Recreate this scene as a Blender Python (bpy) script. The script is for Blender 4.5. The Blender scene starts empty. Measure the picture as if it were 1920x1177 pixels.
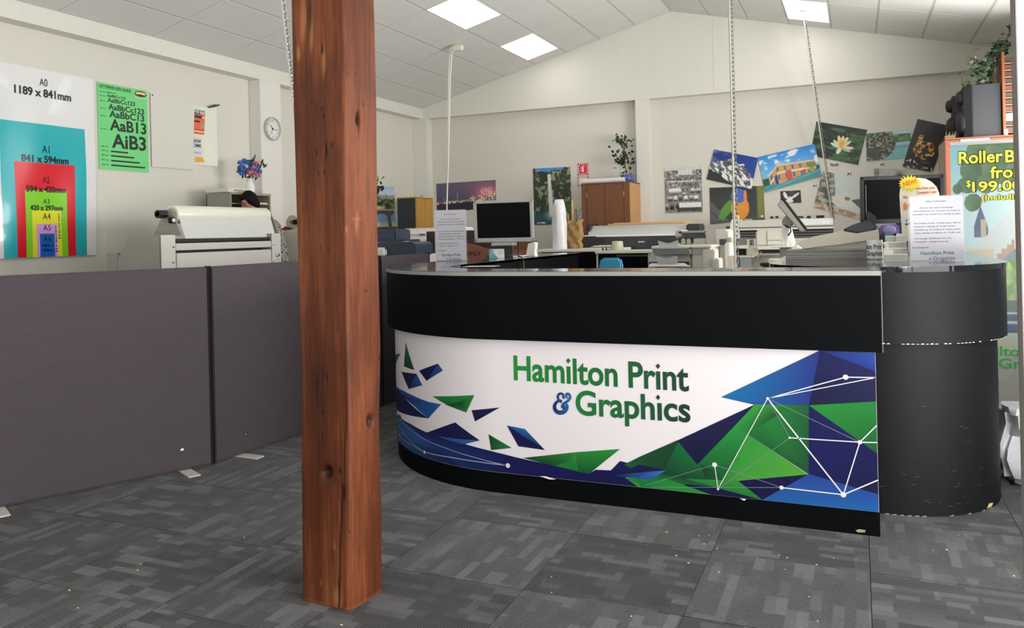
import bpy, bmesh, math, random
import numpy as np
from mathutils import Vector, Matrix
from mathutils.geometry import tessellate_polygon

random.seed(7)
SC = bpy.context.scene
COL = SC.collection
PI = math.pi

# ------------------------------------------------------------------ camera
F, YAW, PIT, ROL, CY, H = 1509.25, 0.4063146, -0.000665, -0.0236403, 438.39, 1.25
_cz, _sz = math.cos(YAW), math.sin(YAW)
_v = Vector((-_sz*math.cos(PIT), _cz*math.cos(PIT), math.sin(PIT)))
_r0 = Vector((_cz, _sz, 0)); _u0 = _r0.cross(_v)
_r = math.cos(ROL)*_r0 + math.sin(ROL)*_u0
_u = _r.cross(_v)
CAM = Vector((0, 0, H))
cam = bpy.data.cameras.new('camera'); cam.sensor_width = 36; cam.lens = 36*F/1920
cam.shift_y = -(588.5-CY)/1920; cam.clip_start = .05; cam.clip_end = 200
camo = bpy.data.objects.new('camera', cam); COL.objects.link(camo)
m = Matrix((( _r.x, _u.x, -_v.x, 0), (_r.y, _u.y, -_v.y, 0), (_r.z, _u.z, -_v.z, H), (0, 0, 0, 1)))
camo.matrix_world = m; SC.camera = camo

# ------------------------------------------------------------------ world, daylight, exposure
W = bpy.data.worlds.new('world'); SC.world = W; W.use_nodes = True
W.node_tree.nodes['Background'].inputs[0].default_value = (.86, .93, 1, 1)
W.node_tree.nodes['Background'].inputs[1].default_value = 0.25
def area(name, loc, rot, sx, sy, power, col=(1, 1, 1)):
    l = bpy.data.lights.new(name, 'AREA'); l.shape = 'RECTANGLE'; l.size = sx; l.size_y = sy
    l.energy = power; l.color = col
    o = bpy.data.objects.new(name, l); o.location = loc; o.rotation_euler = rot; COL.objects.link(o)
    return o
area('window_daylight', (1.50, 1.45, 1.20), (0, PI/2, 0), 2.3, 3.8, 90.0, (1, .985, .97))    # shop window on the right
area('ceiling_fill', (1.46, .4, .45), (0, PI/2+1.0, 0), .8, 5.0, 118.0, (1, .985, .96))       # added fill lamp aimed upward to brighten the ceiling
area('door_daylight', (-2.2, -3.05, 1.5), (PI/2+.95, 0, 0), 5.2, 2.4, 60.0, (.97, .98, 1))     # glazed front behind the camera
area('rear_fill', (1.50, 6.75, 1.75), (0, PI/2+.15, 0), 1.5, 2.4, 115.0, (1, .99, .96))   # added fill lamp brightening the rear, at an unseen added window
SC.view_settings.view_transform = 'Standard'; SC.view_settings.look = 'None'
SC.view_settings.gamma = 1; SC.view_settings.use_curve_mapping = False
SC.view_settings.exposure = 0.55
PANEL_EMIT = 2.3

# ------------------------------------------------------------------ points in the room
def ray(x, y): x, y = float(x), float(y); return _r*((x-960)/F) - _u*((y-CY)/F) + _v
def onx(x, y, X): X = float(X); d = ray(x, y); return CAM + d*(X/d.x)
def ony(x, y, Y): Y = float(Y); d = ray(x, y); return CAM + d*(Y/d.y)
def onz(x, y, z): d = ray(x, y); return CAM + d*((z-H)/d.z)
def at(x, y, d): return CAM + ray(x, y)*d
def RY(x0, y0, x1, y1, Y):      # extents on the plane y = Y -> x0, x1, z0, z1
    ym, xm = (y0+y1)/2, (x0+x1)/2
    return ony(x0, ym, Y).x, ony(x1, ym, Y).x, ony(xm, y1, Y).z, ony(xm, y0, Y).z
def RX(x0, y0, x1, y1, X):      # extents on the plane x = X -> y0, y1, z0, z1
    ym, xm = (y0+y1)/2, (x0+x1)/2
    a, b = onx(x0, ym, X).y, onx(x1, ym, X).y
    return min(a, b), max(a, b), onx(xm, y1, X).z, onx(xm, y0, X).z

# ------------------------------------------------------------------ materials
def lin(c):
    c = np.asarray(c, float)/255 if np.max(c) > 1.001 else np.asarray(c, float)
    return np.where(c <= .04045, c/12.92, ((c+.055)/1.055)**2.4)
MATS = {}
def M(name, rgb, rough=.5, metal=0, spec=.5, noise=None, bump=None, emit=None, alpha=None, trans=None, coat=0, stretch=(1, 1, 1), var=.15):
    """rgb: sRGB 0-255 albedo; noise: (scale, detail) tone variation; bump: (scale, strength)"""
    if name in MATS: return MATS[name]
    mt = bpy.data.materials.new(name); mt.use_nodes = True; nt = mt.node_tree; b = nt.nodes['Principled BSDF']
    c = (*lin(rgb), 1)
    b.inputs['Base Color'].default_value = c; b.inputs['Roughness'].default_value = rough
    b.inputs['Metallic'].default_value = metal; b.inputs['Specular IOR Level'].default_value = spec
    b.inputs['Coat Weight'].default_value = coat
    if emit: b.inputs['Emission Color'].default_value = c; b.inputs['Emission Strength'].default_value = emit
    if trans: b.inputs['Transmission Weight'].default_value = trans; b.inputs['IOR'].default_value = 1.2
    if alpha is not None: b.inputs['Alpha'].default_value = alpha
    if noise or bump:
        tc = nt.nodes.new('ShaderNodeTexCoord'); mp = nt.nodes.new('ShaderNodeMapping')
        mp.inputs['Scale'].default_value = stretch; nt.links.new(tc.outputs['Object'], mp.inputs[0])
    if noise:
        n = nt.nodes.new('ShaderNodeTexNoise'); n.inputs['Scale'].default_value = noise[0]; n.inputs['Detail'].default_value = noise[1]
        nt.links.new(mp.outputs[0], n.inputs['Vector'])
        mx = nt.nodes.new('ShaderNodeMix'); mx.data_type = 'RGBA'
        mx.inputs[6].default_value = (*[x*(1-var) for x in c[:3]], 1); mx.inputs[7].default_value = (*[min(1, x*(1+var)) for x in c[:3]], 1)
        nt.links.new(n.outputs['Fac'], mx.inputs[0]); nt.links.new(mx.outputs[2], b.inputs['Base Color'])
    if bump:
        n2 = nt.nodes.new('ShaderNodeTexNoise'); n2.inputs['Scale'].default_value = bump[0]; n2.inputs['Detail'].default_value = 3
        nt.links.new(mp.outputs[0], n2.inputs['Vector'])
        bp = nt.nodes.new('ShaderNodeBump'); bp.inputs['Strength'].default_value = bump[1]; bp.inputs['Distance'].default_value = .01
        nt.links.new(n2.outputs['Fac'], bp.inputs['Height']); nt.links.new(bp.outputs[0], b.inputs['Normal'])
    MATS[name] = mt
    return mt
def print_mat(name, rough=.45, coat=0.0, bump=None):
    """ink on paper: colour comes from the printed mesh's own colour layer"""
    if name in MATS: return MATS[name]
    mt = M(name, (200, 200, 200), rough, coat=coat, bump=bump); nt = mt.node_tree
    a = nt.nodes.new('ShaderNodeAttribute'); a.attribute_name = 'Ink'
    nt.links.new(a.outputs['Color'], nt.nodes['Principled BSDF'].inputs['Base Color'])
    return mt
INK_GAIN = 1/.78
def ink(c): return np.minimum(lin(c)*INK_GAIN, .88)

WALL = M('wall_paint', (222, 219, 208), .6, noise=(1.3, 3), bump=(55, .04), var=.03)
TRIMW = M('bulkhead_paint', (228, 226, 216), .5, noise=(9, 2), stretch=(1, 1, .08), var=.025)
PILW = M('pilaster_paint', (230, 228, 220), .45, noise=(2, 2), var=.02)
CTILE = M('ceiling_tile_board', (228, 226, 222), .9, noise=(3, 4), bump=(220, .12), var=.03)
CGRID = M('ceiling_grid_metal', (198, 196, 190), .8)
BLACKLAM = M('black_laminate', (7, 9, 11), .55, spec=.07, noise=(160, 4), bump=(260, .04), var=.25)
BLACKSCUFF = M('scuffed_black_laminate', (20, 22, 24), .58, spec=.22, noise=(14, 9), bump=(240, .12), var=.4)
TOPLAM = M('counter_top_laminate', (46, 47, 50), .13, spec=.9, noise=(90, 3), var=.2, coat=.4)
GLOSSTOP = M('gloss_black_top', (20, 20, 22), .06, spec=.6)
BLACKPL = M('black_plastic', (22, 23, 25), .4)
SCREEN = M('dark_screen', (9, 10, 10), .5, spec=.12)
SILVER = M('silver_plastic', (188, 188, 184), .35)
GREYPL = M('grey_plastic', (120, 120, 118), .45, noise=(30, 2), var=.06)
WARMGREY = M('warm_grey_plastic', (176, 172, 162), .45, noise=(20, 2), var=.05)
BEIGE = M('beige_plastic', (206, 202, 190), .45, noise=(15, 2), var=.04)
CREAM = M('cream_plastic', (226, 224, 206), .4, noise=(15, 2), var=.03)
WHITEPL = M('white_plastic', (232, 231, 226), .35, noise=(12, 2), var=.02)
PAPER = M('white_paper', (232, 231, 230), .6, noise=(6, 2), var=.015)
DARKGREY = M('dark_grey_plastic', (66, 68, 68), .45)
CHARCOAL = M('charcoal_plastic', (48, 51, 52), .4, noise=(30, 2), var=.1)
NAVYPL = M('blue_grey_plastic', (62, 70, 88), .4, noise=(25, 2), var=.08)
STEEL = M('brushed_steel', (176, 174, 170), .3, metal=.9)
PAINTSTEEL = M('light_grey_painted_steel', (214, 211, 203), .4, noise=(10, 2), var=.03)
SIDEGREY = M('mid_grey_painted_steel', (158, 154, 146), .45, noise=(10, 2), var=.03)
FILM = M('rolled_film', (240, 239, 222), .3, noise=(4, 2), stretch=(1, .1, 1), var=.03)
CLEAR = M('clear_acrylic', (246, 248, 248), .05, alpha=.12, spec=.8)
CLEARTRAY = M('translucent_tray', (205, 208, 206), .15, alpha=.6)
FABRIC = M('charcoal_purple_fabric', (84, 77, 82), .9, spec=.15, noise=(60, 6), bump=(300, .25), stretch=(.15, .15, 1), var=.12)
BLUEFAB = M('bright_blue_fabric', (66, 156, 190), .8)
CHROME = M('chrome', (205, 205, 205), .15, metal=1)
BROWNCAB = M('brown_veneer', (118, 74, 46), .5, noise=(18, 5), stretch=(1, 1, .12), var=.18)
LIGHTWOOD = M('light_pine', (200, 152, 96), .5, noise=(22, 5), stretch=(1, 1, .1), var=.15)
ORANGEWOOD = M('orange_wood', (122, 64, 28), .45, noise=(20, 5), stretch=(1, 1, .12), var=.18)
DARKWOOD = M('dark_brown_board', (66, 46, 44), .5, noise=(14, 4), stretch=(1, 1, .2), var=.2)
OAKDOOR = M('oak_door', (190, 144, 68), .45, noise=(25, 5), stretch=(1, 1, .1), var=.1)
TEALBOARD = M('dark_teal_board', (40, 50, 54), .5)
SIGNWOOD = M('stained_sign_board', (146, 88, 62), .5, noise=(16, 5), stretch=(.15, 1, 1), var=.15)
KRAFT = M('kraft_paper', (184, 146, 92), .7, noise=(12, 4), bump=(30, .2), var=.12)
PLASTICBAG = M('white_plastic_sheet', (226, 228, 230), .25, noise=(9, 3), bump=(12, .6), var=.05)
LEAF = M('leaf_green', (48, 66, 42), .5, noise=(40, 3), var=.5)
DARKLEAF = M('dark_leaf_green', (42, 62, 40), .45, noise=(40, 3), var=.4)
PALELEAF = M('variegated_leaf', (92, 104, 76), .5, noise=(60, 3), var=.6)
STEMM = M('stem_brown', (84, 78, 56), .7)
BLUEFLOWER = M('blue_petals', (72, 116, 186), .6, noise=(90, 3), var=.45)
PINKFLOWER = M('pink_petals', (206, 112, 140), .6, noise=(90, 3), var=.3)
CHINA = M('white_china', (236, 235, 232), .2)
BLUEPOT = M('blue_glazed_china', (82, 96, 160), .2, noise=(40, 4), var=.6)
SKIN = M('skin', (196, 146, 122), .55)
HAIR = M('black_hair', (14, 10, 9), .6, spec=.15, noise=(80, 3), stretch=(1, 1, .2), var=.4)
TROUSER = M('dark_trousers', (40, 40, 46), .8)
RED = M('red_plastic', (200, 40, 40), .4)
RUBBER = M('black_rubber', (18, 18, 18), .6)
PURPLE = M('purple_foil', (118, 86, 168), .3, noise=(20, 3), var=.5)
CABLE = M('black_cable', (26, 26, 28), .5)
WHITECABLE = M('white_cable', (224, 222, 214), .5)
LIGHTP = M('light_diffuser', (255, 252, 246), .5, emit=PANEL_EMIT)
PRINT = print_mat('printed_ink', .5)
GLOSSPRINT = print_mat('gloss_printed_ink', .22, .3)
SATINPRINT = print_mat('satin_printed_ink', .32, .1)

def blouse_mat():
    mt = M('patterned_blouse', (120, 120, 120), .8); nt = mt.node_tree; b = nt.nodes['Principled BSDF']
    tc = nt.nodes.new('ShaderNodeTexCoord'); v = nt.nodes.new('ShaderNodeTexVoronoi'); v.inputs['Scale'].default_value = 75
    v.feature = 'DISTANCE_TO_EDGE'
    cr = nt.nodes.new('ShaderNodeValToRGB'); cr.color_ramp.interpolation = 'CONSTANT'
    cr.color_ramp.elements[0].color = (.02, .02, .025, 1); cr.color_ramp.elements[1].color = (.6, .58, .56, 1); cr.color_ramp.elements[1].position = .12
    nt.links.new(tc.outputs['Object'], v.inputs['Vector']); nt.links.new(v.outputs['Distance'], cr.inputs[0]); nt.links.new(cr.outputs[0], b.inputs['Base Color'])
    return mt
BLOUSE = blouse_mat()

def carpet_mat():
    mt = bpy.data.materials.new('patterned_carpet'); mt.use_nodes = True; nt = mt.node_tree; N = nt.nodes; L = nt.links
    b = N['Principled BSDF']; b.inputs['Roughness'].default_value = .72; b.inputs['Specular IOR Level'].default_value = .35
    b.inputs['Sheen Weight'].default_value = .25; b.inputs['Sheen Roughness'].default_value = .4
    uv = N.new('ShaderNodeUVMap'); uv.uv_map = 'UVMap'
    oi = N.new('ShaderNodeObjectInfo')
    off = N.new('ShaderNodeVectorMath'); off.operation = 'MULTIPLY_ADD'
    cmb = N.new('ShaderNodeCombineXYZ')
    k1 = N.new('ShaderNodeMath'); k1.operation = 'MULTIPLY'; k1.inputs[1].default_value = 37.7
    k2 = N.new('ShaderNodeMath'); k2.operation = 'MULTIPLY'; k2.inputs[1].default_value = 91.3
    L.new(oi.outputs['Random'], k1.inputs[0]); L.new(oi.outputs['Random'], k2.inputs[0]); L.new(k1.outputs[0], cmb.inputs[0]); L.new(k2.outputs[0], cmb.inputs[1])
    add = N.new('ShaderNodeVectorMath'); add.operation = 'ADD'; L.new(uv.outputs[0], add.inputs[0]); L.new(cmb.outputs[0], add.inputs[1])
    def brick(bw, rh, offs):
        br = N.new('ShaderNodeTexBrick'); br.inputs['Scale'].default_value = 1; br.inputs['Brick Width'].default_value = bw; br.inputs['Row Height'].default_value = rh
        br.inputs['Mortar Size'].default_value = 0; br.offset = offs; br.offset_frequency = 2; br.squash = .6; br.squash_frequency = 3
        br.inputs['Color1'].default_value = (0, 0, 0, 1); br.inputs['Color2'].default_value = (1, 1, 1, 1)
        L.new(add.outputs[0], br.inputs['Vector']); return br
    b1 = brick(.22, .035, .37); b2 = brick(.13, .07, .61)
    mx = N.new('ShaderNodeMix'); mx.data_type = 'RGBA'; mx.inputs[0].default_value = .5
    L.new(b1.outputs['Color'], mx.inputs[6]); L.new(b2.outputs['Color'], mx.inputs[7])
    cr = N.new('ShaderNodeValToRGB'); e = cr.color_ramp.elements
    e[0].position = .2; e[0].color = (*lin((19, 20, 22)), 1); e[1].position = .82; e[1].color = (*lin((88, 88, 90)), 1)
    em = e.new(.5); em.color = (*lin((40, 41, 44)), 1)
    L.new(mx.outputs[2], cr.inputs[0])
    w = N.new('ShaderNodeTexWave'); w.wave_type = 'BANDS'; w.bands_direction = 'X'; w.inputs['Scale'].default_value = 36; w.inputs['Distortion'].default_value = 1.2
    w.inputs['Detail'].default_value = 2; w.inputs['Detail Scale'].default_value = 6
    L.new(add.outputs[0], w.inputs['Vector'])
    nz = N.new('ShaderNodeTexNoise'); nz.inputs['Scale'].default_value = 260; nz.inputs['Detail'].default_value = 4; L.new(add.outputs[0], nz.inputs['Vector'])
    # only part of the tiles carry visible ribs
    gt = N.new('ShaderNodeMath'); gt.operation = 'GREATER_THAN'; gt.inputs[1].default_value = .5
    sepc = N.new('ShaderNodeSeparateColor'); L.new(oi.outputs['Color'], sepc.inputs[0]); L.new(sepc.outputs[0], gt.inputs[0])
    ribm = N.new('ShaderNodeMath'); ribm.operation = 'MULTIPLY'; L.new(gt.outputs[0], ribm.inputs[0]); L.new(w.outputs['Fac'], ribm.inputs[1])
    mul = N.new('ShaderNodeMix'); mul.data_type = 'RGBA'; mul.blend_type = 'MULTIPLY'; mul.inputs[7].default_value = (.5, .5, .5, 1)
    fr = N.new('ShaderNodeMath'); fr.operation = 'MULTIPLY'; fr.inputs[1].default_value = .85; L.new(ribm.outputs[0], fr.inputs[0])
    L.new(fr.outputs[0], mul.inputs[0]); L.new(cr.outputs[0], mul.inputs[6])
    mul2 = N.new('ShaderNodeMix'); mul2.data_type = 'RGBA'; mul2.blend_type = 'OVERLAY'; mul2.inputs[0].default_value = .4
    L.new(mul.outputs[2], mul2.inputs[6]); L.new(nz.outputs['Fac'], mul2.inputs[7]); L.new(mul2.outputs[2], b.inputs['Base Color'])
    ad = N.new('ShaderNodeMath'); ad.operation = 'ADD'; L.new(ribm.outputs[0], ad.inputs[0]); L.new(nz.outputs['Fac'], ad.inputs[1])
    bp = N.new('ShaderNodeBump'); bp.inputs['Strength'].default_value = .5; bp.inputs['Distance'].default_value = .004; L.new(ad.outputs[0], bp.inputs['Height']); L.new(bp.outputs[0], b.inputs['Normal'])
    return mt
CARPET = carpet_mat()

def post_mat():
    mt = bpy.data.materials.new('oiled_hardwood'); mt.use_nodes = True; nt = mt.node_tree; N = nt.nodes; L = nt.links
    b = N['Principled BSDF']; b.inputs['Roughness'].default_value = .5; b.inputs['Specular IOR Level'].default_value = .25
    tc = N.new('ShaderNodeTexCoord')
    def noise(scale, stretch, detail, dist=0):
        mp = N.new('ShaderNodeMapping'); mp.inputs['Scale'].default_value = stretch; L.new(tc.outputs['Object'], mp.inputs[0])
        n = N.new('ShaderNodeTexNoise'); n.inputs['Scale'].default_value = scale; n.inputs['Detail'].default_value = detail; n.inputs['Distortion'].default_value = dist
        L.new(mp.outputs[0], n.inputs['Vector']); return n
    n1 = noise(22, (1, 1, .05), 6, .6); n2 = noise(150, (1, 1, .05), 5); n3 = noise(5, (1, 1, .35), 5)
    m1 = N.new('ShaderNodeMix'); m1.inputs[0].default_value = .45; L.new(n1.outputs['Fac'], m1.inputs[2]); L.new(n2.outputs['Fac'], m1.inputs[3])
    m2 = N.new('ShaderNodeMix'); m2.inputs[0].default_value = .55; L.new(m1.outputs[0], m2.inputs[2]); L.new(n3.outputs['Fac'], m2.inputs[3])
    cr = N.new('ShaderNodeValToRGB'); e = cr.color_ramp.elements
    e[0].position = .3; e[0].color = (*lin((48, 22, 11)), 1); e[1].position = .72; e[1].color = (*lin((152, 92, 52)), 1)
    x = e.new(.48); x.color = (*lin((88, 43, 22)), 1)
    x = e.new(.57); x.color = (*lin((114, 61, 33)), 1)
    L.new(m2.outputs[0], cr.inputs[0])
    a = N.new('ShaderNodeAttribute'); a.attribute_name = 'Wear'; sp = N.new('ShaderNodeSeparateColor'); L.new(a.outputs['Color'], sp.inputs[0])
    d1 = N.new('ShaderNodeMix'); d1.data_type = 'RGBA'; d1.inputs[7].default_value = (*lin((172, 114, 70)), 1); L.new(sp.outputs[1], d1.inputs[0]); L.new(cr.outputs[0], d1.inputs[6])
    d2 = N.new('ShaderNodeMix'); d2.data_type = 'RGBA'; d2.inputs[7].default_value = (*lin((36, 22, 16)), 1); L.new(sp.outputs[0], d2.inputs[0]); L.new(d1.outputs[2], d2.inputs[6])
    L.new(d2.outputs[2], b.inputs['Base Color'])
    bp = N.new('ShaderNodeBump'); bp.inputs['Strength'].default_value = .25; bp.inputs['Distance'].default_value = .004; L.new(m1.outputs[0], bp.inputs['Height']); L.new(bp.outputs[0], b.inputs['Normal'])
    return mt
POSTM = post_mat()

# ------------------------------------------------------------------ objects
ROOTINV = {}
def tag(o, label=None, cat=None, group=None, kind=None):
    if label: o['label'] = label
    if cat: o['category'] = cat
    if group: o['group'] = group
    if kind: o['kind'] = kind
    return o
def thing(name, label, cat, loc=(0, 0, 0), rz=0, group=None, kind=None):
    o = bpy.data.objects.new(name, None); COL.objects.link(o); o.empty_display_size = .1
    o.location = loc; o.rotation_euler = (0, 0, rz)
    ROOTINV[o.name] = (Matrix.Translation(loc) @ Matrix.Rotation(rz, 4, 'Z')).inverted()
    return tag(o, label, cat, group, kind)
def link(name, me, parent=None):
    o = bpy.data.objects.new(name, me); COL.objects.link(o)
    if parent is not None:
        o.parent = parent
        if parent.name in ROOTINV:
            me.transform(ROOTINV[parent.name]); ROOTINV[o.name] = ROOTINV[parent.name]
    return o
def copy_thing(o, loc, rz=None):
    c = o.copy(); COL.objects.link(c); c.location = loc
    if rz is not None: c.rotation_euler = (0, 0, rz)
    for ch in list(o.children):
        d = ch.copy(); COL.objects.link(d); d.parent = c
        for g in list(ch.children):
            e = g.copy(); COL.objects.link(e); e.parent = d
    return c

class MB:
    def __init__(s, M=None): s.bm = bmesh.new(); s.M = M
    def _fin(s, vs, fs, bev, mat, seg=2):
        if bev:
            es = list({e for f in fs for e in f.edges})
            r = bmesh.ops.bevel(s.bm, geom=es, offset=bev, segments=seg, affect='EDGES', clamp_overlap=True, material=-1)
            fs = [f for f in fs if f.is_valid] + [f for f in r['faces'] if f.is_valid]
        for f in fs: f.material_index = mat
        return s
    def hexa(s, p, bev=0, mat=0, seg=2):
        v = [s.bm.verts.new(q) for q in p]
        fs = [s.bm.faces.new([v[i] for i in q]) for q in ((0, 3, 2, 1), (4, 5, 6, 7), (0, 1, 5, 4), (1, 2, 6, 5), (2, 3, 7, 6), (3, 0, 4, 7))]
        return s._fin(v, fs, bev, mat, seg)
    def box(s, x0, x1, y0, y1, z0, z1, bev=0, mat=0, seg=2):
        x0, x1 = min(x0, x1), max(x0, x1); y0, y1 = min(y0, y1), max(y0, y1); z0, z1 = min(z0, z1), max(z0, z1)
        return s.hexa([(x0, y0, z0), (x1, y0, z0), (x1, y1, z0), (x0, y1, z0), (x0, y0, z1), (x1, y0, z1), (x1, y1, z1), (x0, y1, z1)], bev, mat, seg)
    def prism(s, poly, axis, a0, a1, bev=0, mat=0, seg=2):
        """poly: 2D outline; axis 'x': (y,z); 'y': (x,z); 'z': (x,y)"""
        def P(q, a): return {'x': (a, q[0], q[1]), 'y': (q[0], a, q[1]), 'z': (q[0], q[1], a)}[axis]
        n = len(poly); A = [s.bm.verts.new(P(q, a0)) for q in poly]; B = [s.bm.verts.new(P(q, a1)) for q in poly]
        fs = [s.bm.faces.new(A), s.bm.faces.new(list(reversed(B)))]
        for i in range(n):
            j = (i+1) % n; fs.append(s.bm.faces.new([A[j], A[i], B[i], B[j]]))
        s._fin(A+B, fs, bev, mat, seg)
        return s
    def tube(s, pts, r, seg=8, mat=0, cap=True):
        pts = [Vector(p) for p in pts]; rs = r if isinstance(r, (list, tuple)) else [r]*len(pts); rings = []
        t0 = (pts[1]-pts[0]).normalized(); nrm = t0.orthogonal().normalized()
        for i, p in enumerate(pts):
            a = pts[max(i-1, 0)]; b = pts[min(i+1, len(pts)-1)]; t = (b-a).normalized()
            nrm = (nrm - t*nrm.dot(t)).normalized(); bi = t.cross(nrm)
            rings.append([s.bm.verts.new(p + (nrm*math.cos(2*PI*k/seg) + bi*math.sin(2*PI*k/seg))*rs[i]) for k in range(seg)])
        for a, b in zip(rings, rings[1:]):
            for k in range(seg):
                f = s.bm.faces.new([a[k], a[(k+1) % seg], b[(k+1) % seg], b[k]]); f.material_index = mat
        if cap:
            for rg, rev in ((rings[0], True), (rings[-1], False)):
                f = s.bm.faces.new(list(reversed(rg)) if rev else rg); f.material_index = mat
        return s
    def cyl(s, p0, p1, r0, r1=None, seg=20, mat=0): return s.tube([p0, p1], [r0, r0 if r1 is None else r1], seg, mat)
    def lathe(s, prof, c=(0, 0, 0), seg=24, mat=0, axis='z'):
        rings = []
        for r, z in prof:
            rg = []
            for k in range(seg):
                a = 2*PI*k/seg; q = (r*math.cos(a), r*math.sin(a), z)
                if axis == 'y': q = (q[0], q[2], q[1])
                if axis == 'x': q = (q[2], q[0], q[1])
                rg.append(s.bm.verts.new(Vector(q)+Vector(c)))
            rings.append(rg)
        for a, b in zip(rings, rings[1:]):
            for k in range(seg):
                f = s.bm.faces.new([a[k], a[(k+1) % seg], b[(k+1) % seg], b[k]]); f.material_index = mat
        for rg in (rings[0], rings[-1]):
            f = s.bm.faces.new(rg); f.material_index = mat
        return s
    def ball(s, c, r, seg=12, mat=0):
        r = r if isinstance(r, (tuple, list)) else (r, r, r)
        g = bmesh.ops.create_uvsphere(s.bm, u_segments=seg, v_segments=max(6, seg*2//3), radius=1)
        for v in g['verts']: v.co = Vector((v.co.x*r[0]+c[0], v.co.y*r[1]+c[1], v.co.z*r[2]+c[2]))
        for f in {f for v in g['verts'] for f in v.link_faces}: f.material_index = mat
        return s
    def quad(s, p, mat=0):
        f = s.bm.faces.new([s.bm.verts.new(q) for q in p]); f.material_index = mat; return s
    def obj(s, name, mats, parent=None, smooth=True, angle=38):
        if s.M is not None: s.bm.transform(s.M)
        bmesh.ops.recalc_face_normals(s.bm, faces=s.bm.faces)
        me = bpy.data.meshes.new(name); s.bm.to_mesh(me); s.bm.free()
        for mt in (mats if isinstance(mats, (list, tuple)) else [mats]): me.materials.append(mt)
        if smooth and len(me.polygons):
            me.polygons.foreach_set('use_smooth', [True]*len(me.polygons)); me.set_sharp_from_angle(angle=math.radians(angle))
        return link(name, me, parent)
def bx(name, x0, x1, y0, y1, z0, z1, mat, parent=None, bev=.004, seg=2): return MB().box(x0, x1, y0, y1, z0, z1, bev, 0, seg).obj(name, mat, parent)
def struct(o): o['kind'] = 'structure'; return o

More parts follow.
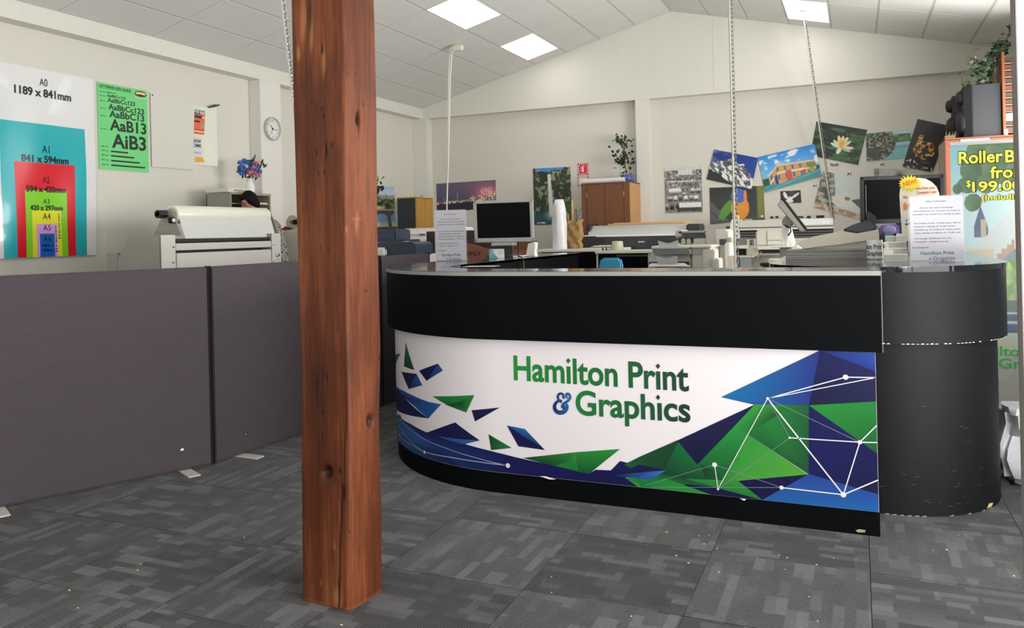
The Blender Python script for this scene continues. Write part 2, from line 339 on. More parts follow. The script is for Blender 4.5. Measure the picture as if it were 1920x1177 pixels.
# ------------------------------------------------------------------ printing: flat ink shapes laid on a surface
_tc = {}
TEXT_RES = [3]
def text2d(s, bold=0.0):
    key = (s, bold, TEXT_RES[0])
    if key not in _tc:
        cu = bpy.data.curves.new('lettering', 'FONT'); cu.body = s; cu.resolution_u = TEXT_RES[0]; cu.offset = bold
        o = bpy.data.objects.new('lettering', cu); me = bpy.data.meshes.new_from_object(o)
        v = np.array([q.co[:2] for q in me.vertices]); f = [tuple(p.vertices) for p in me.polygons]
        bpy.data.objects.remove(o); bpy.data.curves.remove(cu); bpy.data.meshes.remove(me)
        _tc[key] = (v, f)
    return _tc[key]
CAPH = float(text2d('H')[0][:, 1].max())
class Decal:
    """mapf(u, v, k) -> point in the room; k is the layer height over the surface"""
    def __init__(s, mapf, step=.0004, maxlen=None, curved=1e9): s.curved = curved; s.gain = INK_GAIN; s.m = mapf; s.v = []; s.c = []; s.f = []; s.step = step; s.L = maxlen
    def ink(s, c): return np.minimum(lin(c)*s.gain, .88)
    def tri(s, pts, cols, layer):
        if s.L and min(p[0] for p in pts) < s.curved:
            e = [(math.hypot(pts[i][0]-pts[(i+1) % 3][0], pts[i][1]-pts[(i+1) % 3][1]), i) for i in range(3)]
            d, i = max(e)
            if d > s.L:
                j, k = (i+1) % 3, (i+2) % 3
                mp = ((pts[i][0]+pts[j][0])/2, (pts[i][1]+pts[j][1])/2); mc = (cols[i]+cols[j])/2
                s.tri([pts[i], mp, pts[k]], [cols[i], mc, cols[k]], layer); s.tri([mp, pts[j], pts[k]], [mc, cols[j], cols[k]], layer); return
        n = len(s.v)
        for p, c in zip(pts, cols): s.v.append(s.m(p[0], p[1], layer*s.step)); s.c.append(c)
        s.f.append((n, n+1, n+2))
    def poly(s, pts, col, layer=1):
        cols = [s.ink(c) for c in col] if isinstance(col, list) else [s.ink(col)]*len(pts)
        for t in tessellate_polygon([[Vector((p[0], p[1], 0)) for p in pts]]):
            s.tri([pts[i] for i in t], [cols[i] for i in t], layer)
        return s
    def rect(s, u0, v0, u1, v1, col, layer=1): return s.poly([(u0, v0), (u1, v0), (u1, v1), (u0, v1)], col, layer)
    def disc(s, u, v, r, col, layer=1, ry=None, n=20): return s.poly([(u+r*math.cos(2*PI*i/n), v+(ry or r)*math.sin(2*PI*i/n)) for i in range(n)], col, layer)
    def line(s, pts, w, col, layer=1):
        for a, b in zip(pts, pts[1:]):
            dx, dy = b[0]-a[0], b[1]-a[1]; l = math.hypot(dx, dy) or 1; nx, ny = -dy/l*w/2, dx/l*w/2
            s.poly([(a[0]+nx, a[1]+ny), (b[0]+nx, b[1]+ny), (b[0]-nx, b[1]-ny), (a[0]-nx, a[1]-ny)], col, layer)
        return s
    def text(s, t, u, v, cap, col, layer=2, w=None, bold=0.0, align='l', col2=None, rot=0, up=1, slope=0):
        """baseline start (u,v), capital height cap, optional exact width w; up=-1 when v grows downward"""
        V, Fc = text2d(t, bold); x0, x1 = V[:, 0].min(), V[:, 0].max()
        sy = cap/CAPH; sx = (w/(x1-x0)) if w else abs(sy)
        X = (V[:, 0]-x0)*sx; Wd = (x1-x0)*sx
        X = X - (Wd/2 if align == 'c' else Wd if align == 'r' else 0); Yv = V[:, 1]*sy*up + X*slope
        cr, sr = math.cos(rot), math.sin(rot); P = np.stack([u+X*cr-Yv*sr, v+X*sr+Yv*cr], 1)
        c1 = s.ink(col); c2 = s.ink(col2) if col2 is not None else c1
        tt = ((V[:, 0]-x0)/max(x1-x0, 1e-6))[:, None]; cc = c1*(1-tt)+c2*tt
        n = len(s.v)
        for p, c in zip(P, cc): s.v.append(s.m(p[0], p[1], layer*s.step)); s.c.append(c)
        s.f += [tuple(n+i for i in f) for f in Fc]
        return s
    def obj(s, name, mat, parent=None):
        me = bpy.data.meshes.new(name); me.from_pydata([tuple(p) for p in s.v], [], s.f); me.materials.append(mat)
        a = me.color_attributes.new('Ink', 'FLOAT_COLOR', 'POINT')
        a.data.foreach_set('color', np.hstack([np.array(s.c), np.ones((len(s.c), 1))]).astype(np.float32).ravel())
        return link(name, me, parent)
def plane_map(o, ux, vx, n):
    o, ux, vx, n = Vector(o), Vector(ux), Vector(vx), Vector(n)
    return lambda u, v, k: o + ux*u + vx*v + n*k
def quad_map(TL, TR, BR, BL, n):
    TL, TR, BR, BL, n = map(Vector, (TL, TR, BR, BL, n))
    return lambda u, v, k: (TL*(1-u)+TR*u)*(1-v) + (BL*(1-u)+BR*u)*v + n*k

# noise for printed photographs
def vnoise(U, V, sx, sy, seed=0):
    rg = np.random.RandomState(seed); g = rg.rand(64, 64); x = U*sx; y = V*sy
    xi = np.floor(x).astype(int); yi = np.floor(y).astype(int); fx = x-xi; fy = y-yi; fx = fx*fx*(3-2*fx); fy = fy*fy*(3-2*fy)
    G = lambda a, b: g[a % 64, b % 64]
    return (G(xi, yi)*(1-fx)+G(xi+1, yi)*fx)*(1-fy)+(G(xi, yi+1)*(1-fx)+G(xi+1, yi+1)*fx)*fy
def fbm(U, V, sx, sy, seed=0, o=4):
    t = 0; a = .5; n = 0
    for i in range(o): t = t+a*vnoise(U, V, sx*2**i, sy*2**i, seed+i); n += a; a *= .55
    return t/n
def mix(a, b, t): t = np.clip(t, 0, 1)[..., None]; return np.asarray(a, float)*(1-t)+np.asarray(b, float)*t
def step(x, a, b): t = np.clip((x-a)/(b-a), 0, 1); return t*t*(3-2*t)
def photo_mesh(name, TL, TR, BR, BL, fn, nu, nv, thick, parent=None, edge=PAPER, pm=SATINPRINT):
    TL, TR, BR, BL = [Vector(p) for p in (TL, TR, BR, BL)]
    n = (TR-TL).cross(TL-BL).normalized()
    if n.dot(CAM-TL) < 0: n = -n
    us, vs = np.linspace(0, 1, nu+1), np.linspace(0, 1, nv+1); V, U = np.meshgrid(vs, us, indexing='ij')
    c = np.minimum(lin(np.clip(fn(U, V), 0, 255)/255.0)*INK_GAIN, .88).reshape(-1, 3)
    A = np.array; P = (A(TL)[None, None]*(1-U)[..., None]+A(TR)*U[..., None])*(1-V)[..., None]+(A(BL)[None, None]*(1-U)[..., None]+A(BR)*U[..., None])*V[..., None] + A(n)*thick
    verts = [tuple(p) for p in P.reshape(-1, 3)]; k = nu+1; faces = []
    for j in range(nv):
        for i in range(nu): faces.append((j*k+i, (j+1)*k+i, (j+1)*k+i+1, j*k+i+1))
    nf = len(faces); b = len(verts)
    fr = [Vector(verts[i]) for i in (0, nu, nv*k+nu, nv*k)]
    for p in fr: verts.append(tuple(p))
    for p in fr: verts.append(tuple(p-n*thick))
    for i in range(4): faces.append((b+i, b+(i+1) % 4, b+4+(i+1) % 4, b+4+i))
    faces.append((b+7, b+6, b+5, b+4))
    me = bpy.data.meshes.new(name); me.from_pydata(verts, [], faces); me.materials.append(pm); me.materials.append(edge)
    for i in range(nf, len(faces)): me.polygons[i].material_index = 1
    cc = np.vstack([c, np.full((8, 3), .8)]); a = me.color_attributes.new('Ink', 'FLOAT_COLOR', 'POINT')
    a.data.foreach_set('color', np.hstack([cc, np.ones((len(cc), 1))]).astype(np.float32).ravel())
    return link(name, me, parent)

# ================================================================== ROOM
XL, XW, XR, YB, YW, YF = -5.466, -5.605, 1.45, 9.686, 9.81, -3.1
ZB, ZE, ZR, XRG = 2.85, 2.987, 3.874, -2.009
ZER = ZR - .24*(XR-XRG)
def zceil(x): return ZE+(x-XL)*(ZR-ZE)/(XRG-XL) if x < XRG else ZR-.24*(x-XRG)

# floor: slab and carpet tiles
floor = struct(bx('floor', XW-.1, XR+.15, YF-.1, YW+.1, -.12, -.008, M('carpet_underlay', (70, 70, 72), .9), None, 0))
T = .56
def carpet_mesh(rot, ribbed):
    me = bpy.data.meshes.new('carpet_tile'); g = .0012; h = T/2-g
    vs = [(-h, -h, -.008), (h, -h, -.008), (h, h, -.008), (-h, h, -.008), (-h, -h, 0), (h, -h, 0), (h, h, 0), (-h, h, 0)]
    me.from_pydata(vs, [], [(4, 5, 6, 7), (0, 1, 5, 4), (1, 2, 6, 5), (2, 3, 7, 6), (3, 0, 4, 7)])
    uv = me.uv_layers.new(name='UVMap')
    for lp in me.loops:
        x, y, z = me.vertices[lp.vertex_index].co; uv.data[lp.index].uv = (x, y) if not rot else (-y, x)
    me.materials.append(CARPET); return me
_cm = [carpet_mesh(0, 0), carpet_mesh(1, 0)]
for i in range(-8, 3):
    for j in range(-2, 9):
        o = bpy.data.objects.new('carpet_tile', _cm[(i+j) % 2]); COL.objects.link(o); o.parent = floor
        o.location = (.013+T*(i+.5), 2.60+T*(j+.5)-.002, 0)
        o.color = (1 if ((i+j) % 2 == 1 or random.random() < .25) else 0, 0, 0, 1)

# walls
struct(bx('wall_left', XW-.15, XW, YF, YW+.1, 0, 3.2, WALL, None, 0))
struct(bx('wall_back', XW-.15, XR+.15, YW, YW+.12, 0, 4.1, WALL, None, 0))
wr = struct(bx('wall_right', XR, XR+.15, 7.95, YW+.1, 0, 3.4, WALL, None, 0))
for nm, ya_, yb_, za_, zb_ in (('wall_right_pier', 5.3, 5.5, 0, 3.4), ('wall_right_low', 5.5, 7.95, 0, 1.0), ('wall_right_lintel', 5.5, 7.95, 2.5, 3.4)): struct(bx(nm, XR, XR+.15, ya_, yb_, za_, zb_, WALL, None, 0))
w2 = struct(bx('added_window', XR+.03, XR+.09, 5.5, 7.95, 1.0, 1.05, BLACKPL, None, 0)); bx('mullion', XR+.03, XR+.09, 6.7, 6.75, 1.05, 2.5, BLACKPL, w2, 0)  # unseen window, added so the rear of the room gets more light
struct(bx('wall_right_sill', XR, XR+.15, YF, 5.3, 0, .12, WALL, None, 0)); struct(bx('wall_right_head', XR, XR+.15, YF, 5.3, 2.72, 3.4, WALL, None, 0))
w1 = struct(bx('window_1', XR+.03, XR+.09, YF, YF+.06, .12, 2.72, BLACKPL, None, 0))
for yy in (-.95, 1.15, 3.25, 5.24): bx('mullion', XR+.03, XR+.09, yy, yy+.06, .12, 2.72, BLACKPL, w1, 0)
struct(bx('wall_front', XW-.15, -4.9, YF-.15, YF, 0, 4.0, WALL, None, 0)); struct(bx('wall_front_right', .6, XR+.15, YF-.15, YF, 0, 4.0, WALL, None, 0))
struct(bx('wall_front_head', -4.9, .6, YF-.15, YF, 2.65, 4.0, WALL, None, 0))
# bulkheads and pilasters
struct(bx('trim_1', XW, XL, YF, YW, ZB, ZE+.1, TRIMW, None, 0))
g = MB(); g.prism([(XL, ZB), (XR, ZB), (XR, ZER+.02), (XRG, ZR+.02), (XL, ZE+.02)], 'y', YB, YW); struct(g.obj('trim_2', TRIMW, smooth=False))
p = RY(1192.8, 195, 1219, 400, YB); struct(bx('trim_3', p[0], p[1], YB, YW, 0, ZB, PILW, None, .004))
y0, y1 = onx(487, 155, XL).y, onx(526, 160, XL).y; PILY = (y0, y1)
struct(bx('trim_4', XW, XL, y0, y1, 0, ZB, PILW, None, .004))
struct(bx('trim_5', XW, XL+.075, YB-.03, YW, 0, ZB, PILW, None, .004))
struct(bx('baseboard_left', XW, XW+.012, YF, YB, 0, .1, PILW, None, 0)); struct(bx('baseboard_back', XL, XR, YW-.012, YW, 0, .1, PILW, None, 0))
q = onx(196.5, 400, XW); struct(bx('trim_8', XW, XW+.003, q.y-.003, q.y+.003, .1, onx(196.5, 320, XW).z+.3, PILW, None, 0))
# panel joints on the gable bulkhead
for px in (1338,): x = ony(px, 100, YB).x; struct(bx('trim_6', x-.006, x+.006, YB-.004, YB, ZB+.02, zceil(x)-.03, TRIMW, None, .0015))
# near post of the shop front at the right edge of the view
fp = at(1909.5, 700, 2.2)
tm = struct(bx('trim_7', fp.x, fp.x+.09, fp.y-.05, fp.y, 0, zceil(fp.x), M('door_frame_shaded', (150, 147, 140), .8, spec=.1), None, .003))  # grey paint carries the shade on the white frame's left side
bx('lit_face', fp.x+.004, fp.x+.09, fp.y-.062, fp.y-.0502, 0, zceil(fp.x), M('door_frame_white', (232, 222, 226), .8, spec=.1), tm, .002)  # lit white face of the same frame, as its own plate

# ceiling: grid sheet plus one board per cell
cl = MB()
cl.prism([(XW-.1, ZE-(XL-XW+.1)*.2566+.003), (XRG, ZR+.003), (XRG, ZR+.1), (XW-.1, ZE+.1)], 'y', YF, YW)
cl.prism([(XRG, ZR+.003), (XR+.15, ZER-.036+.003), (XR+.15, ZER+.1), (XRG, ZR+.1)], 'y', YF, YW)
ceiling = struct(cl.obj('ceiling', CGRID, smooth=False))
XS = [-5.466, -5.08, -4.65, -4.22, -3.785, -3.352, -2.905, -2.457, -2.009, -1.563, -1.117, -.671, -.228, .221, .667, 1.113, 1.45]
YS = [9.686, 9.405] + [9.405-.867*k for k in range(1, 15)]
LIGHTS = {(4, 1), (4, 3), (11, 1)}
_tm = {}
def slope_board(name, w, d, h, inset, mat, bev=0, iy=None):
    iy = inset if iy is None else iy
    k = (name, round(w, 3), round(d, 3))
    if k not in _tm:
        b = MB().box(-w/2+inset, w/2-inset, -d/2+iy, d/2-iy, 0, h, bev, 0, 1); o = b.obj(name, mat); _tm[k] = o.data; bpy.data.objects.remove(o)
    return _tm[k]
for i in range(16):
    xa, xb = XS[i], XS[i+1]; za, zb = zceil(xa), zceil(xb); ang = -math.atan2(zb-za, xb-xa); w = math.hypot(xb-xa, zb-za)
    for j in range(len(YS)-1):
        ya, yb = YS[j+1], YS[j]; loc = ((xa+xb)/2, (ya+yb)/2, (za+zb)/2)
        if (i, j) in LIGHTS:
            lab = {(4, 1): 'bright square ceiling light nearest the back gable, left of the ridge', (4, 3): 'largest bright ceiling light, left of the ridge and nearer the camera',
                   (11, 1): 'bright ceiling light right of the ridge, with a chain hanging past it'}[(i, j)]
            t = thing('ceiling_light', lab, 'ceiling light', loc, 0, 'recessed ceiling lights'); t.rotation_euler = (0, ang, 0); ROOTINV.pop(t.name)
            o = bpy.data.objects.new('diffuser', slope_board('diffuser', w, yb-ya, .01, .016, LIGHTP)); COL.objects.link(o); o.parent = t
            o2 = MB()
            for a in (-1, 1):
                o2.box(a*(w/2-.016), a*(w/2-.004), -(yb-ya)/2+.004, (yb-ya)/2-.004, -.003, .01); o2.box(-w/2+.016, w/2-.016, a*((yb-ya)/2-.016), a*((yb-ya)/2-.004), -.003, .01)
            f = o2.obj('light_frame', WHITEPL); f.parent = t
            continue
        o = bpy.data.objects.new('ceiling_tile', slope_board('ceiling_tile', w, yb-ya, .012, .011, CTILE, iy=.005)); COL.objects.link(o); o.parent = ceiling
        o.location = loc; o.rotation_euler = (0, ang, 0)

# ================================================================== TIMBER POST
def interp(tbl, y):
    return float(np.interp(y, [t[0] for t in tbl], [t[1] for t in tbl]))
PL = [(0, 545), (200, 547.6), (400, 553), (560, 559), (640, 562.5), (690, 564.5), (760, 563), (850, 562), (1000, 562), (1125, 562)]
PM = [(0, 644.6), (200, 647), (400, 649), (580, 651), (700, 653), (780, 656), (900, 657), (1143, 657)]
PR = [(0, 703), (200, 707), (350, 709), (480, 711), (560, 714), (640, 715.5), (700, 715), (780, 713.5), (950, 718.5), (1100, 721)]
def post():
    zt = 3.762; nr = 560; zs = np.linspace(0, zt, nr)
    def prof(tbl, plane, val, z):
        y = 640
        for _ in range(6):
            x = interp(tbl, y); q = ony(x, y, val) if plane == 'y' else onx(x, y, val)
            y = y + (q.z-z)*F/2.7
            y = min(max(y, -2000), 1177)
        # beyond the top of the frame keep the trunk's own line
        return q
    fa, fb = 66, 60
    rows = []
    for z in zs:
        zz = min(z, 2.02)
        l = prof(PL, 'y', 2.256, zz); mI = prof(PM, 'y', 2.242, zz)
        y = 640
        for _ in range(6):
            q = ony(interp(PR, y), y, 2.425); y = min(max(y+(q.z-zz)*F/2.8, -2000), 1177)
        r = q; b = Vector((l.x+r.x-mI.x, l.y+r.y-mI.y, 0))
        rows.append([Vector((p.x, p.y, z)) for p in (l, mI, r, b)])
    cols = []; names = []
    for i in range(fa): cols.append((0, i/fa))
    for i in range(fb): cols.append((1, i/fb))
    for i in range(10): cols.append((2, i/10))
    for i in range(10): cols.append((3, i/10))
    nc = len(cols); P = np.zeros((nr, nc, 3)); 
    for j, rw in enumerate(rows):
        ch = .011 + .017*np.clip(1-zs[j]/.55, 0, 1)+.005*np.clip(1-abs(zs[j]-.55)/.3, 0, 1)
        for k, (s_, t) in enumerate(cols):
            a, b_ = rw[s_], rw[(s_+1) % 4]; q = a.lerp(b_, t); L = (b_-a).length
            d = min(t*L, (1-t)*L); cen = (rw[0]+rw[2])/2
            if d < ch: # rounded arrises
                e = (ch-d)/ch; corner = a if t < .5 else b_; q = q + (cen-corner).normalized()*(ch*.42*e*e); 
            P[j, k] = q
    # carve: (face, px x, px y, half width px, half height px, depth m, darkness, lightness)
    marks = [(0, 611, 886, 7, 9, .03, 1, 0), (0, 612, 889, 15, 16, .003, .35, 0), (0, 609.5, 283, 2.2, 11, .01, .95, 0), (0, 620, 273, 2, 4, .006, .8, 0), (0, 605, 219, 2, 4, .005, .9, 0),
             (0, 602, 205, 1.6, 3.5, .004, .8, 0), (0, 591, 199, 1.4, 3, .004, .8, 0), (0, 583, 194, 1.4, 2.5, .004, .7, 0), (0, 592, 288, 2, 4, .004, .8, 0), (0, 607, 325, 1.6, 4, .005, .8, 0), (0, 596, 326, 1.5, 3.5, .004, .8, 0), (0, 609, 343, 1.2, 2.5, .003, .7, 0),
             (0, 607, 112, 2.6, 26, .008, 0, .8), (0, 602, 92, 2, 8, .008, .8, 0), (0, 568, 40, 4, 40, .006, .2, .6), (0, 576, 25, 5, 34, .008, .55, .1), (0, 584, 60, 3, 30, .006, 0, .7), (0, 560, 100, 3, 12, .003, 0, .6), (0, 627, 161, 2.4, 3, .004, .6, .2),
             (0, 600, 465, 1, 3, .003, .8, 0), (0, 615, 470, 1.2, 5, .003, .7, 0), (0, 604, 704, 1.4, 10, .003, .75, 0), (0, 612, 710, 1.4, 8, .003, .7, 0), (0, 593, 722, 1.4, 8, .003, .7, 0), (0, 604, 775, 1.6, 6, .003, .8, 0), (0, 603, 822, 1.5, 9, .003, .7, 0), (0, 596, 830, 1, 6, .003, .7, 0),
             (0, 625, 270, 1, 6, .002, .5, 0), (0, 636, 885, 3, 7, .004, .7, 0), (0, 580, 640, 1.2, 4, .002, .5, 0), (0, 632, 618, 1.2, 3, .002, .7, 0),
             (0, 643, 925, 3, 13, .006, .9, 0), (0, 639, 960, 1.4, 45, .007, .95, 0), (0, 636, 1040, 1.3, 50, .007, .95, 0), (0, 634, 1115, 1.6, 28, .008, 1, 0), (0, 645, 845, 1.2, 60, .004, .7, 0), (0, 648, 780, 1, 40, .003, .5, 0),
             (0, 628, 1022, 3, 6, .003, .4, .5), (0, 602, 1092, 2, 5, .003, .4, .5), (0, 630, 1118, 4, 16, .004, .2, .6), (0, 641, 1118, 4, 18, .004, .2, .5),
             (1, 671.5, 222, 3.2, 10, .014, .98, 0), (1, 673, 222, 1.3, 23, .008, .9, 0), (1, 681, 195, 1.2, 3, .003, .8, 0), (1, 669, 416, 2.2, 17, .004, .25, .7), (1, 669, 409, 7, 2.2, .003, .25, .6), (1, 694.5, 789.5, 4.6, 10, .02, 1, 0), (1, 687, 546, 3, 2.4, .004, .8, 0),
             (1, 650, 430, 1.6, 5, .002, .2, .5), (1, 711, 672, 1.6, 4, .004, .8, 0), (1, 655, 998, 1.2, 3, .003, .8, 0), (1, 687, 1061, 1.4, 2.5, .003, .8, 0), (1, 667, 138, 1, 2.5, .003, .8, 0), (1, 651, 138, 1, 2, .003, .8, 0), (1, 652, 680, 1.4, 4, .003, .7, 0)]
    wear = np.zeros((nr, nc, 4)); wear[..., 3] = 1
    U_, V_ = np.meshgrid(np.arange(nc)/nc, zs, indexing='xy')
    lump = fbm(U_, V_, 9, 1.3, 5, 3)-.5; fine = fbm(U_, V_, 40, 4, 9, 3)-.5
    cen = P.mean(axis=1, keepdims=True); out = P-cen; out[..., 2] = 0; out /= np.linalg.norm(out, axis=2, keepdims=True)
    P = P + out*(lump*.006+fine*.0016)[..., None]
    px = np.zeros((nr, nc)); py = np.zeros((nr, nc))
    for j in range(nr):
        for k in range(nc):
            if cols[k][0] > 1: px[j, k] = -9999; continue
            d = Vector(P[j, k])-CAM; w = d.dot(_v); px[j, k] = 960+F*d.dot(_r)/w; py[j, k] = CY-F*d.dot(_u)/w
    face = np.array([c[0] for c in cols])[None, :]
    nrm = [Vector((-.06, -1, 0)), Vector((.96, -.27, 0))]
    for fc, mx_, my_, hw, hh, dp, dk, lt in marks:
        r2 = ((px-mx_)/hw)**2+((py-my_)/hh)**2
        ok = (px > 0) & ((face == fc) | (np.abs(px-mx_) < hw*1.2) & (face < 2))
        wgt = np.where(ok, np.exp(-np.minimum(r2, 30)**1.6*.6), 0)
        P -= np.array(nrm[fc])[None, None]*(wgt*dp)[..., None]
        wear[..., 0] = np.maximum(wear[..., 0], wgt*dk); wear[..., 1] = np.maximum(wear[..., 1], wgt*lt)
    # pale chipped foot
    wear[..., 1] = np.maximum(wear[..., 1], .35*np.clip(1-V_/.012, 0, 1))
    loc = Vector((-1.69, 2.34, 0)); verts = (P.reshape(-1, 3)-np.array(loc)); faces = []
    for j in range(nr-1):
        for k in range(nc): kk = (k+1) % nc; faces.append((j*nc+k, j*nc+kk, (j+1)*nc+kk, (j+1)*nc+k))
    me = bpy.data.meshes.new('timber_post'); me.from_pydata([tuple(v) for v in verts], [], faces + [tuple(range(nc-1, -1, -1)), tuple((nr-1)*nc+k for k in range(nc))])
    me.materials.append(POSTM); me.polygons.foreach_set('use_smooth', [True]*len(me.polygons))
    a = me.color_attributes.new('Wear', 'FLOAT_COLOR', 'POINT'); a.data.foreach_set('color', wear.astype(np.float32).ravel())
    o = bpy.data.objects.new('timber_post', me); COL.objects.link(o); o.location = loc
    tag(o, 'rough-hewn oiled hardwood post with knot holes standing in the foreground', 'post')
post()

# ================================================================== FABRIC PARTITION SCREENS
def screen(a, b, zt, label, bolts, plates):
    a, b = Vector((*a, 0)), Vector((*b, 0)); L = (b-a).length; ang = math.atan2(b.y-a.y, b.x-a.x)
    t = thing('partition_screen', label, 'partition', a, ang, 'fabric partition screens')
    Mx = Matrix.Translation(a) @ Matrix.Rotation(ang, 4, 'Z')
    e = MB(Mx); e.box(.006, L-.006, 0, .05, .012, zt, .008, 0, 3); e.obj('panel', FABRIC, t)
    for s in (0, 1):
        f = MB(Mx); f.box(s*(L-.007), s*(L-.007)+.007, -.003, .053, .01, zt+.003, .003); f.obj('edge_seam', M('dark_fabric_piping', (36, 32, 36), .9), t)
    for q in plates:
        f = MB(Mx); f.box(q-.032, q+.032, -.14, .19, 0, .007, .002); f.obj('foot_plate', PAINTSTEEL, t)
    for q in bolts:
        f = MB(Mx); f.lathe([(.012, 0), (.012, .003), (.006, .004), (.006, .008), (.001, .008)], (q, -.0, 0), 14, axis='y')
        f.bm.transform(Matrix.Translation((0, 0, .115)) @ Matrix.Scale(-1, 4, (0, 1, 0))); f.obj('bolt', CHROME, t)
    return t
P0 = onz(0, 955, 0); P1 = onz(400, 873, 0); P2 = onz(560, 822, 0)
d = (P1-P0).normalized(); A0 = P1-d*1.62
def along(A, px, py, dd): return (onz(px, py, 0)-A).dot(dd)
s1 = [along(A0, 364, 893, d), along(A0, 4, 968, d)]
screen((A0.x, A0.y), (P1.x, P1.y), 1.105, 'grey-purple fabric screen at the left edge, nearest the camera', [along(A0, 351, 884, d)-.02], s1)
d2 = Vector((.05, 1, 0)).normalized(); A2 = P1+d2*.012; B2 = A2+d2*1.6
screen((A2.x, A2.y), (B2.x, B2.y), 1.105, 'middle fabric screen running back behind the timber post', [along(A2, 455, 850, d2)], [along(A2, 482, 858, d2)])
A3 = B2+d2*.012; B3 = A3+d2*.68
screen((A3.x, A3.y), (B3.x, B3.y), 1.105, 'far fabric screen seen between the timber post and the counter', [.2], [.25])

# ================================================================== RECEPTION COUNTER
YFR, XE, RC, XC = 3.532, .055, 1.0, -1.62   # front face, right end, corner radius, arc centre
YC = YFR+RC; ZT, ZH, ZPB = 1.07, .745, .1
def outline(off, xr, yend, n=40):           # right end -> round corner -> wing end
    pts = [(xr, YFR-off)]
    for i in range(n+1):
        a = -PI/2-PI/2*i/n; pts.append((XC+(RC+off)*math.cos(a), YC+(RC+off)*math.sin(a)))
    pts.append((XC-RC-off, yend)); return pts
def inner(width, xr, yend, n=24):
    x1, y1, r = XC-RC+width, YFR+width-.18, .55
    pts = [(x1, yend)]
    for i in range(n+1):
        a = PI+PI/2*i/n; pts.append((x1+r+r*math.cos(a), y1+r+r*math.sin(a)))
    pts.append((xr, y1)); return pts
counter = thing('reception_counter', 'black reception counter with printed front panel and rounded left end', 'counter', (-1.2, 4.2, 0))
def band(name, off, width, z0, z1, mat, xr, yend, bev=.004):
    # strip between outer and inner outlines, built as matched quads
    o = outline(off, xr, yend); i = list(reversed(inner(width, xr, yend)))
    def resample(p, n):
        p = [Vector((*q, 0)) for q in p]; L = [0]
        for a, b in zip(p, p[1:]): L.append(L[-1]+(b-a).length)
        out = []
        for k in range(n):
            s = L[-1]*k/(n-1); j = max(0, min(len(L)-2, int(np.searchsorted(L, s))-1)); t = (s-L[j])/max(1e-9, L[j+1]-L[j]); out.append(p[j].lerp(p[j+1], min(1, max(0, t))))
        return out
    # keep exact breakpoints: straight, arc, straight sampled alike on both outlines
    def three(p, n): return resample(p[:2], 12)[:-1]+resample(p[1:-1], n)[:-1]+resample(p[-2:], 12)
    o2, i2 = three(o, 40), three(i, 40); b = MB()
    vs = [[b.bm.verts.new((q.x, q.y, z)) for q in line] for line in (o2, i2) for z in (z0, z1)]
    n = len(o2)
    for k in range(n-1):
        for A, B in ((vs[0], vs[1]), (vs[3], vs[2]), (vs[1], vs[3]), (vs[2], vs[0])):
            b.bm.faces.new([A[k], A[k+1], B[k+1], B[k]])
    for k in (0, n-1): b.bm.faces.new([vs[0][k], vs[1][k], vs[3][k], vs[2][k]])
    if bev:
        es = [e for e in b.bm.edges if len(e.link_faces) == 2 and e.calc_face_angle(0) > 1.2]
        bmesh.ops.bevel(b.bm, geom=es, offset=bev, segments=2, affect='EDGES', clamp_overlap=True)
    return b.obj(name, mat, counter)
YWE = 6.6
band('base', 0, .36, 0, ZH, BLACKLAM, XE, YWE, .003)
band('hutch', .045, .40, ZH, ZT-.022, BLACKLAM, .074, YWE, .004)
band('counter_top', .047, .42, ZT-.022, ZT, TOPLAM, .077, YWE, .004)
band('edge_trim', .0482, .42, ZT-.020, ZT-.002, M('edge_trim_grey', (150, 150, 146), .3, spec=.6), .0772, YWE-.002, 0)
bx('end_edge',   .0775, .080, YFR-.0485, YFR-.036, ZH, ZT-.001, M('pale_edge_strip', (150, 150, 148), .4), counter, .001)
# printed front panel following the curve
def smap(s, z, k):
    off = .0045+k
    if s >= 0: return Vector((XC+s, YFR-off, z))
    a = -PI/2+s/RC; return Vector((XC+(RC+off)*math.cos(a), YC+(RC+off)*math.sin(a), z))
SMAX = XE-.003-XC
def panel():
    b = MB(); ss = list(np.linspace(-1.45, 0, 90))+list(np.linspace(0, SMAX, 14))[1:]
    A = [[b.bm.verts.new(smap(s, z, k)) for s in ss] for z in (ZPB, ZH-.001) for k in (-.0043, 0)]
    for k in range(len(ss)-1):
        for P_, Q_ in ((A[1], A[3]), (A[0], A[1]), (A[2], A[3])): b.bm.faces.new([P_[k], P_[k+1], Q_[k+1], Q_[k]])
    for k in (0, -1): b.bm.faces.new([A[0][k], A[1][k], A[3][k], A[2][k]])
    return b.obj('front_panel', M('panel_white', (232, 226, 228), .3, noise=(3, 2), var=.015, coat=.15), counter)
fpn = panel(); fpn['label'] = 'white printed panel across the counter front'
def topanel(px, py):            # picture point -> (s, z) on the panel
    d = ray(px, py); q = CAM+d*(YFR/d.y)
    if q.x >= XC: return (q.x-XC, q.z)
    # circle
    a = d.x*d.x+d.y*d.y; bq = -2*(d.x*XC+d.y*YC); c = XC*XC+YC*YC-RC*RC; disc = bq*bq-4*a*c
    t = (-bq-math.sqrt(max(disc, 0)))/(2*a); q = CAM+d*t
    th = math.atan2(q.y-YC, q.x-XC); th = th-2*PI if th > 0 else th
    return (max(-1.4, (th+PI/2)*RC), q.z)
def cropA(p): return topanel(730+p[0]/4.204, 620+p[1]/4.204)
def crop7(p): return topanel(720+p[0]/2.452, 480+p[1]/2.452)
def crop8(p): return topanel(1200+p[0]/2.179, 480+p[1]/2.179)
G = Decal(smap, .0003, .016, 0); G.gain = .72
_ord = [1.5]
def clampz(p): return (min(p[0], SMAX-.001), min(max(p[1], ZPB+.0015), ZH-.003))
def snap(p): p = clampz(p); return (p[0], ZPB+.001) if p[1] < .130 else p
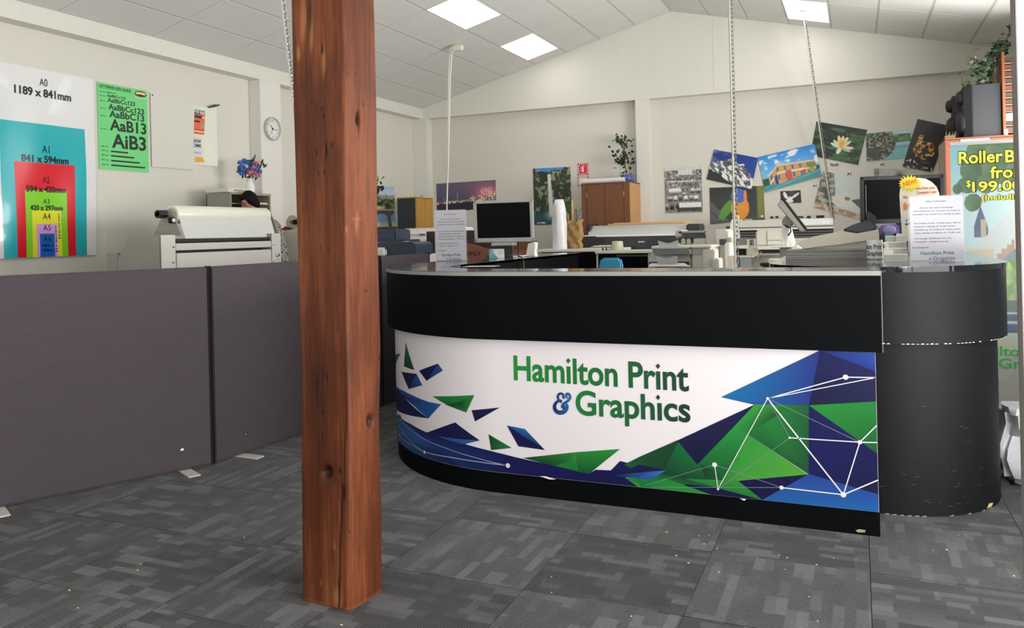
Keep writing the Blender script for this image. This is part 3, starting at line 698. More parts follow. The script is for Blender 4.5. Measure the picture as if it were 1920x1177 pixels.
def pg(fn, pts, col, layer=1): _ord[0] += .14; G.poly([snap(fn(p)) for p in pts], col, _ord[0])
NV, NV2, BL, BL2 = (18, 20, 92), (22, 26, 70), (24, 96, 168), (46, 88, 176)
DG, GR, LG = (22, 70, 44), (30, 140, 62), (76, 168, 62)
# left half
pg(cropA, [(135, 88), (203, 308), (122, 280)], [GR, DG, (14, 46, 30)])
pg(cropA, [(97, 177), (66, 240), (50, 290), (50, 190)], [GR, DG, DG, GR])
pg(cropA, [(103, 320), (222, 338), (160, 458)], [NV2, NV, (14, 14, 60)]); pg(cropA, [(222, 338), (268, 428), (160, 458)], [BL, BL2, NV])
pg(cropA, [(240, 313), (390, 257), (300, 393)], [NV, NV, (14, 14, 60)]); pg(cropA, [(390, 257), (428, 312), (300, 393)], [BL2, BL, NV])
pg(cropA, [(65, 437), (125, 520), (315, 688), (200, 672), (100, 643), (55, 614), (53, 500)], [NV, NV2, NV, NV2, (12, 12, 56), (12, 12, 56), NV])
pg(cropA, [(65, 437), (120, 472), (185, 505), (320, 560), (415, 577), (315, 688), (200, 590), (125, 520)], [BL2, BL2, BL2, BL, (30, 116, 190), BL, BL2, NV])
pg(cropA, [(347, 515), (675, 505), (612, 642), (470, 588)], [GR, (34, 156, 70), (20, 90, 50), (18, 70, 44)]); pg(cropA, [(450, 580), (560, 560), (675, 505), (612, 642)], [(14, 84, 44), (18, 60, 36), (34, 156, 70), GR], 2)
pg(cropA, [(653, 624), (875, 602), (680, 713)], [NV2, NV, (14, 14, 60)])
pg(cropA, [(75, 660), (180, 735), (303, 800), (525, 720), (718, 862), (600, 890), (780, 938), (967, 985), (967, 1090), (700, 1065), (430, 1020), (200, 965), (70, 895), (60, 760)],
   [NV, NV, NV, NV, NV2, NV, NV, NV, (12, 12, 70), NV, NV, BL, BL, BL])
pg(cropA, [(380, 828), (718, 862), (575, 892), (470, 860)], [BL2, (34, 120, 190), BL, BL2], 2)
pg(cropA, [(95, 690), (200, 770), (300, 870), (430, 970), (560, 1040), (430, 1020), (200, 965), (72, 893), (66, 760)], [BL, BL2, BL2, NV, NV, BL, BL, BL, (20, 110, 150)], 2)
pg(cropA, [(58, 665), (92, 660), (104, 690), (70, 790), (60, 880), (55, 760)], [GR, DG, BL, GR, DG, GR], 3)
pg(crop7, [(567, 777), (650, 793), (742, 890)], [BL, (40, 120, 190), NV]); pg(crop7, [(567, 777), (742, 890), (620, 873)], [NV, (14, 14, 60), NV])
pg(crop7, [(483, 817), (590, 880), (495, 890)], [DG, GR, (16, 84, 44)])
pg(crop7, [(560, 912), (645, 931), (780, 960), (943, 998), (975, 980), (1045, 983), (1110, 1013), (1170, 1048), (950, 1012), (720, 1000), (560, 988)], [NV]*5+[(16, 16, 80)]*3+[NV]*3)
pg(crop7, [(640, 926), (880, 900), (1087, 885), (943, 1000), (780, 962)], [DG, (44, 150, 60), (40, 160, 60), (14, 86, 44), (18, 90, 50)], 2)
pg(crop7, [(850, 940), (880, 900), (895, 985), (943, 1000), (790, 962)], [GR, (60, 160, 60), (20, 130, 60), (16, 100, 50), GR], 3)
pg(crop7, [(1087, 940), (1275, 985), (1045, 1006), (1045, 983)], [NV, NV2, (12, 12, 70), NV], 2); pg(crop7, [(1045, 1006), (1275, 985), (1275, 1003), (1190, 1020), (1110, 1015)], [NV, (70, 130, 200), (40, 100, 180), BL, NV], 2)
pg(crop7, [(1108, 1016), (1190, 1020), (1275, 1012), (1275, 1060), (1170, 1050)], [GR, (26, 130, 60), DG, GR, LG], 2)
# right half
pg(crop8, [(155, 750), (0, 818), (-65, 850), (0, 885), (95, 878), (185, 795)], [DG, (26, 84, 48), (30, 100, 56), DG, DG, DG])
pg(crop8, [(470, 605), (380, 700), (235, 850), (153, 752)], [NV, NV2, (14, 14, 64), NV2])
pg(crop8, [(332, 575), (735, 385), (690, 608), (468, 606)], [(20, 126, 188), (34, 52, 140), (32, 56, 140), (36, 84, 168)])
pg(crop8, [(735, 385), (968, 470), (972, 600), (690, 608)], [NV, (22, 26, 84), NV2, (16, 20, 60)])
pg(crop8, [(735, 385), (970, 394), (970, 470)], [(30, 50, 150), BL2, (26, 50, 150)])
pg(crop8, [(470, 605), (690, 607), (690, 890), (440, 725), (380, 700)], [(36, 150, 62), (24, 96, 48), (22, 84, 44), (24, 110, 52), (40, 156, 64)])
pg(crop8, [(380, 700), (470, 605), (600, 606), (560, 650), (440, 725)], [(44, 160, 66), (60, 170, 60), (40, 130, 56), (26, 84, 44), (30, 130, 60)], 2)
pg(crop8, [(690, 608), (975, 593), (978, 806)], [(40, 150, 54), (34, 136, 56), (22, 96, 48)])
pg(crop8, [(690, 608), (978, 806), (982, 972), (690, 888)], [NV, (16, 18, 84), NV2, NV])
pg(crop8, [(158, 758), (235, 850), (380, 700), (440, 725), (320, 945), (200, 935), (0, 938), (0, 905), (95, 880)], [(16, 120, 60), (18, 110, 56), (44, 160, 66), (36, 150, 60), (14, 84, 44), (20, 124, 60), (26, 130, 62), GR, DG])
pg(crop8, [(440, 725), (686, 890), (400, 915), (320, 943)], [(50, 160, 60), (88, 176, 60), (70, 166, 58), (40, 150, 58)], 2)
pg(crop8, [(250, 850), (350, 890), (320, 943), (270, 920)], [(14, 70, 40), (20, 110, 52), (14, 60, 36), (12, 70, 40)], 3)
pg(crop8, [(20, 938), (200, 930), (320, 945), (400, 916), (686, 890), (500, 1000), (330, 975), (100, 950)], [(14, 14, 70)]*8)
pg(crop8, [(185, 908), (400, 915), (500, 972), (320, 946)], [GR, (60, 160, 58), (30, 130, 60), (18, 110, 54)], 2); pg(crop8, [(100, 905), (290, 968), (20, 938)], [(36, 150, 66), (50, 160, 60), GR], 3)
pg(crop8, [(690, 888), (982, 972), (982, 1060), (500, 1000)], [(44, 72, 160), (38, 84, 176), (28, 112, 186), (32, 106, 180)])
pg(crop8, [(0, 850), (108, 873), (50, 910), (0, 908)], [NV, (60, 130, 200), BL, BL2], 3); pg(crop8, [(-60, 875), (0, 850), (108, 873), (0, 882)], [NV, NV, NV2, NV], 3)
WHT = (255, 255, 255); PALE = (150, 178, 176)
def ln(fn, pts, w, col=WHT, layer=12): G.line([clampz(fn(p)) for p in pts], w, col, layer)
def nd(fn, p, r): q = fn(p); G.disc(q[0], q[1], r, WHT, 12.8)
for pts, w in (([(522, 580), (840, 493)], .0042), ([(522, 580), (967, 495)], .0035), ([(840, 493), (967, 495)], .0042), ([(522, 580), (831, 972)], .0055), ([(612, 740), (898, 758)], .0042), ([(898, 758), (831, 972)], .0042),
               ([(898, 758), (975, 690)], .0042), ([(898, 758), (977, 760)], .0042), ([(831, 972), (981, 913)], .005), ([(579, 943), (831, 972)], .0046), ([(320, 949), (522, 580)], .0034), ([(320, 949), (306, 850)], .0036)): ln(crop8, pts, w)
for pts in ([(522, 580), (898, 758)], [(522, 580), (612, 740)], [(320, 949), (612, 740)], [(306, 850), (579, 943)], [(306, 850), (20, 935)], [(50, 942), (579, 943)]): ln(crop8, pts, .0016, PALE)
for p, r in (((522, 580), .006), ((840, 493), .0105), ((898, 758), .0085), ((612, 740), .0045), ((831, 972), .011), ((579, 943), .0085), ((320, 949), .005), ((306, 850), .0105)): nd(crop8, p, r)
LAV = (176, 178, 226)
for pts, w in (([(103, 700), (160, 760), (250, 830), (345, 880), (450, 920), (570, 963), (700, 1000), (820, 1032), (940, 1058)], .0034), ([(287, 953), (500, 995), (720, 1030), (940, 1058)], .005), ([(287, 953), (220, 905), (150, 835), (95, 765), (75, 715)], .0032), ([(287, 953), (190, 900), (92, 820)], .003), ([(60, 695), (103, 700)], .003)):
    ln(cropA, pts, w, LAV)
for p, r in (((940, 1058), .0115), ((287, 953), .0085), ((92, 820), .007), ((103, 700), .005)): nd(cropA, p, r)
gp = G.obj('printed_graphic', SATINPRINT, fpn); gp['label'] = 'blue and green printed facets with white network lines'
def crop5(p): return topanel(940+p[0]/4.923, 640+p[1]/4.923)
def panel_text(s, p0, p1, ptop, c1, c2, bold, name='lettering'):
    a, b, t = crop5(p0), crop5(p1), crop5(ptop); D = Decal(smap, .00025); D.gain = .75
    D.text(s, a[0], a[1], t[1]-a[1], c1, 8, w=b[0]-a[0], bold=bold, col2=c2, slope=(b[1]-a[1])/(b[0]-a[0])); return D.obj(name, SATINPRINT, fpn)
# diamonds stand in for the dots of each i, so dotless letters are used
TEXT_RES[0] = 12
t1 = panel_text('Ham\u0131lton Pr\u0131nt', (122, 349), (1735, 452), (122, 134), (36, 158, 66), (26, 66, 50), .022); t1['label'] = 'green lettering Hamilton Print'
t2 = panel_text('Graph\u0131cs', (693, 668), (1750, 738), (693, 455), (36, 136, 66), (24, 62, 50), .022); t2['label'] = 'green lettering Graphics'
def amp(u, v): return crop5((490+155*u, 658-186*v))
D = Decal(smap, .00025); D.gain = .75
def stroke(pts, w0, w1, c0, c1, lay):
    pts = np.array(pts, float); tt = np.linspace(0, len(pts)-1, (len(pts)-1)*7+1); P_ = []
    for t_ in tt:                                   # smooth curve through the points
        i_ = min(int(t_), len(pts)-2); f_ = t_-i_; p0, p1, p2, p3 = pts[max(i_-1, 0)], pts[i_], pts[i_+1], pts[min(i_+2, len(pts)-1)]
        P_.append(.5*((2*p1)+(p2-p0)*f_+(2*p0-5*p1+4*p2-p3)*f_**2+(3*p1-p0-3*p2+p3)*f_**3))
    n_ = len(P_)
    for k_ in range(n_-1):
        u_ = k_/(n_-1); a_, b_ = amp(*P_[k_]), amp(*P_[k_+1]); ww = w0+(w1-w0)*math.sin(PI*u_)
        D.disc(a_[0], a_[1], ww/2, tuple(np.array(c0)*(1-P_[k_][0])+np.array(c1)*P_[k_][0]), lay+.02*k_, n=10)
        D.line([a_, b_], ww, tuple(np.array(c0)*(1-P_[k_][0])+np.array(c1)*P_[k_][0]), lay+.02*k_)
c0_, c1_ = (30, 40, 124), (40, 124, 184)
stroke([(.56, .84), (.62, .74), (.56, .78), (.56, .90), (.46, .97), (.30, .93), (.24, .78), (.32, .64), (.44, .62), (.40, .54), (.34, .58)], .007, .011, c0_, c1_, 12)
stroke([(.36, .62), (.16, .54), (.04, .34), (.10, .14), (.30, .03), (.56, .05), (.74, .18), (.80, .36), (.72, .44)], .008, .020, c0_, c1_, 9.6)
stroke([(.50, .32), (.58, .24), (.64, .32), (.54, .42), (.50, .30), (.58, .20)], .006, .009, c0_, c1_, 11)
stroke([(.46, .30), (.56, .46), (.80, .58), (.97, .76), (.92, .92), (.78, .95), (.72, .84), (.80, .76)], .007, .013, c0_, c1_, 12)
TEXT_RES[0] = 4; t3 = D.obj('lettering', SATINPRINT, fpn); t3['label'] = 'ornate blue ampersand'
for (cx, cy, c) in ((623, 176, (32, 124, 62)), (1449, 226, (26, 74, 50)), (1450, 513, (26, 74, 50))):
    D = Decal(smap, .00025); D.gain = .75; D.poly([crop5((cx, cy-26)), crop5((cx+21, cy)), crop5((cx, cy+26)), crop5((cx-21, cy))], c, 9); D.obj('letter_dot', SATINPRINT, fpn)
# paint chips at the skirting
D = Decal(smap, .0002); D.poly([topanel(1604, 993), topanel(1612, 991), topanel(1623, 993), topanel(1622, 997), topanel(1608, 997)], (150, 138, 108), 1)
D.obj('paint_chip', PRINT, counter)
D = Decal(smap, .0002); sa, sb = topanel(1013, 886)[0], topanel(1044, 890)[0]; D.poly([(sa, ZPB+.004), (sa+.03, ZPB+.007), (sb, ZPB-.002), (sa+.05, ZPB-.006)], (214, 212, 210), 30); D.obj('paint_chip', PRINT, counter); D = Decal(smap, .0002); D.poly([topanel(1388, 933), topanel(1400, 934), topanel(1396, 937)], (214, 212, 210), 30)
D.obj('paint_chip', PRINT, counter)

# round-ended right counter
CX, CYR = .1, 4.295
def stad(r, yend, n=40): return [(CX-r, yend)]+[(CX+r*math.cos(PI+PI*i/n), CYR+r*math.sin(PI+PI*i/n)) for i in range(n+1)]+[(CX+r, yend)]
rc = thing('service_counter', 'scuffed black round-ended counter right of the printed reception counter', 'counter', (CX, CYR, 0))
MB().prism(stad(.475, 5.62), 'z', 0, .74).obj('base', BLACKSCUFF, rc)
MB().prism(stad(.515, 5.66), 'z', .74, 1.046).obj('hutch', BLACKSCUFF, rc)
MB().prism(stad(.52, 5.665), 'z', 1.046, 1.07, .003).obj('counter_top', GLOSSTOP, rc)
sm = lambda r: (lambda a, z, k: Vector((CX+(r+k)*math.cos(a), CYR+(r+k)*math.sin(a), z)))
D = Decal(sm(.4755), .0003, .1)
for k in range(15):  # vertical crack in the laminate
    a0 = -1.08+.006*math.sin(k*2.1); D.poly([(a0-.0035, k*.0155), (a0+.0035, k*.0155), (a0+.003+.004*math.sin(k*3), (k+1)*.0155), (a0-.003+.004*math.sin(k*3), (k+1)*.0155)], (8, 8, 8), 1)
D.obj('crack', PRINT, rc)
D = Decal(sm(.5155), .0003, .1)
for k in range(46):
    a0 = -1.72+1.7*k/46; h = .002+.004*random.random()
    if random.random() < .62: D.poly([(a0, .7405), (a0+.03, .7405), (a0+.02, .7405+h), (a0+.006, .7405+h*.6)], (190, 190, 188), 1)
D.obj('chipped_edge', PRINT, rc)['kind'] = 'stuff'
D = Decal(sm(.4755), .0003, .1)
for k in range(34):
    a0 = random.uniform(-1.7, -.2); z0 = random.uniform(.02, .2) if k < 24 else random.uniform(.2, .55); l = random.uniform(.004, .03); D.line([(a0, z0), (a0+l/.475*.8, z0+random.uniform(-.01, .01))], .0012, (84, 84, 84), 1)
D.poly([(-.62, .004), (-.52, .008), (-.5, .02), (-.58, .024)], (206, 188, 128), 1)
for k in range(20):
    a0 = -1.75+k*.062; 
    if random.random() < .6: D.poly([(a0, .001), (a0+.05, .001), (a0+.04, .004)], (190, 188, 182), 1)
D.obj('scuff_marks', PRINT, rc)['kind'] = 'stuff'

# ================================================================== LEFT WALL: posters, clock
XP = XW+.003
def wall_left_poster(name, label, cat, y0, y1, z0, z1, build, base, group=None, wave=None, pm=GLOSSPRINT, thick=.002):
    """y grows away from the camera; u in metres along the wall, v metres up from the bottom edge"""
    t = thing(name, label, cat, (XP, (y0+y1)/2, z0), 0, group)
    wv = wave or (lambda u, v: 0)
    Wd, Hd = y1-y0, z1-z0
    mp = lambda u, v, k: Vector((XP+thick+k+wv(u/Wd, v/Hd), y0+u, z0+v))
    nu, nv = 26, 34; b = MB()
    gr = [[b.bm.verts.new(mp(Wd*i/nu, Hd*j/nv, 0)) for i in range(nu+1)] for j in range(nv+1)]
    for j in range(nv):
        for i in range(nu): b.bm.faces.new([gr[j][i], gr[j][i+1], gr[j+1][i+1], gr[j+1][i]])
    sh = b.obj('sheet', base, t)
    D = Decal(mp, .0005, .03 if wave else None); build(D, Wd, Hd); D.obj('print', pm, sh)
    return t
GLOSSPAPER = M('laminated_white_paper', (236, 236, 236), .16, coat=.4, noise=(3, 2), var=.01)
GREENPAPER = M('green_paper', (118, 222, 134), .45)
XQ = XP+.016
zb = onx(183, 478, XQ).z; zt = onx(178, 149, XQ).z
yc = (onx(2, 300, XQ).y+onx(160, 300, XQ).y)/2; ky = (onx(160, 300, XQ).y-onx(2, 300, XQ).y)/.594; kz = (zt-zb)/1.189
def a0(D, Wd, Hd):
    cx = Wd/2; TX = (22, 24, 34)
    for w, h, c, l in ((594, 841, (34, 164, 172), 1), (420, 594, (204, 28, 44), 2), (297, 420, (124, 196, 46), 3), (210, 297, (232, 224, 48), 4), (148, 210, (204, 152, 214), 5), (105, 148, (26, 92, 178), 6)):
        D.rect(cx-w/2000*ky, .002, cx+w/2000*ky, h/1000*kz, c, l)
    def tx(s, cy, cap, w, l, cxo=0, b=.03): D.text(s, cx+cxo*ky, cy*kz, cap*kz, TX, l, w=w*ky, bold=b, align='c')
    tx('A0', 1.085, .046, .055, 7, b=.0); tx('1189 x 841mm', 1.015, .048, .40, 7)
    tx('A1', .66, .046, .052, 7, b=.0); tx('841 x 594mm', .598, .042, .33, 7)
    tx('A2', .468, .04, .05, 7, b=.0); tx('594 x 420mm', .412, .036, .28, 7)
    tx('A3', .338, .03, .045, 7, b=.0); tx('420 x 297mm', .296, .03, .235, 7)
    tx('A4', .238, .04, .056, 7, b=.0); tx('A5', .168, .036, .056, 7, b=.0); tx('A6', .098, .036, .056, 7, b=.0)
    tx('148.5 x', .066, .018, .075, 7); tx('105mm', .036, .018, .07, 7)
    for s, x0, y0, sp, sz in (('297x210mm', .088, .262, .0185, .014), ('210x148.5mm', .0625, .186, .0155, .0125)):
        for i, ch in enumerate(s): D.text(ch, cx+x0*ky, (y0-sp*i)*kz, sz*kz, TX, 7, bold=.03, align='c')
wall_left_poster('paper_size_chart', 'large glossy A0 paper size chart with nested coloured rectangles on the left wall', 'poster', 2*yc-onx(178, 300, XQ).y, onx(178, 300, XQ).y, zb, zt, a0, GLOSSPAPER,
                 wave=lambda u, v: .014+.006*math.sin(u*5.2+v*2.2)*math.sin(v*7+1)+.004*math.sin(u*11-v*5)+.010*max(0, u-.8)*math.sin(v*16))
y0, y1, z0, z1 = onx(181.5, 160, XP).y, onx(275.5, 180, XP).y, onx(231, 320, XP).z, onx(231, 162, XP).z
def guide(D, Wd, Hd):
    K = (24, 34, 30)
    def T(s, u0, u1, vb, cap, b=.03, l=2): D.text(s, u0*Wd, (1-vb)*Hd, cap*Hd, K, l, w=(u1-u0)*Wd, bold=b)
    T('LETTERING SIZE GUIDE', .04, .66, .052, .026, .03); D.rect(.04*Wd, (1-.064)*Hd, .67*Wd, (1-.06)*Hd, K)
    for s, u0, u1, vb, cap, mm, ul in (('AaBbCc123', .17, .36, .108, .014, '10 mm', .15), ('AaBbCc123', .18, .55, .153, .03, '20 mm', .15), ('AaBbCc123', .19, .74, .213, .047, '30 mm', .15), ('AaBbCc123', .205, .925, .297, .062, '40 mm', .155),
                                       ('AaBbC13', .22, .925, .385, .076, '50 mm', .16), ('AaB13', .225, .965, .535, .125, '75 mm', .16), ('AiB3', .255, .95, .735, .155, '100 mm', .19)):
        T(s, u0, u1, vb, cap, .025); T(mm, .045, ul, vb+.004, .013, .02)
    for u1, v, mm in ((.575, .784, '150 mm'), (.695, .836, '200 mm'), (.81, .892, '250 mm'), (.925, .945, '300 mm')):
        D.rect(.235*Wd, (1-v-.009)*Hd, u1*Wd, (1-v+.009)*Hd, K); T(mm, .05, .19, v+.004, .013, .02)
    D.disc(.86*Wd, .945*Hd, .125*Wd, (20, 18, 18), 1, .036*Hd, 28); D.disc(.86*Wd, .945*Hd, .112*Wd, (150, 40, 34), 2, .028*Hd, 28); D.disc(.86*Wd, .95*Hd, .108*Wd, (226, 206, 150), 3, .016*Hd, 24)
    D.disc(.86*Wd, .933*Hd, .07*Wd, (20, 18, 18), 4, .008*Hd, 20); D.rect(.74*Wd, .896*Hd, .98*Wd, .902*Hd, (232, 236, 232), 2)
wall_left_poster('lettering_guide_poster', 'bright green lettering size guide poster with rows of black letters', 'poster', y0, y1, z0, z1, guide, GREENPAPER, pm=SATINPRINT)
# blank white sheet and the curling poster it half covers
y0, y1 = onx(282, 250, XP).y, onx(361, 250, XP).y; z0, z1 = onx(330, 316, XP).z, onx(330, 183, XP).z
t = thing('blank_sheet', 'plain white sheet pinned flat beside the green lettering poster', 'sheet', (XP, (y0+y1)/2, z0))
bx('sheet', XP+.006, XP+.012, y0, y1, z0, z1, M('wall_white_sheet', (222, 220, 210), .5, noise=(2, 2), var=.015), t, .001); q = onx(284, 172, XP)
MB().ball((XP+.014, y0+.02, z1-.02), .006).obj('pin', RUBBER, t)
y2 = onx(399, 250, XP).y; z0, z1 = onx(380, 310, XP).z, onx(380, 200, XP).z
t = thing('curled_poster', 'curling white poster with orange for sale flyer, behind the blank sheet', 'poster', (XP, y2-.2, z0)); b = MB(); n = 18
prof = []
for i in range(n+1):
    u = i/n; prof.append((XP+.002+.05*max(0, (u-.62)/.38)**2, y1-.13+(y2-y1+.13)*u))
rows = [[b.bm.verts.new((x, y, z)) for x, y in prof] for z in np.linspace(z0, z1, 8)]
for j in range(7):
    for i in range(n): b.bm.faces.new([rows[j][i], rows[j][i+1], rows[j+1][i+1], rows[j+1][i]])
b.obj('sheet', M('cream_sheet', (228, 230, 212), .5), t)
ya = y1-.13
D = Decal(lambda u, v, k: Vector((XP+.003+k+.05*max(0, ((u+.10)/(y2-y1+.13)-.62)/.38)**2, ya+.10+u, z0+v)), .0006, .02); Hh = z1-z0
O, K, Gn = (214, 92, 62), (40, 50, 44), (60, 104, 72)
U0, U1 = onx(363, 215, XP).y-ya-.10, onx(382, 215, XP).y-ya-.10; UW = U1-U0
def um(u): return U0+(u+.08)/.175*UW
def rq(u0, v0, u1, v1, c, l=1): k_ = .10*UW; D.poly([(um(u0)+k_*(v0*3-2), v0*Hh), (um(u1)+k_*(v0*3-2), v0*Hh), (um(u1)+k_*(v1*3-2), v1*Hh), (um(u0)+k_*(v1*3-2), v1*Hh)], c, l)
rq(-.08, .52, .095, .9, O); rq(-.08, .86, .095, .93, Gn); D.text('FOR SALE', U0+.10*UW, .872*Hh, .045*Hh, (240, 240, 236), 3, w=.92*UW, bold=.03)
for v0, v1, u0, u1, c in ((.79, .84, -.08, .05, K), (.8, .82, .05, .09, (236, 220, 210)), (.72, .75, -.08, .02, K), (.63, .71, .03, .085, (150, 140, 130)), (.585, .6, -.08, .09, Gn), (.56, .575, -.08, .09, (236, 236, 230))): rq(u0, v0, u1, v1, c, 2)
rq(-.08, .12, .06, .47, (196, 196, 200)); D.poly([(um(-.08), .04*Hh), (um(.085), .06*Hh), (um(.05), .14*Hh), (um(-.08), .13*Hh)], (222, 150, 70), 2)
D.text('NOW', U0-.22*UW, .375*Hh, .05*Hh, K, 3, w=.85*UW, bold=.03); D.text('HOME', U0-.45*UW, .30*Hh, .05*Hh, K, 3, w=1.08*UW, bold=.03); D.text('QUALITY', U0-.4*UW, .19*Hh, .03*Hh, (110, 110, 116), 3, w=1.05*UW, bold=.0)
D.obj('print', PRINT, t)
a = onx(393, 201, XP+.03); c = onx(411, 197, XP+.03)
tk = thing('wall_hook', 'short dark hook fixed to the wall over the curled poster', 'hook', tuple(a)); b = MB(); b.tube([a-Vector((.03, 0, 0)), a, a.lerp(c, .5)+Vector((0, 0, .004)), c], [.006, .008, .012, .007], 8); b.obj('hook', DARKGREY, tk)
# clock on the pilaster
q = onx(509, 241.5, XL); rr = .118
t = thing('wall_clock', 'round white wall clock with a grey rim on the left pilaster', 'clock', tuple(q))
MB().lathe([(rr*.9, 0), (rr, .004), (rr, .026), (rr*.95, .032), (rr*.88, .03), (rr*.87, .012)], q, 40, axis='x').obj('rim', SILVER, t)
MB().lathe([(rr*.88, .008), (rr*.88, .013)], q, 40, axis='x').obj('face', M('clock_face', (232, 230, 226), .4), t)
for i in range(1, 13):
    D = Decal(lambda u, v, k: Vector((q.x+.0135+k, q.y+u, q.z+v)), .0005); a = PI/2-2*PI*i/12; D.text(str(i), rr*.7*math.cos(a), rr*.7*math.sin(a)-rr*.08, rr*.16, (40, 40, 42), 1, align='c', bold=.01); D.obj('numeral', PRINT, t)
for nm, ang, L, w in (('hour_hand', PI/2+.75, .42, .035), ('minute_hand', PI/2-1.75, .62, .025), ('minute_hand', PI/2-3.5, .5, .02)):
    dd = (math.cos(ang), math.sin(ang)); nn = (-dd[1], dd[0]); Mx = q+Vector((.017, 0, 0))
    b = MB(); pts = [(-.1, -w), (L, -w*.5), (L, w*.5), (-.1, w)]
    b.prism([(q.y+rr*(p*dd[0]+s_*nn[0]), q.z+rr*(p*dd[1]+s_*nn[1])) for p, s_ in pts], 'x', q.x+.015, q.x+.017); b.obj(nm, RUBBER, t)
MB().lathe([(.006, .013), (.006, .02), (.002, .021)], q, 12, axis='x').obj('hub', RUBBER, t)

# ================================================================== PRINTED PHOTOGRAPHS
def hexfn(f): return f
def p_landscape(U, V):
    c = mix((150, 176, 214), (196, 206, 212), V*2); hill = .3+.12*fbm(U, V, 4, 1, 3); c = mix(c, (140, 146, 142), step(V, hill, hill+.05)); n = fbm(U, V, 9, 9, 5)
    g = np.where((n > .52)[..., None], np.array((120, 128, 70.)), np.array((44, 54, 34.))); c = mix(c, g, step(V, .5+.15*(n-.5), .6)); c = mix(c, (206, 196, 182), step(V, .82, .9)*step(.2-np.abs(U-.55), 0, .1))
    return c
def p_arches(U, V):
    c = np.zeros(U.shape+(3,))+np.array((74, 74, 70.))
    for x in (.22, .62, 1.02):
        m = ((np.abs(U-x) < .15) & (V > .35) & (V < .8)) | (((U-x)/.15)**2+((V-.35)/.2)**2 < 1); c = np.where(m[..., None], mix((120, 160, 206), (210, 204, 186), step(V, .45, .7)), c)
    return c
def p_night(U, V):
    c = mix((84, 84, 108), (108, 84, 104), U*1.1); c = mix(c, (64, 58, 76), step(V, .1, .75)*.5); g = np.exp(-(((U-.82)/.2)**2+((V-.42)/.28)**2)); c = c+g[..., None]*np.array((90, 14, 30.))
    g2 = np.exp(-(((U-.85)/.09)**2+((V-.42)/.1)**2)); c = c+g2[..., None]*np.array((130, 40, 40.)); c = mix(c, (52, 38, 54), step(V, .68, .72))
    n = fbm(U, V, 70, 24, 8, 2); lt = (n > .56) & (V > .5-.25*(U > .75)) & (V < .7) & ((U > .55) | (V > .63)); c = np.where(lt[..., None], np.array((236, 206, 150.)), c)
    for x, h in ((.36, .35), (.79, .3), (.82, .28), (.88, .34), (.13, .5)): c = np.where(((np.abs(U-x) < .004) & (V > h) & (V < .68))[..., None], np.array((190, 160, 170.)), c)
    b = (np.abs(V-.69) < .012) & (vnoise(U, V, 60, 2, 4) > .5); return np.where(b[..., None], np.array((236, 232, 230.)), c)
def p_fall(U, V):
    n = fbm(U, V, 8, 11, 21); c = np.where((n > .54)[..., None], np.array((138, 142, 110.)), np.array((40, 56, 38.))); c = mix(c, (28, 42, 30), step(fbm(U, V, 18, 20, 3), .5, .6)*.8); c = mix(c, (54, 96, 40), step(V, .55, .7)*step(U, .5, .6))
    c = mix(c, (70, 130, 206), step(.085-V+.12*(fbm(U, V, 9, 9, 77)-.5)-.5*(U-.45)**2, 0, .02)); c = mix(c, (30, 76, 84), step(V, .72, .86)); c = mix(c, (26, 60, 70), step(V, .88, .94)*(n))
    w = .035+.035*V; f = step(w-np.abs(U-.42-.06*V), -.01, .012)*step(V, .1, .13)*step(.88-V, 0, .06); c = mix(c, (238, 240, 238), f*.92); s = np.exp(-(((U-.47)/.16)**2+((V-.84)/.09)**2)); c = mix(c, (190, 214, 216), s*.7)
    tx = (np.abs(V-.965) < .012) & (U > .06) & (U < .32) & (vnoise(U, V, 90, 3, 2) > .4); return np.where(tx[..., None], np.array((226, 230, 230.)), c)
def p_street(U, V):
    n = fbm(U, V, 30, 34, 11, 3); g = 118+ (n-.5)*240; g = np.where(V < .07, 190+(n-.5)*40, g)
    bl = (np.abs(U-.56) < .19) & (V > .07) & (V < .18); g = np.where(bl, np.where((np.sin(U*150) > .2) & (np.sin(V*160) > -.2), 110, 214), g)
    g = np.where((np.abs(V-.31) < .006) & (U > .05) & (U < .85), 230, g)
    road = V > .52; g = np.where(road, 120+(n-.5)*60, g)
    for k, (x, y, w, h, v) in enumerate(((.27, .52, .17, .06, 222), (.52, .6, .05, .035, 150), (.14, .69, .07, .05, 140), (.28, .68, .05, .05, 230), (.42, .67, .05, .06, 110), (.56, .68, .055, .05, 226), (.71, .68, .06, .05, 150), (.84, .68, .06, .05, 220), (.75, .52, .06, .04, 190), (.9, .53, .07, .04, 150), (.05, .86, .05, .06, 130), (.18, .86, .06, .06, 60), (.34, .85, .05, .06, 50))):
        m = ((U-x)/w)**4+((V-y)/h)**4 < 1; g = np.where(m, v-60*(V > y+h*.2)+50*(V < y-h*.4)*(v < 200), g); g = np.where((((U-x)/w)**2 < .8) & (np.abs(V-y-h*1.02) < .011), 34, g)
    bus = (U > .38) & (U < .97) & (V > .78) & (V < .97); g = np.where(bus, 52, g); g = np.where(bus & (V < .855), 226, g); g = np.where(bus & (V > .86) & (V < .885), 210, g); g = np.where(bus & (V > .885) & (V < .9) & (np.sin(U*120) > -.5), 30, g)
    for x in (.36, .77): g = np.where(((U-x)**2/.0012+(V-.95)**2/.0009) < 1, 30, np.where(((U-x)**2/.0004+(V-.95)**2/.0003) < 1, 180, g))
    return np.stack([g, g, g*.985], -1)
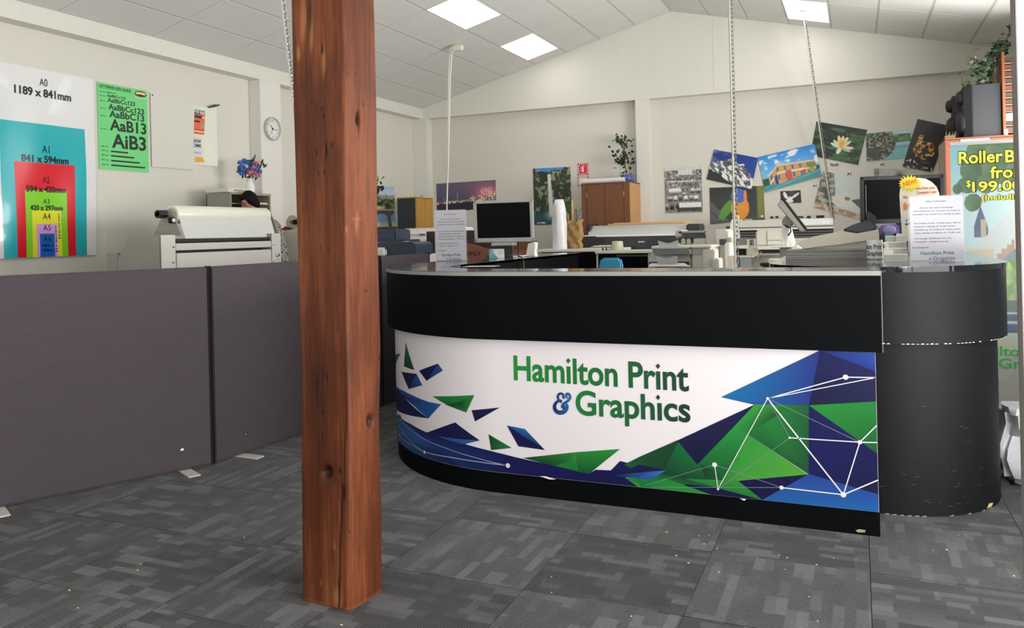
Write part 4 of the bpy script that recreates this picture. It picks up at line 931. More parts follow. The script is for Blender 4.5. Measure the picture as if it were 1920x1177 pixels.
def p_mount(U, V):
    c = mix((10, 34, 104), (14, 58, 146), U); cl = fbm(U, V, 3, 6, 4); c = mix(c, (104, 128, 176), step(cl, .5, .8)*step(.45-U, 0, .3)*.8)
    ridge = np.interp(U, [0, .12, .2, .33, .42, .5, .57, .62, .72, .82, 1], [.46, .36, .34, .27, .16, .2, .3, .32, .27, .45, .68]); rock = V > ridge+.03*(fbm(U, V, 20, 3, 9)-.5)
    n = fbm(U*.8+V*.7+2, V*.8-U*.9+2, 7, 15, 13, 4); r = np.where((n > .5)[..., None], np.array((226, 226, 232.)), np.array((98, 98, 106.))); r = mix(r, (48, 50, 58), step(n, .38, .3)*1.0*(n < .4)); c = np.where(rock[..., None], r, c)
    dk = V > np.interp(U, [0, .2, .45, .7, 1], [.66, .72, .9, 1.05, 1.3])+.06*(n-.5); return np.where(dk[..., None], np.array((30, 34, 36.)), c)
def p_parrot(U, V):
    n = fbm(U, V, 4, 4, 2); c = mix((38, 42, 36), (70, 76, 64), step(n, .45, .75)); c = mix(c, (112, 118, 52), step(U, .84, .9)); 
    c = mix(c, (82, 78, 82), step(V-(.32+U*1.7), 0, .03)*step(.42-U, 0, .1)); c = mix(c, (40, 38, 40), step(.02-np.abs(V-(.62+U*1.6)), 0, .01)*(U < .4))
    wg = (np.abs(U-(.42-.42*(V-.38))) < .06+.05*np.sin(np.clip((V-.36)/.5, 0, 1)*PI)) & (V > .37) & (V < .9); c = np.where(wg[..., None], np.array((78, 136, 44.)), c)
    bd = ((U-.56)/.165)**2+((V-.62)/.34)**2 < 1; c = np.where((bd & (V > .3))[..., None], mix((238, 120, 30), (250, 146, 30), fbm(U, V, 10, 10, 6)), c)
    hd = ((U-.535)/.14)**2+((V-.26)/.21)**2 < 1; c = np.where(hd[..., None], mix((52, 86, 170), (70, 110, 190), fbm(U, V, 14, 14, 3)), c)
    c = np.where((((U-.66)/.03)**2+((V-.3)/.2)**2 < 1)[..., None], np.array((232, 120, 70.)), c); c = np.where((((U-.465)/.035)**2+((V-.3)/.07)**2 < 1)[..., None], np.array((226, 84, 74.)), c)
    c = np.where(((np.abs(U-.95) < .017) & (np.abs(V-.9) < .03))[..., None], np.array((228, 228, 226.)), c); return c
def p_building(U, V):
    c = mix((40, 124, 206), (120, 180, 226), V*1.6); cl = fbm(U, V, 5, 7, 12); c = mix(c, (226, 234, 240), step(cl, .5, .66)*step(.62-V, 0, .1))
    c = mix(c, (44, 76, 50), step(V, .62, .66)*((U < .11)|(U > .94))); gz = np.interp(U, [0, .2, 1], [.86, .9, .72]); top = np.interp(U, [.0, .12, .27, .3, .86, .95, 1], [2, .58, .38, .34, .44, .46, 2]); bot = np.interp(U, [.1, .3, 1], [.83, .88, .74])
    m = (V > top) & (V < bot) & (U > .12) & (U < .94); w = mix((206, 160, 96), (184, 134, 84), fbm(U, V, 20, 20, 7)); c = np.where(m[..., None], w, c)
    for d_ in (0.0, .2, .22): c = np.where((m & (np.abs(V-top-d_-.015) < .012))[..., None], np.array((222, 212, 190.)), c)
    win = m & (np.sin(U*48) > .62) & (((V-top > .06) & (V-top < .17)) | ((V-top > .27) & (V-top < .4))); c = np.where(win[..., None], np.array((70, 108, 140.)), c)
    c = np.where((m & (((np.abs(U-.47) < .05) & (V-top > .2)) | ((np.abs(U-.73) < .025) & (V-top > .24))))[..., None], np.array((190, 80, 80.)), c); c = np.where((m & (np.abs(U-.24) < .025) & (V-top > .2))[..., None], np.array((40, 60, 130.)), c)
    c = mix(c, (110, 134, 60), np.exp(-(((U-.87)/.06)**2+((V-.6)/.1)**2))*1.2*(V > .48)); low = V > bot; c = np.where(low[..., None], mix((70, 150, 152), (60, 128, 140), fbm(U, V, 8, 20, 4)), c); return mix(c, (150, 186, 184), step(.012-np.abs(V-(1.0-.2*U)), 0, .01)*low)
def p_lily(U, V):
    n = fbm(U+V*.5, V, 4, 9, 14); c = mix((22, 30, 22), (52, 92, 50), step(n, .4, .62)); c = mix(c, (120, 140, 112), step(fbm(U, V, 7, 22, 5), .68, .76)*.7); c = mix(c, (24, 30, 24), step(.12-V, 0, .08))
    def pet(cx, cy, ang, L, w, col, c):
        dx, dy = (U-cx)*1.4, V-cy; a = dx*math.cos(ang)+dy*math.sin(ang); b = -dx*math.sin(ang)+dy*math.cos(ang); t = a/L; ww = w*np.sqrt(np.clip(np.sin(np.clip(t, 0, 1)*PI), 0, 1)); m = (t > 0) & (t < 1) & (np.abs(b) < ww); sh = np.clip(1-np.abs(b)/np.maximum(ww, 1e-5), 0, 1)
        return np.where(m[..., None], mix(np.array(col)*.72, col, .35+.65*sh), c)
    for ang, L, w, col in ((PI*1.08, .32, .05, (214, 222, 200)), (-.15, .36, .05, (222, 220, 190)), (PI*.62, .2, .06, (226, 230, 220)), (.2, .3, .04, (180, 186, 160)), (-PI*.62, .36, .055, (228, 218, 168)), (-PI*.38, .36, .055, (230, 220, 170)), (-PI*.5, .34, .06, (236, 216, 140)), (-PI*.8, .3, .05, (220, 214, 170)), (-PI*.25, .34, .05, (230, 210, 160)), (-PI*.56, .25, .05, (238, 190, 90)), (-PI*.44, .25, .05, (240, 180, 80)), (-PI*.5, .2, .05, (240, 170, 70))): c = pet(.58, .62, ang, L, w, col, c)
    return c
def p_lake(U, V):
    c = mix((166, 204, 206), (130, 180, 180), V); t = fbm(U, V, 9, 12, 6); tree = (V < .45-.04*U+.06*(t-.5)) & (V > .03+.1*(U > .6)); c = np.where(tree[..., None], mix((58, 84, 56), (110, 138, 88), step(t, .4, .65)), c)
    c = mix(c, (108, 172, 176), step(V, .48, .5)*.8); c = mix(c, (60, 112, 118), step(.03-np.abs(V-.58), 0, .02)*(U > .6)*.6); f = ((U-.3)/.34)**2+((V-.5)/.5)**2 < 1+.6*(t-.5); n = fbm(U, V, 26, 20, 9, 3); c = np.where(f[..., None], mix((46, 52, 44), (138, 146, 120), step(n, .44, .66)), c); c = np.where((((U < .3) & (V > .55) & (n > .45)))[..., None], np.array((64, 70, 62.)), c); return c
def p_lights(U, V):
    c = np.zeros(U.shape+(3,))+np.array((34, 32, 36.)); n = fbm(U, V, 16, 30, 5, 3); g = ((U-.5)/.34)**2+((V-.6)/.2)**2 < 1; c = np.where((g & (n > .47))[..., None], mix((120, 76, 24), (226, 170, 80), step(n, .48, .66)), c)
    t = (np.abs(U-.28) < .07) & (V > .3) & (V < .48) & (np.sin(V*150) > -.2); c = np.where(t[..., None], np.array((214, 196, 90.)), c); return np.where(((n > .68) & (V > .82))[..., None], np.array((220, 214, 200.)), c)
def p_goat(U, V):
    n = fbm(U, V, 5, 7, 17); c = mix((176, 188, 184), (196, 206, 202), n); st = fbm(U, V, 11, 12, 23); cut = .25+.22*V; c = np.where((U < cut)[..., None], mix((84, 84, 76), (164, 162, 150), step(st, .35, .6)), c); c = mix(c, (70, 70, 66), step(.012-np.abs(np.mod(V*5+U*2, 1)-.5)*.1, 0, .01)*(U < cut)*.6)
    c = np.where((((U-.52)/.24)**2+((V-.66)/.13)**2 < 1)[..., None], mix((214, 210, 200), (190, 186, 176), st), c); e = ((U-.62)/.085)**2+((V-.56)/.075)**2; c = np.where((e < 1)[..., None], np.array((206, 194, 170.)), c); c = np.where((e < .4)[..., None], np.array((120, 96, 76.)), c)
    c = np.where(((U > .7) & (np.abs(V-.5-.1*U) < (U-.7)*.62) & (V < .78))[..., None], np.array((70, 72, 74.)), c); b = .82+.05*U; c = np.where((V > b)[..., None], mix((150, 120, 96), (190, 172, 150), step(st, .35, .65)), c); return c
def p_small(U, V):
    st = fbm(U, V, 9, 6, 3); c = mix((150, 152, 150), (188, 190, 188), st); c = np.where((U < .16)[..., None], mix((90, 90, 84), (170, 168, 160), st), c); e = ((U-.76)/.15)**2+((V-.55)/.42)**2; c = np.where((e < 1)[..., None], np.array((150, 132, 118.)), c); return np.where((e < .35)[..., None], np.array((90, 70, 60.)), c)
def p_dove(U, V):
    c = np.zeros(U.shape+(3,))+np.array((24, 22, 24.)); c = mix(c, (90, 70, 66), np.exp(-(((U-.55)/.2)**2+((V-.1)/.3)**2))*.7)
    def el(cx, cy, a, b, ang, col, c):
        dx, dy = U-cx, (V-cy)*.65; x = dx*math.cos(ang)+dy*math.sin(ang); y = -dx*math.sin(ang)+dy*math.cos(ang); return np.where(((x/a)**2+(y/b)**2 < 1)[..., None], np.array(col, float), c)
    c = el(.24, .36, .2, .085, 1.2, (226, 222, 222), c); c = el(.72, .42, .26, .06, -.62, (214, 208, 206), c); c = el(.45, .62, .14, .1, 0, (232, 228, 226), c); c = el(.42, .84, .2, .09, 0, (216, 212, 214), c); return el(.43, .55, .06, .05, 0, (206, 164, 140), c)
YP = YW-.002
def pic(label, corners, fn, nu, nv, name='photo_print', cat='photo print', group='photo prints on the back wall', Y=YP, thick=.006):
    o = photo_mesh(name, *[ony(x, y, Y) for x, y in corners], fn, nu, nv, thick); return tag(o, label, cat, group)
pic('dark night harbour panorama print with a red glow over the lights', [(818.3, 344.5), (930, 337), (931, 388), (820, 400)], p_night, 140, 60)
pic('tall waterfall print between green cliffs', [(999.5, 316), (1069.5, 312.5), (1073, 420), (1002.5, 421.5)], p_fall, 84, 120)
pic('black and white print of a parked-up street with a bus', [(1246, 314.5), (1315.5, 311), (1317.8, 397.5), (1248, 399.5)], p_street, 110, 130)
pic('snowy mountain print under a deep blue sky, hung tilted', [(1339.5, 280), (1421.5, 296), (1409, 354.5), (1325, 336)], p_mount, 110, 76, Y=YP-.008)
pic('parrot print with blue head and orange breast on dark green', [(1330.5, 352), (1432, 348), (1434.5, 411), (1332, 420.5)], p_parrot, 120, 76)
pic('stone building print under a blue sky, hung tilted', [(1421, 294.5), (1527, 269.5), (1541, 330), (1435, 361)], p_building, 130, 80, Y=YP-.008)
pic('pale water lily print on dark green leaves, hung tilted', [(1531, 227.5), (1626, 243.5), (1609, 309.5), (1519, 291.5)], p_lily, 130, 88)
pic('lake and trees print just right of the water lily', [(1623.5, 249.5), (1707, 242.5), (1710, 295.5), (1625, 302.5)], p_lake, 100, 66)
pic('black print of golden city lights partly behind the speakers', [(1720.5, 223), (1782, 236), (1748, 323), (1692, 312)], p_lights, 80, 90, Y=YP-.008)
pic('print of a dark animal head against pale stone, partly behind the black monitor', [(1543, 320), (1632, 341), (1617, 413), (1524.5, 388.5)], p_goat, 110, 84)
pic('small white dove print on black, low on the back wall', [(1463.5, 358.5), (1501, 356.5), (1502.8, 380), (1464, 381)], p_dove, 60, 40)
pic('narrow grey stone print above the black monitor', [(1638.5, 316), (1699.5, 316.5), (1706, 345), (1639, 340)], p_small, 60, 34)
# size labels printed on small cards under the photographs
def card(s, x0, y0, x1, y1, label):
    a = RY(x0, y0, x1, y1, YP); t = thing('size_label', label, 'label', ((a[0]+a[1])/2, YP, a[2]), 0, 'size labels under the photo prints')
    bx('card', a[0], a[1], YP-.002, YP, a[2], a[3], PAPER, t, 0)
    D = Decal(plane_map((a[0], YP-.0025, a[2]), (1, 0, 0), (0, 0, 1), (0, -1, 0)), .0003); w, h = a[1]-a[0], a[3]-a[2]; D.text(s, w/2, h*.2, h*.62, (30, 30, 34), 1, bold=.04, align='c', w=w*.86); D.obj('lettering', PRINT, t)
card('70x50', 1554, 305, 1574, 313, 'white 70x50 card under the water lily print'); card('A2', 1649.5, 304.5, 1659.5, 312, 'white A2 card under the lake print'); card('A1', 1587, 322, 1597, 330, 'white A1 card above the grey animal head print'); card('A1', 1523, 344.5, 1532, 352, 'white A1 card under the stone building print')
# fire notices
def fire_sign(x0, y0, x1, y1, label, ext):
    a = RY(x0, y0, x1, y1, YP); t = thing('fire_notice', label, 'sign', ((a[0]+a[1])/2, YP, a[2]), 0, 'fire notices on the back wall'); w, h = a[1]-a[0], a[3]-a[2]
    bx('board', a[0], a[1], YP-.004, YP, a[2], a[3], PAPER, t, 0)
    D = Decal(plane_map((a[0], YP-.0045, a[2]), (1, 0, 0), (0, 0, 1), (0, -1, 0)), .0003)
    rd = (206, 30, 48); s = w/7
    n = 14
    for k in range(-n, n):  # diagonal hazard border
        def clip(p): return (min(max(p[0], 0), w), min(max(p[1], 0), h))
        for bxs in ((0, 0, w, h*.13), (0, h*.87, w, h), (0, 0, w*.13, h), (w*.87, 0, w, h)):
            q0 = k*2*s; 
            u0, v0, u1, v1 = bxs; m = 10
            for i in range(m):
                if (u1-u0) > (v1-v0):
                    ua = u0+(u1-u0)*i/m; ub = u0+(u1-u0)*(i+1)/m
                    if (i % 2) == 0 and k == 0: D.poly([(ua+s*.4, v0), (ub+s*.4 if ub+s*.4 < w else w, v0), (ub, v1), (ua, v1)], rd, 1)
                else:
                    va = v0+(v1-v0)*i/m; vb = v0+(v1-v0)*(i+1)/m
                    if (i % 2) == 0 and k == 0: D.poly([(u0, va), (u1, va+s*.4), (u1, min(h, vb+s*.4)), (u0, vb)], rd, 1)
    if ext:
        D.rect(w*.15, h*.14, w*.85, h*.87, rd, 2); D.rect(w*.42, h*.24, w*.56, h*.66, (240, 240, 240), 3); D.rect(w*.44, h*.66, w*.54, h*.74, (240, 240, 240), 3); D.line([(w*.34, h*.3), (w*.34, h*.7), (w*.5, h*.76), (w*.66, h*.72)], w*.05, (240, 240, 240), 3)
    else:
        D.rect(w*.15, h*.14, w*.85, h*.87, (240, 240, 238), 2); D.disc(w*.5, h*.5, w*.22, (214, 216, 216), 3)
    D.obj('print', SATINPRINT, t)
fire_sign(1083, 305.5, 1104, 328.5, 'red and white fire extinguisher notice on the back wall', True)
fire_sign(1083, 331, 1104.5, 348.5, 'striped lower notice under the fire extinguisher sign', False)
# prints on the left wall beyond the timber post
def pl(label, corners, fn, nu, nv): return tag(photo_mesh('photo_print', *[onx(x, y, XP) for x, y in corners], fn, nu, nv, .006), label, 'photo print', 'photo prints on the left wall')
pl('landscape print with trees just right of the timber post', [(672, 346.5), (738.5, 350), (739.8, 391.5), (672, 394)], p_landscape, 70, 50)
pl('dark print of stone arches below the landscape print', [(672, 394.5), (738, 394.5), (745.5, 432), (672, 436)], p_arches, 70, 40)

# ================================================================== LEFT SIDE: laminator, person, shelves
XF = -4.45                                     # front face of the laminator, facing +x
y0 = onx(312, 470, XF).y; y1 = onx(526, 460, XF).y
def zx(px, py, X=XF): return onx(px, py, X).z
zc_ = zx(320, 440)                              # top of the cheeks
lam = thing('roll_laminator', 'large pale grey wide-format laminator carrying a big white roll', 'laminator', (XF-.2, (y0+y1)/2, 0))
def cheek(ya, yb, nm):
    b = MB(); b.prism([(XF-.42, .5), (XF, .5), (XF, zc_), (XF-.30, zc_), (XF-.42, zc_-.16)], 'y', ya, yb, .008); return b.obj(nm, SIDEGREY, lam)
ya = onx(300, 440, XF).y; yb = onx(328, 440, XF).y; yc2 = onx(508, 440, XF).y
cheek(ya, yb, 'end_cheek'); cheek(yc2, y1, 'end_cheek')
for yy0, yy1 in ((ya, yb), (yc2, y1)): bx('cheek_face', XF, XF+.006, yy0+.002, yy1-.002, .5, zc_-.002, PAINTSTEEL, lam, .002)
zA, zB = zx(400, 454.5), zx(400, 467)
bx('front_beam', XF-.10, XF+.004, yb, yc2, zB, zA, PAINTSTEEL, lam, .004)
bx('lower_cover', XF-.10, XF+.002, yb+.01, yc2, .5, zx(400, 472), PAINTSTEEL, lam, .004)
bx('inner_body', XF-.38, XF-.10, yb, yc2, .5, zA-.004, CHARCOAL, lam, .004)
for yy in ((ya+yb)/2, (yc2+y1)/2):
    for xx in (XF-.38, XF-.05): bx('leg', xx-.03, xx+.03, yy-.03, yy+.03, 0, .5, SIDEGREY, lam, .004)
rz = zx(400, 403, XF-.16); rr = .066; cyl_y0 = onx(322, 410, XF-.16).y; cyl_y1 = onx(497, 410, XF-.16).y; cx_ = XF-.16
MB().lathe([(.03, cyl_y0), (rr*.97, cyl_y0), (rr, cyl_y0+.004), (rr, cyl_y1-.004), (rr*.97, cyl_y1), (.03, cyl_y1)], (cx_, 0, rz), 40, axis='y').obj('film_roll', FILM, lam); froll = bpy.context.scene.objects['film_roll']
MB().lathe([(.02, cyl_y0-.002), (.05, cyl_y0-.002), (.05, cyl_y0-.0005), (.02, cyl_y0-.0005)], (cx_, 0, rz), 28, axis='y').obj('roll_core', M('roll_core_card', (206, 198, 170), .6), froll)
b = MB(); b.quad([(cx_+rr*.95, cyl_y0+.005, rz-rr*.3), (cx_+rr*.95, cyl_y1-.005, rz-rr*.3), (XF-.03, cyl_y1-.02, zA+.012), (XF-.03, cyl_y0+.005, zA+.012)]); b.obj('film_web', M('hanging_film', (214, 216, 212), .3, noise=(6, 3), bump=(5, .3), var=.05), lam)
MB().lathe([(.022, yb), (.022, yc2)], (XF-.03, 0, zA+.012), 16, axis='y').obj('nip_roller', BLACKPL, lam)
MB().lathe([(.018, cyl_y0-.13), (.018, cyl_y1+.05)], (cx_, 0, rz), 16, axis='y').obj('spindle', STEEL, lam)
MB().lathe([(.03, cyl_y0-.13), (.03, cyl_y0-.06)], (cx_, 0, rz), 18, axis='y').obj('spindle_knob', BLACKPL, lam)
for yy in (cyl_y0-.025, cyl_y1+.035):
    b = MB(); b.prism([(cx_-.16, zc_-.005), (cx_+.12, zc_-.005), (cx_+.03, rz+.035), (cx_-.03, rz+.035)], 'y', yy-.006, yy+.006, .002); b.obj('roll_bracket', SIDEGREY, lam)
b = MB(); b.cyl((cx_+.04, cyl_y0-.05, rz-.045), (cx_+.07, cyl_y0-.05, rz-.045), .024); b.obj('brake_knob', BLACKPL, lam)
b = MB(); b.cyl((cx_+.07, cyl_y0-.05, rz-.045), (cx_+.074, cyl_y0-.05, rz-.045), .014); b.obj('knob_cap', WHITEPL, lam)
for px, py in ((325, 462), (325, 491), (513, 457), (513, 488)):
    q = onx(px, py, XF+.006); b = MB(); b.lathe([(.010, 0), (.010, .003), (.004, .006)], q, 12, axis='x'); b.obj('screw', CHROME, lam)
bx('rear_box', ony(198, 490, ya).x, XF-.415, ya+.004, yb, .5, ony(210, 474, ya).z, SIDEGREY, lam, .004)
D = Decal(plane_map((XF+.0065, y1-.075, zx(518, 485)), (0, 1, 0), (0, 0, 1), (1, 0, 0)), .0004)
D.disc(.012, .035, .013, (40, 40, 40), 1); D.disc(.012, .035, .009, (214, 211, 203), 2); D.disc(.045, .032, .011, (60, 60, 60), 1); D.line([(.002, .02), (.05, .02)], .006, (70, 70, 70), 1); D.rect(.012, -.012, .022, .0, (150, 150, 150), 1); D.rect(.032, -.014, .048, .002, (140, 140, 140), 1)
D.obj('warning_marks', PRINT, lam)

# pigeonhole shelf on the wall side
XS2 = -5.17; sy0, sy1 = onx(432, 380, XS2).y, onx(508, 380, XS2).y; szt = zx(433, 364, XS2)
sh = thing('pigeonhole_shelf', 'grey open-fronted pigeonhole unit against the left wall behind the laminator', 'shelf', (XS2-.15, (sy0+sy1)/2, 0))
bx('side_panel', XS2-.28, XS2, sy0, sy0+.018, 0, szt, SIDEGREY, sh, .002); bx('side_panel', XS2-.28, XS2, sy1-.018, sy1, 0, szt-.0, SIDEGREY, sh, .002)
bx('top_panel', XS2-.28, XS2+.004, sy0, sy1, szt, szt+.02, SIDEGREY, sh, .002); bx('back_panel', XS2-.28, XS2-.27, sy0, sy1, 0, szt, CHARCOAL, sh, .001)
ym = (sy0+sy1)/2; bx('divider', XS2-.27, XS2-.004, ym-.008, ym+.008, .3, szt, SIDEGREY, sh, .001)
for k in range(9): bx('shelf_board', XS2-.27, XS2-.006, sy0+.018, sy1-.018, szt-.085*(k+1), szt-.085*(k+1)+.008, LIGHTWOOD if k == 0 else SIDEGREY, sh, .001)
for k in range(5): bx('paper_stack', XS2-.2, XS2-.02, ym+.02, sy1-.03, szt-.085*(k+1)+.009, szt-.085*(k+1)+.02, PAPER, sh, .001)
cb = thing('flat_box', 'flat cream box lying on top of the grey pigeonhole unit', 'box', (XS2-.14, sy0+.15, szt+.02))
bx('body', XS2-.27, XS2-.004, sy0-.02, sy0+.27, szt+.0205, szt+.058, CREAM, cb, .004); bx('label_strip', XS2-.0038, XS2-.003, sy0+.05, sy0+.20, szt+.03, szt+.045, SIDEGREY, cb, 0)

# vase of artificial flowers on the shelf
vq = onx(469, 357, XS2-.12); vx, vy, vz = XS2-.12, vq.y, szt+.02
vs = 1/F*((Vector((vx, vy, 1.7))-CAM).dot(_v))
va = thing('flower_vase', 'white china vase of blue and pink flowers on the grey pigeonhole unit', 'vase', (vx, vy, vz)); hh = onx(469, 335, vx).z-vz
b = MB(); b.lathe([(.022, 0), (.04, .01), (.047, hh*.3), (.04, hh*.6), (.027, hh*.8), (.038, hh), (.033, hh), (.022, hh*.8)], (vx, vy, vz), 28); b.obj('vase', M('ribbed_china', (238, 238, 236), .25, bump=(60, .5)), va)
random.seed(3)
def blossom(c, r, mat, n=16):
    b = MB()
    for i in range(n):
        a = random.uniform(0, 2*PI); e = random.uniform(-.6, 1); d = Vector((math.cos(a)*math.cos(e), math.sin(a)*math.cos(e), math.sin(e))); p = Vector(c)+d*r*.7
        t = d.orthogonal().normalized(); u = d.cross(t); s = r*.5
        b.bm.faces.new([b.bm.verts.new(p+q) for q in (-t*s, d*s*.4-u*s*.8, t*s+d*s*.2, d*s*.4+u*s*.8)])
    b.ball(c, r*.62, 8); return b.obj('blossom', mat, va, False)
for px, py, rp, mt in ((452, 306, 7, BLUEFLOWER), (459, 303, 7, BLUEFLOWER), (467, 306, 8, BLUEFLOWER), (475, 309, 7, BLUEFLOWER), (450, 315, 6, BLUEFLOWER), (457, 316, 8, BLUEFLOWER), (455, 325, 7, BLUEFLOWER), (463, 322, 7, BLUEFLOWER), (480, 317, 7, BLUEFLOWER), (486, 322, 6, BLUEFLOWER), (470, 315, 6, BLUEFLOWER), (448, 322, 5, BLUEFLOWER),
                       (469, 323, 7, PINKFLOWER), (481, 306, 5, PINKFLOWER), (482, 328, 7, PINKFLOWER), (476, 314, 5, PINKFLOWER)):
    d = (Vector((vx, vy, vz+.2))-CAM).dot(_v)+random.uniform(-.04, .05)-(.04 if mt is PINKFLOWER else 0); blossom(at(px, py, d), rp*vs, mt)
b = MB()
for px, py in ((475, 298), (478, 293), (473, 301), (490, 305), (494, 308), (488, 312), (492, 302), (484, 310), (497, 311), (460, 330), (466, 332), (455, 331), (474, 332), (480, 334)):
    q = at(px, py, (Vector((vx, vy, vz+.2))-CAM).dot(_v)); a = random.uniform(0, PI); s = 4*vs; t = Vector((math.cos(a)*.8, .3, math.sin(a))).normalized(); u = Vector((0, 1, .3)).cross(t).normalized()
    b.bm.faces.new([b.bm.verts.new(q+k) for k in (-t*s*1.4, u*s*.7, t*s*1.4, -u*s*.7)])
o = b.obj('foliage', DARKLEAF, va, False); o['kind'] = 'stuff'
b = MB()
for px, py in ((478, 294), (494, 306), (460, 312), (470, 312), (483, 322)): b.tube([(vx, vy, vz+hh*.7), (vx, vy, vz+hh+.02), at(px, py, (Vector((vx, vy, vz+.2))-CAM).dot(_v))], .003, 5)
o = b.obj('stems', STEMM, va); o['kind'] = 'stuff'

# person bending at the back of the laminator
def person():
    base = Vector((-4.875, 5.87, 0))
    t = thing('person', 'person with a dark bob and black and white patterned top, bending behind the laminator', 'person', tuple(base))
    f = Vector((-.55, -.83, 0)).normalized(); sdir = Vector((f.y, -f.x, 0))  # facing, own right hand side
    s = -sdir
    def J(a, l, z): return base+f*a+s*l+Vector((0, 0, z))
    hp = at(467, 374, (Vector((base.x, base.y, 1.6))-CAM).dot(_v)+.0)      # head centre
    hz = hp.z; ha = (hp-base).dot(f); hl = (hp-base).dot(s)
    me = bpy.data.meshes.new('body'); V = []; E_ = []; Rr = []
    def add(p, r, par=None):
        V.append(tuple(p)); Rr.append(r); 
        if par is not None: E_.append((par, len(V)-1))
        return len(V)-1
    pel = add(J(-.04, 0, .86), (.145, .115)); wai = add(J(-.02, 0, 1.04), (.125, .10), pel); che = add(J(.03, 0, 1.26), (.15, .11), wai); nb = add(J(.05, 0, 1.40), (.085, .075), che)
    nk = add(J(ha*.5+.03, hl*.6, 1.46), (.048, .048), nb); add(J(ha-.01, hl, hz-.05), (.05, .05), nk)
    for sg in (-1, 1):
        h = add(J(-.03, sg*.09, .80), (.085, .085), pel); k = add(J(.01, sg*.10, .45), (.06, .06), h); a = add(J(-.03, sg*.10, .09), (.042, .042), k); add(J(.05, sg*.11, .045), (.042, .035), a); 
        sh_ = add(J(.05, sg*.17, 1.35), (.062, .062), che); el = add(J(.06, sg*.23, 1.10), (.045, .045), sh_); wr = add(J(.22, sg*.16, 1.02), (.030, .030), el); pa = add(J(.29, sg*.14, 1.02), (.036, .022), wr)
    me.from_pydata(V, E_, []); o = bpy.data.objects.new('body', me); COL.objects.link(o)
    md = o.modifiers.new('skin', 'SKIN'); md.use_smooth_shade = True
    sv = me.skin_vertices[0].data
    for i, r in enumerate(Rr): sv[i].radius = r
    sv[0].use_root = True
    o.modifiers.new('sub', 'SUBSURF').levels = 1
    dg = bpy.context.evaluated_depsgraph_get(); m2 = bpy.data.meshes.new_from_object(o.evaluated_get(dg)); bpy.data.objects.remove(o)
    for mt in (SKIN, BLOUSE, TROUSER, RUBBER): m2.materials.append(mt)
    for p in m2.polygons:
        c = p.center; a = (c-base).dot(f); l = abs((c-base).dot(s))
        p.material_index = 3 if c.z < .085 else 2 if c.z < .86 and not (l > .16 or a > .16) else 0 if (c.z > 1.44 or a > .17 and c.z < 1.12 or (a > .1 and c.z > 1.40)) else 1
        p.use_smooth = True
    m2.name = 'body'; body = link('body', m2, t)
    # head, looking down at the work
    Mh = Matrix.Translation(hp-Vector((0, 0, .012))) @ Matrix.Scale(.80, 4) @ Matrix(((f.x, s.x, 0, 0), (f.y, s.y, 0, 0), (0, 0, 1, 0), (0, 0, 0, 1))) @ Matrix.Rotation(.55, 4, 'Y')
    b = MB(Mh); b.ball((0, 0, 0), (.082, .066, .098), 20); b.ball((.03, 0, -.045), (.052, .046, .05), 14)
    b.tube([(.075, 0, .012), (.092, 0, -.012), (.098, 0, -.026), (.08, 0, -.034)], [.006, .009, .012, .008], 8)
    for sg in (-1, 1): b.ball((-.004, sg*.066, -.005), (.016, .008, .026), 8)
    b.ball((.082, 0, -.052), (.008, .02, .005), 8, 1)
    for sg in (-1, 1): b.ball((.074, sg*.026, .012), (.008, .012, .007), 8, 2)
    b.obj('head', [SKIN, M('lips', (176, 92, 88), .5), M('eyes', (40, 30, 28), .2)], t)
    b = MB(Mh); b.ball((-.016, 0, .014), (.088, .079, .104), 22)
    for v in list(b.bm.verts):   # open the hair over the face
        if v.co.x > .045 and v.co.z < .055: v.co.x = .045-.3*(v.co.x-.045); v.co.y *= 1.04
    b.ball((-.03, .055, -.05), (.046, .026, .07), 14); b.ball((-.03, -.055, -.05), (.046, .026, .07), 14); b.ball((-.055, 0, -.045), (.04, .066, .072), 14); b.ball((.040, 0, .062), (.036, .062, .030), 12)
    b.obj('hair', HAIR, t)
    b = MB(Mh)
    for sg in (-1, 1): b.tube([(.088, sg*.028+.02*math.cos(a), .012+.016*math.sin(a)) for a in np.linspace(0, 2*PI, 15)], .0018, 5); b.tube([(.085, sg*.048, .014), (.0, sg*.07, .012)], .0018, 5)
    o = b.obj('glasses', STEEL, t)
    # hands: palm plus five fingers each
    for sg in (-1, 1):
        w = J(.29, sg*.14, 1.015); b = MB(); b.ball(w+f*.03, (.032, .034, .016), 10)
        for k in range(4):
            o_ = w+f*.055+s*((k-1.5)*.017); L = (.055, .065, .06, .048)[k]; b.tube([o_, o_+f*L*.5-Vector((0, 0, .006)), o_+f*L-Vector((0, 0, .024))], [.0085, .008, .006], 7)
        o_ = w+f*.015-s*sg*.03; b.tube([o_, o_+f*.025-s*sg*.02, o_+f*.05-s*sg*.018-Vector((0, 0, .01))], [.010, .009, .007], 7)
        b.obj('hand', SKIN, t)
person()

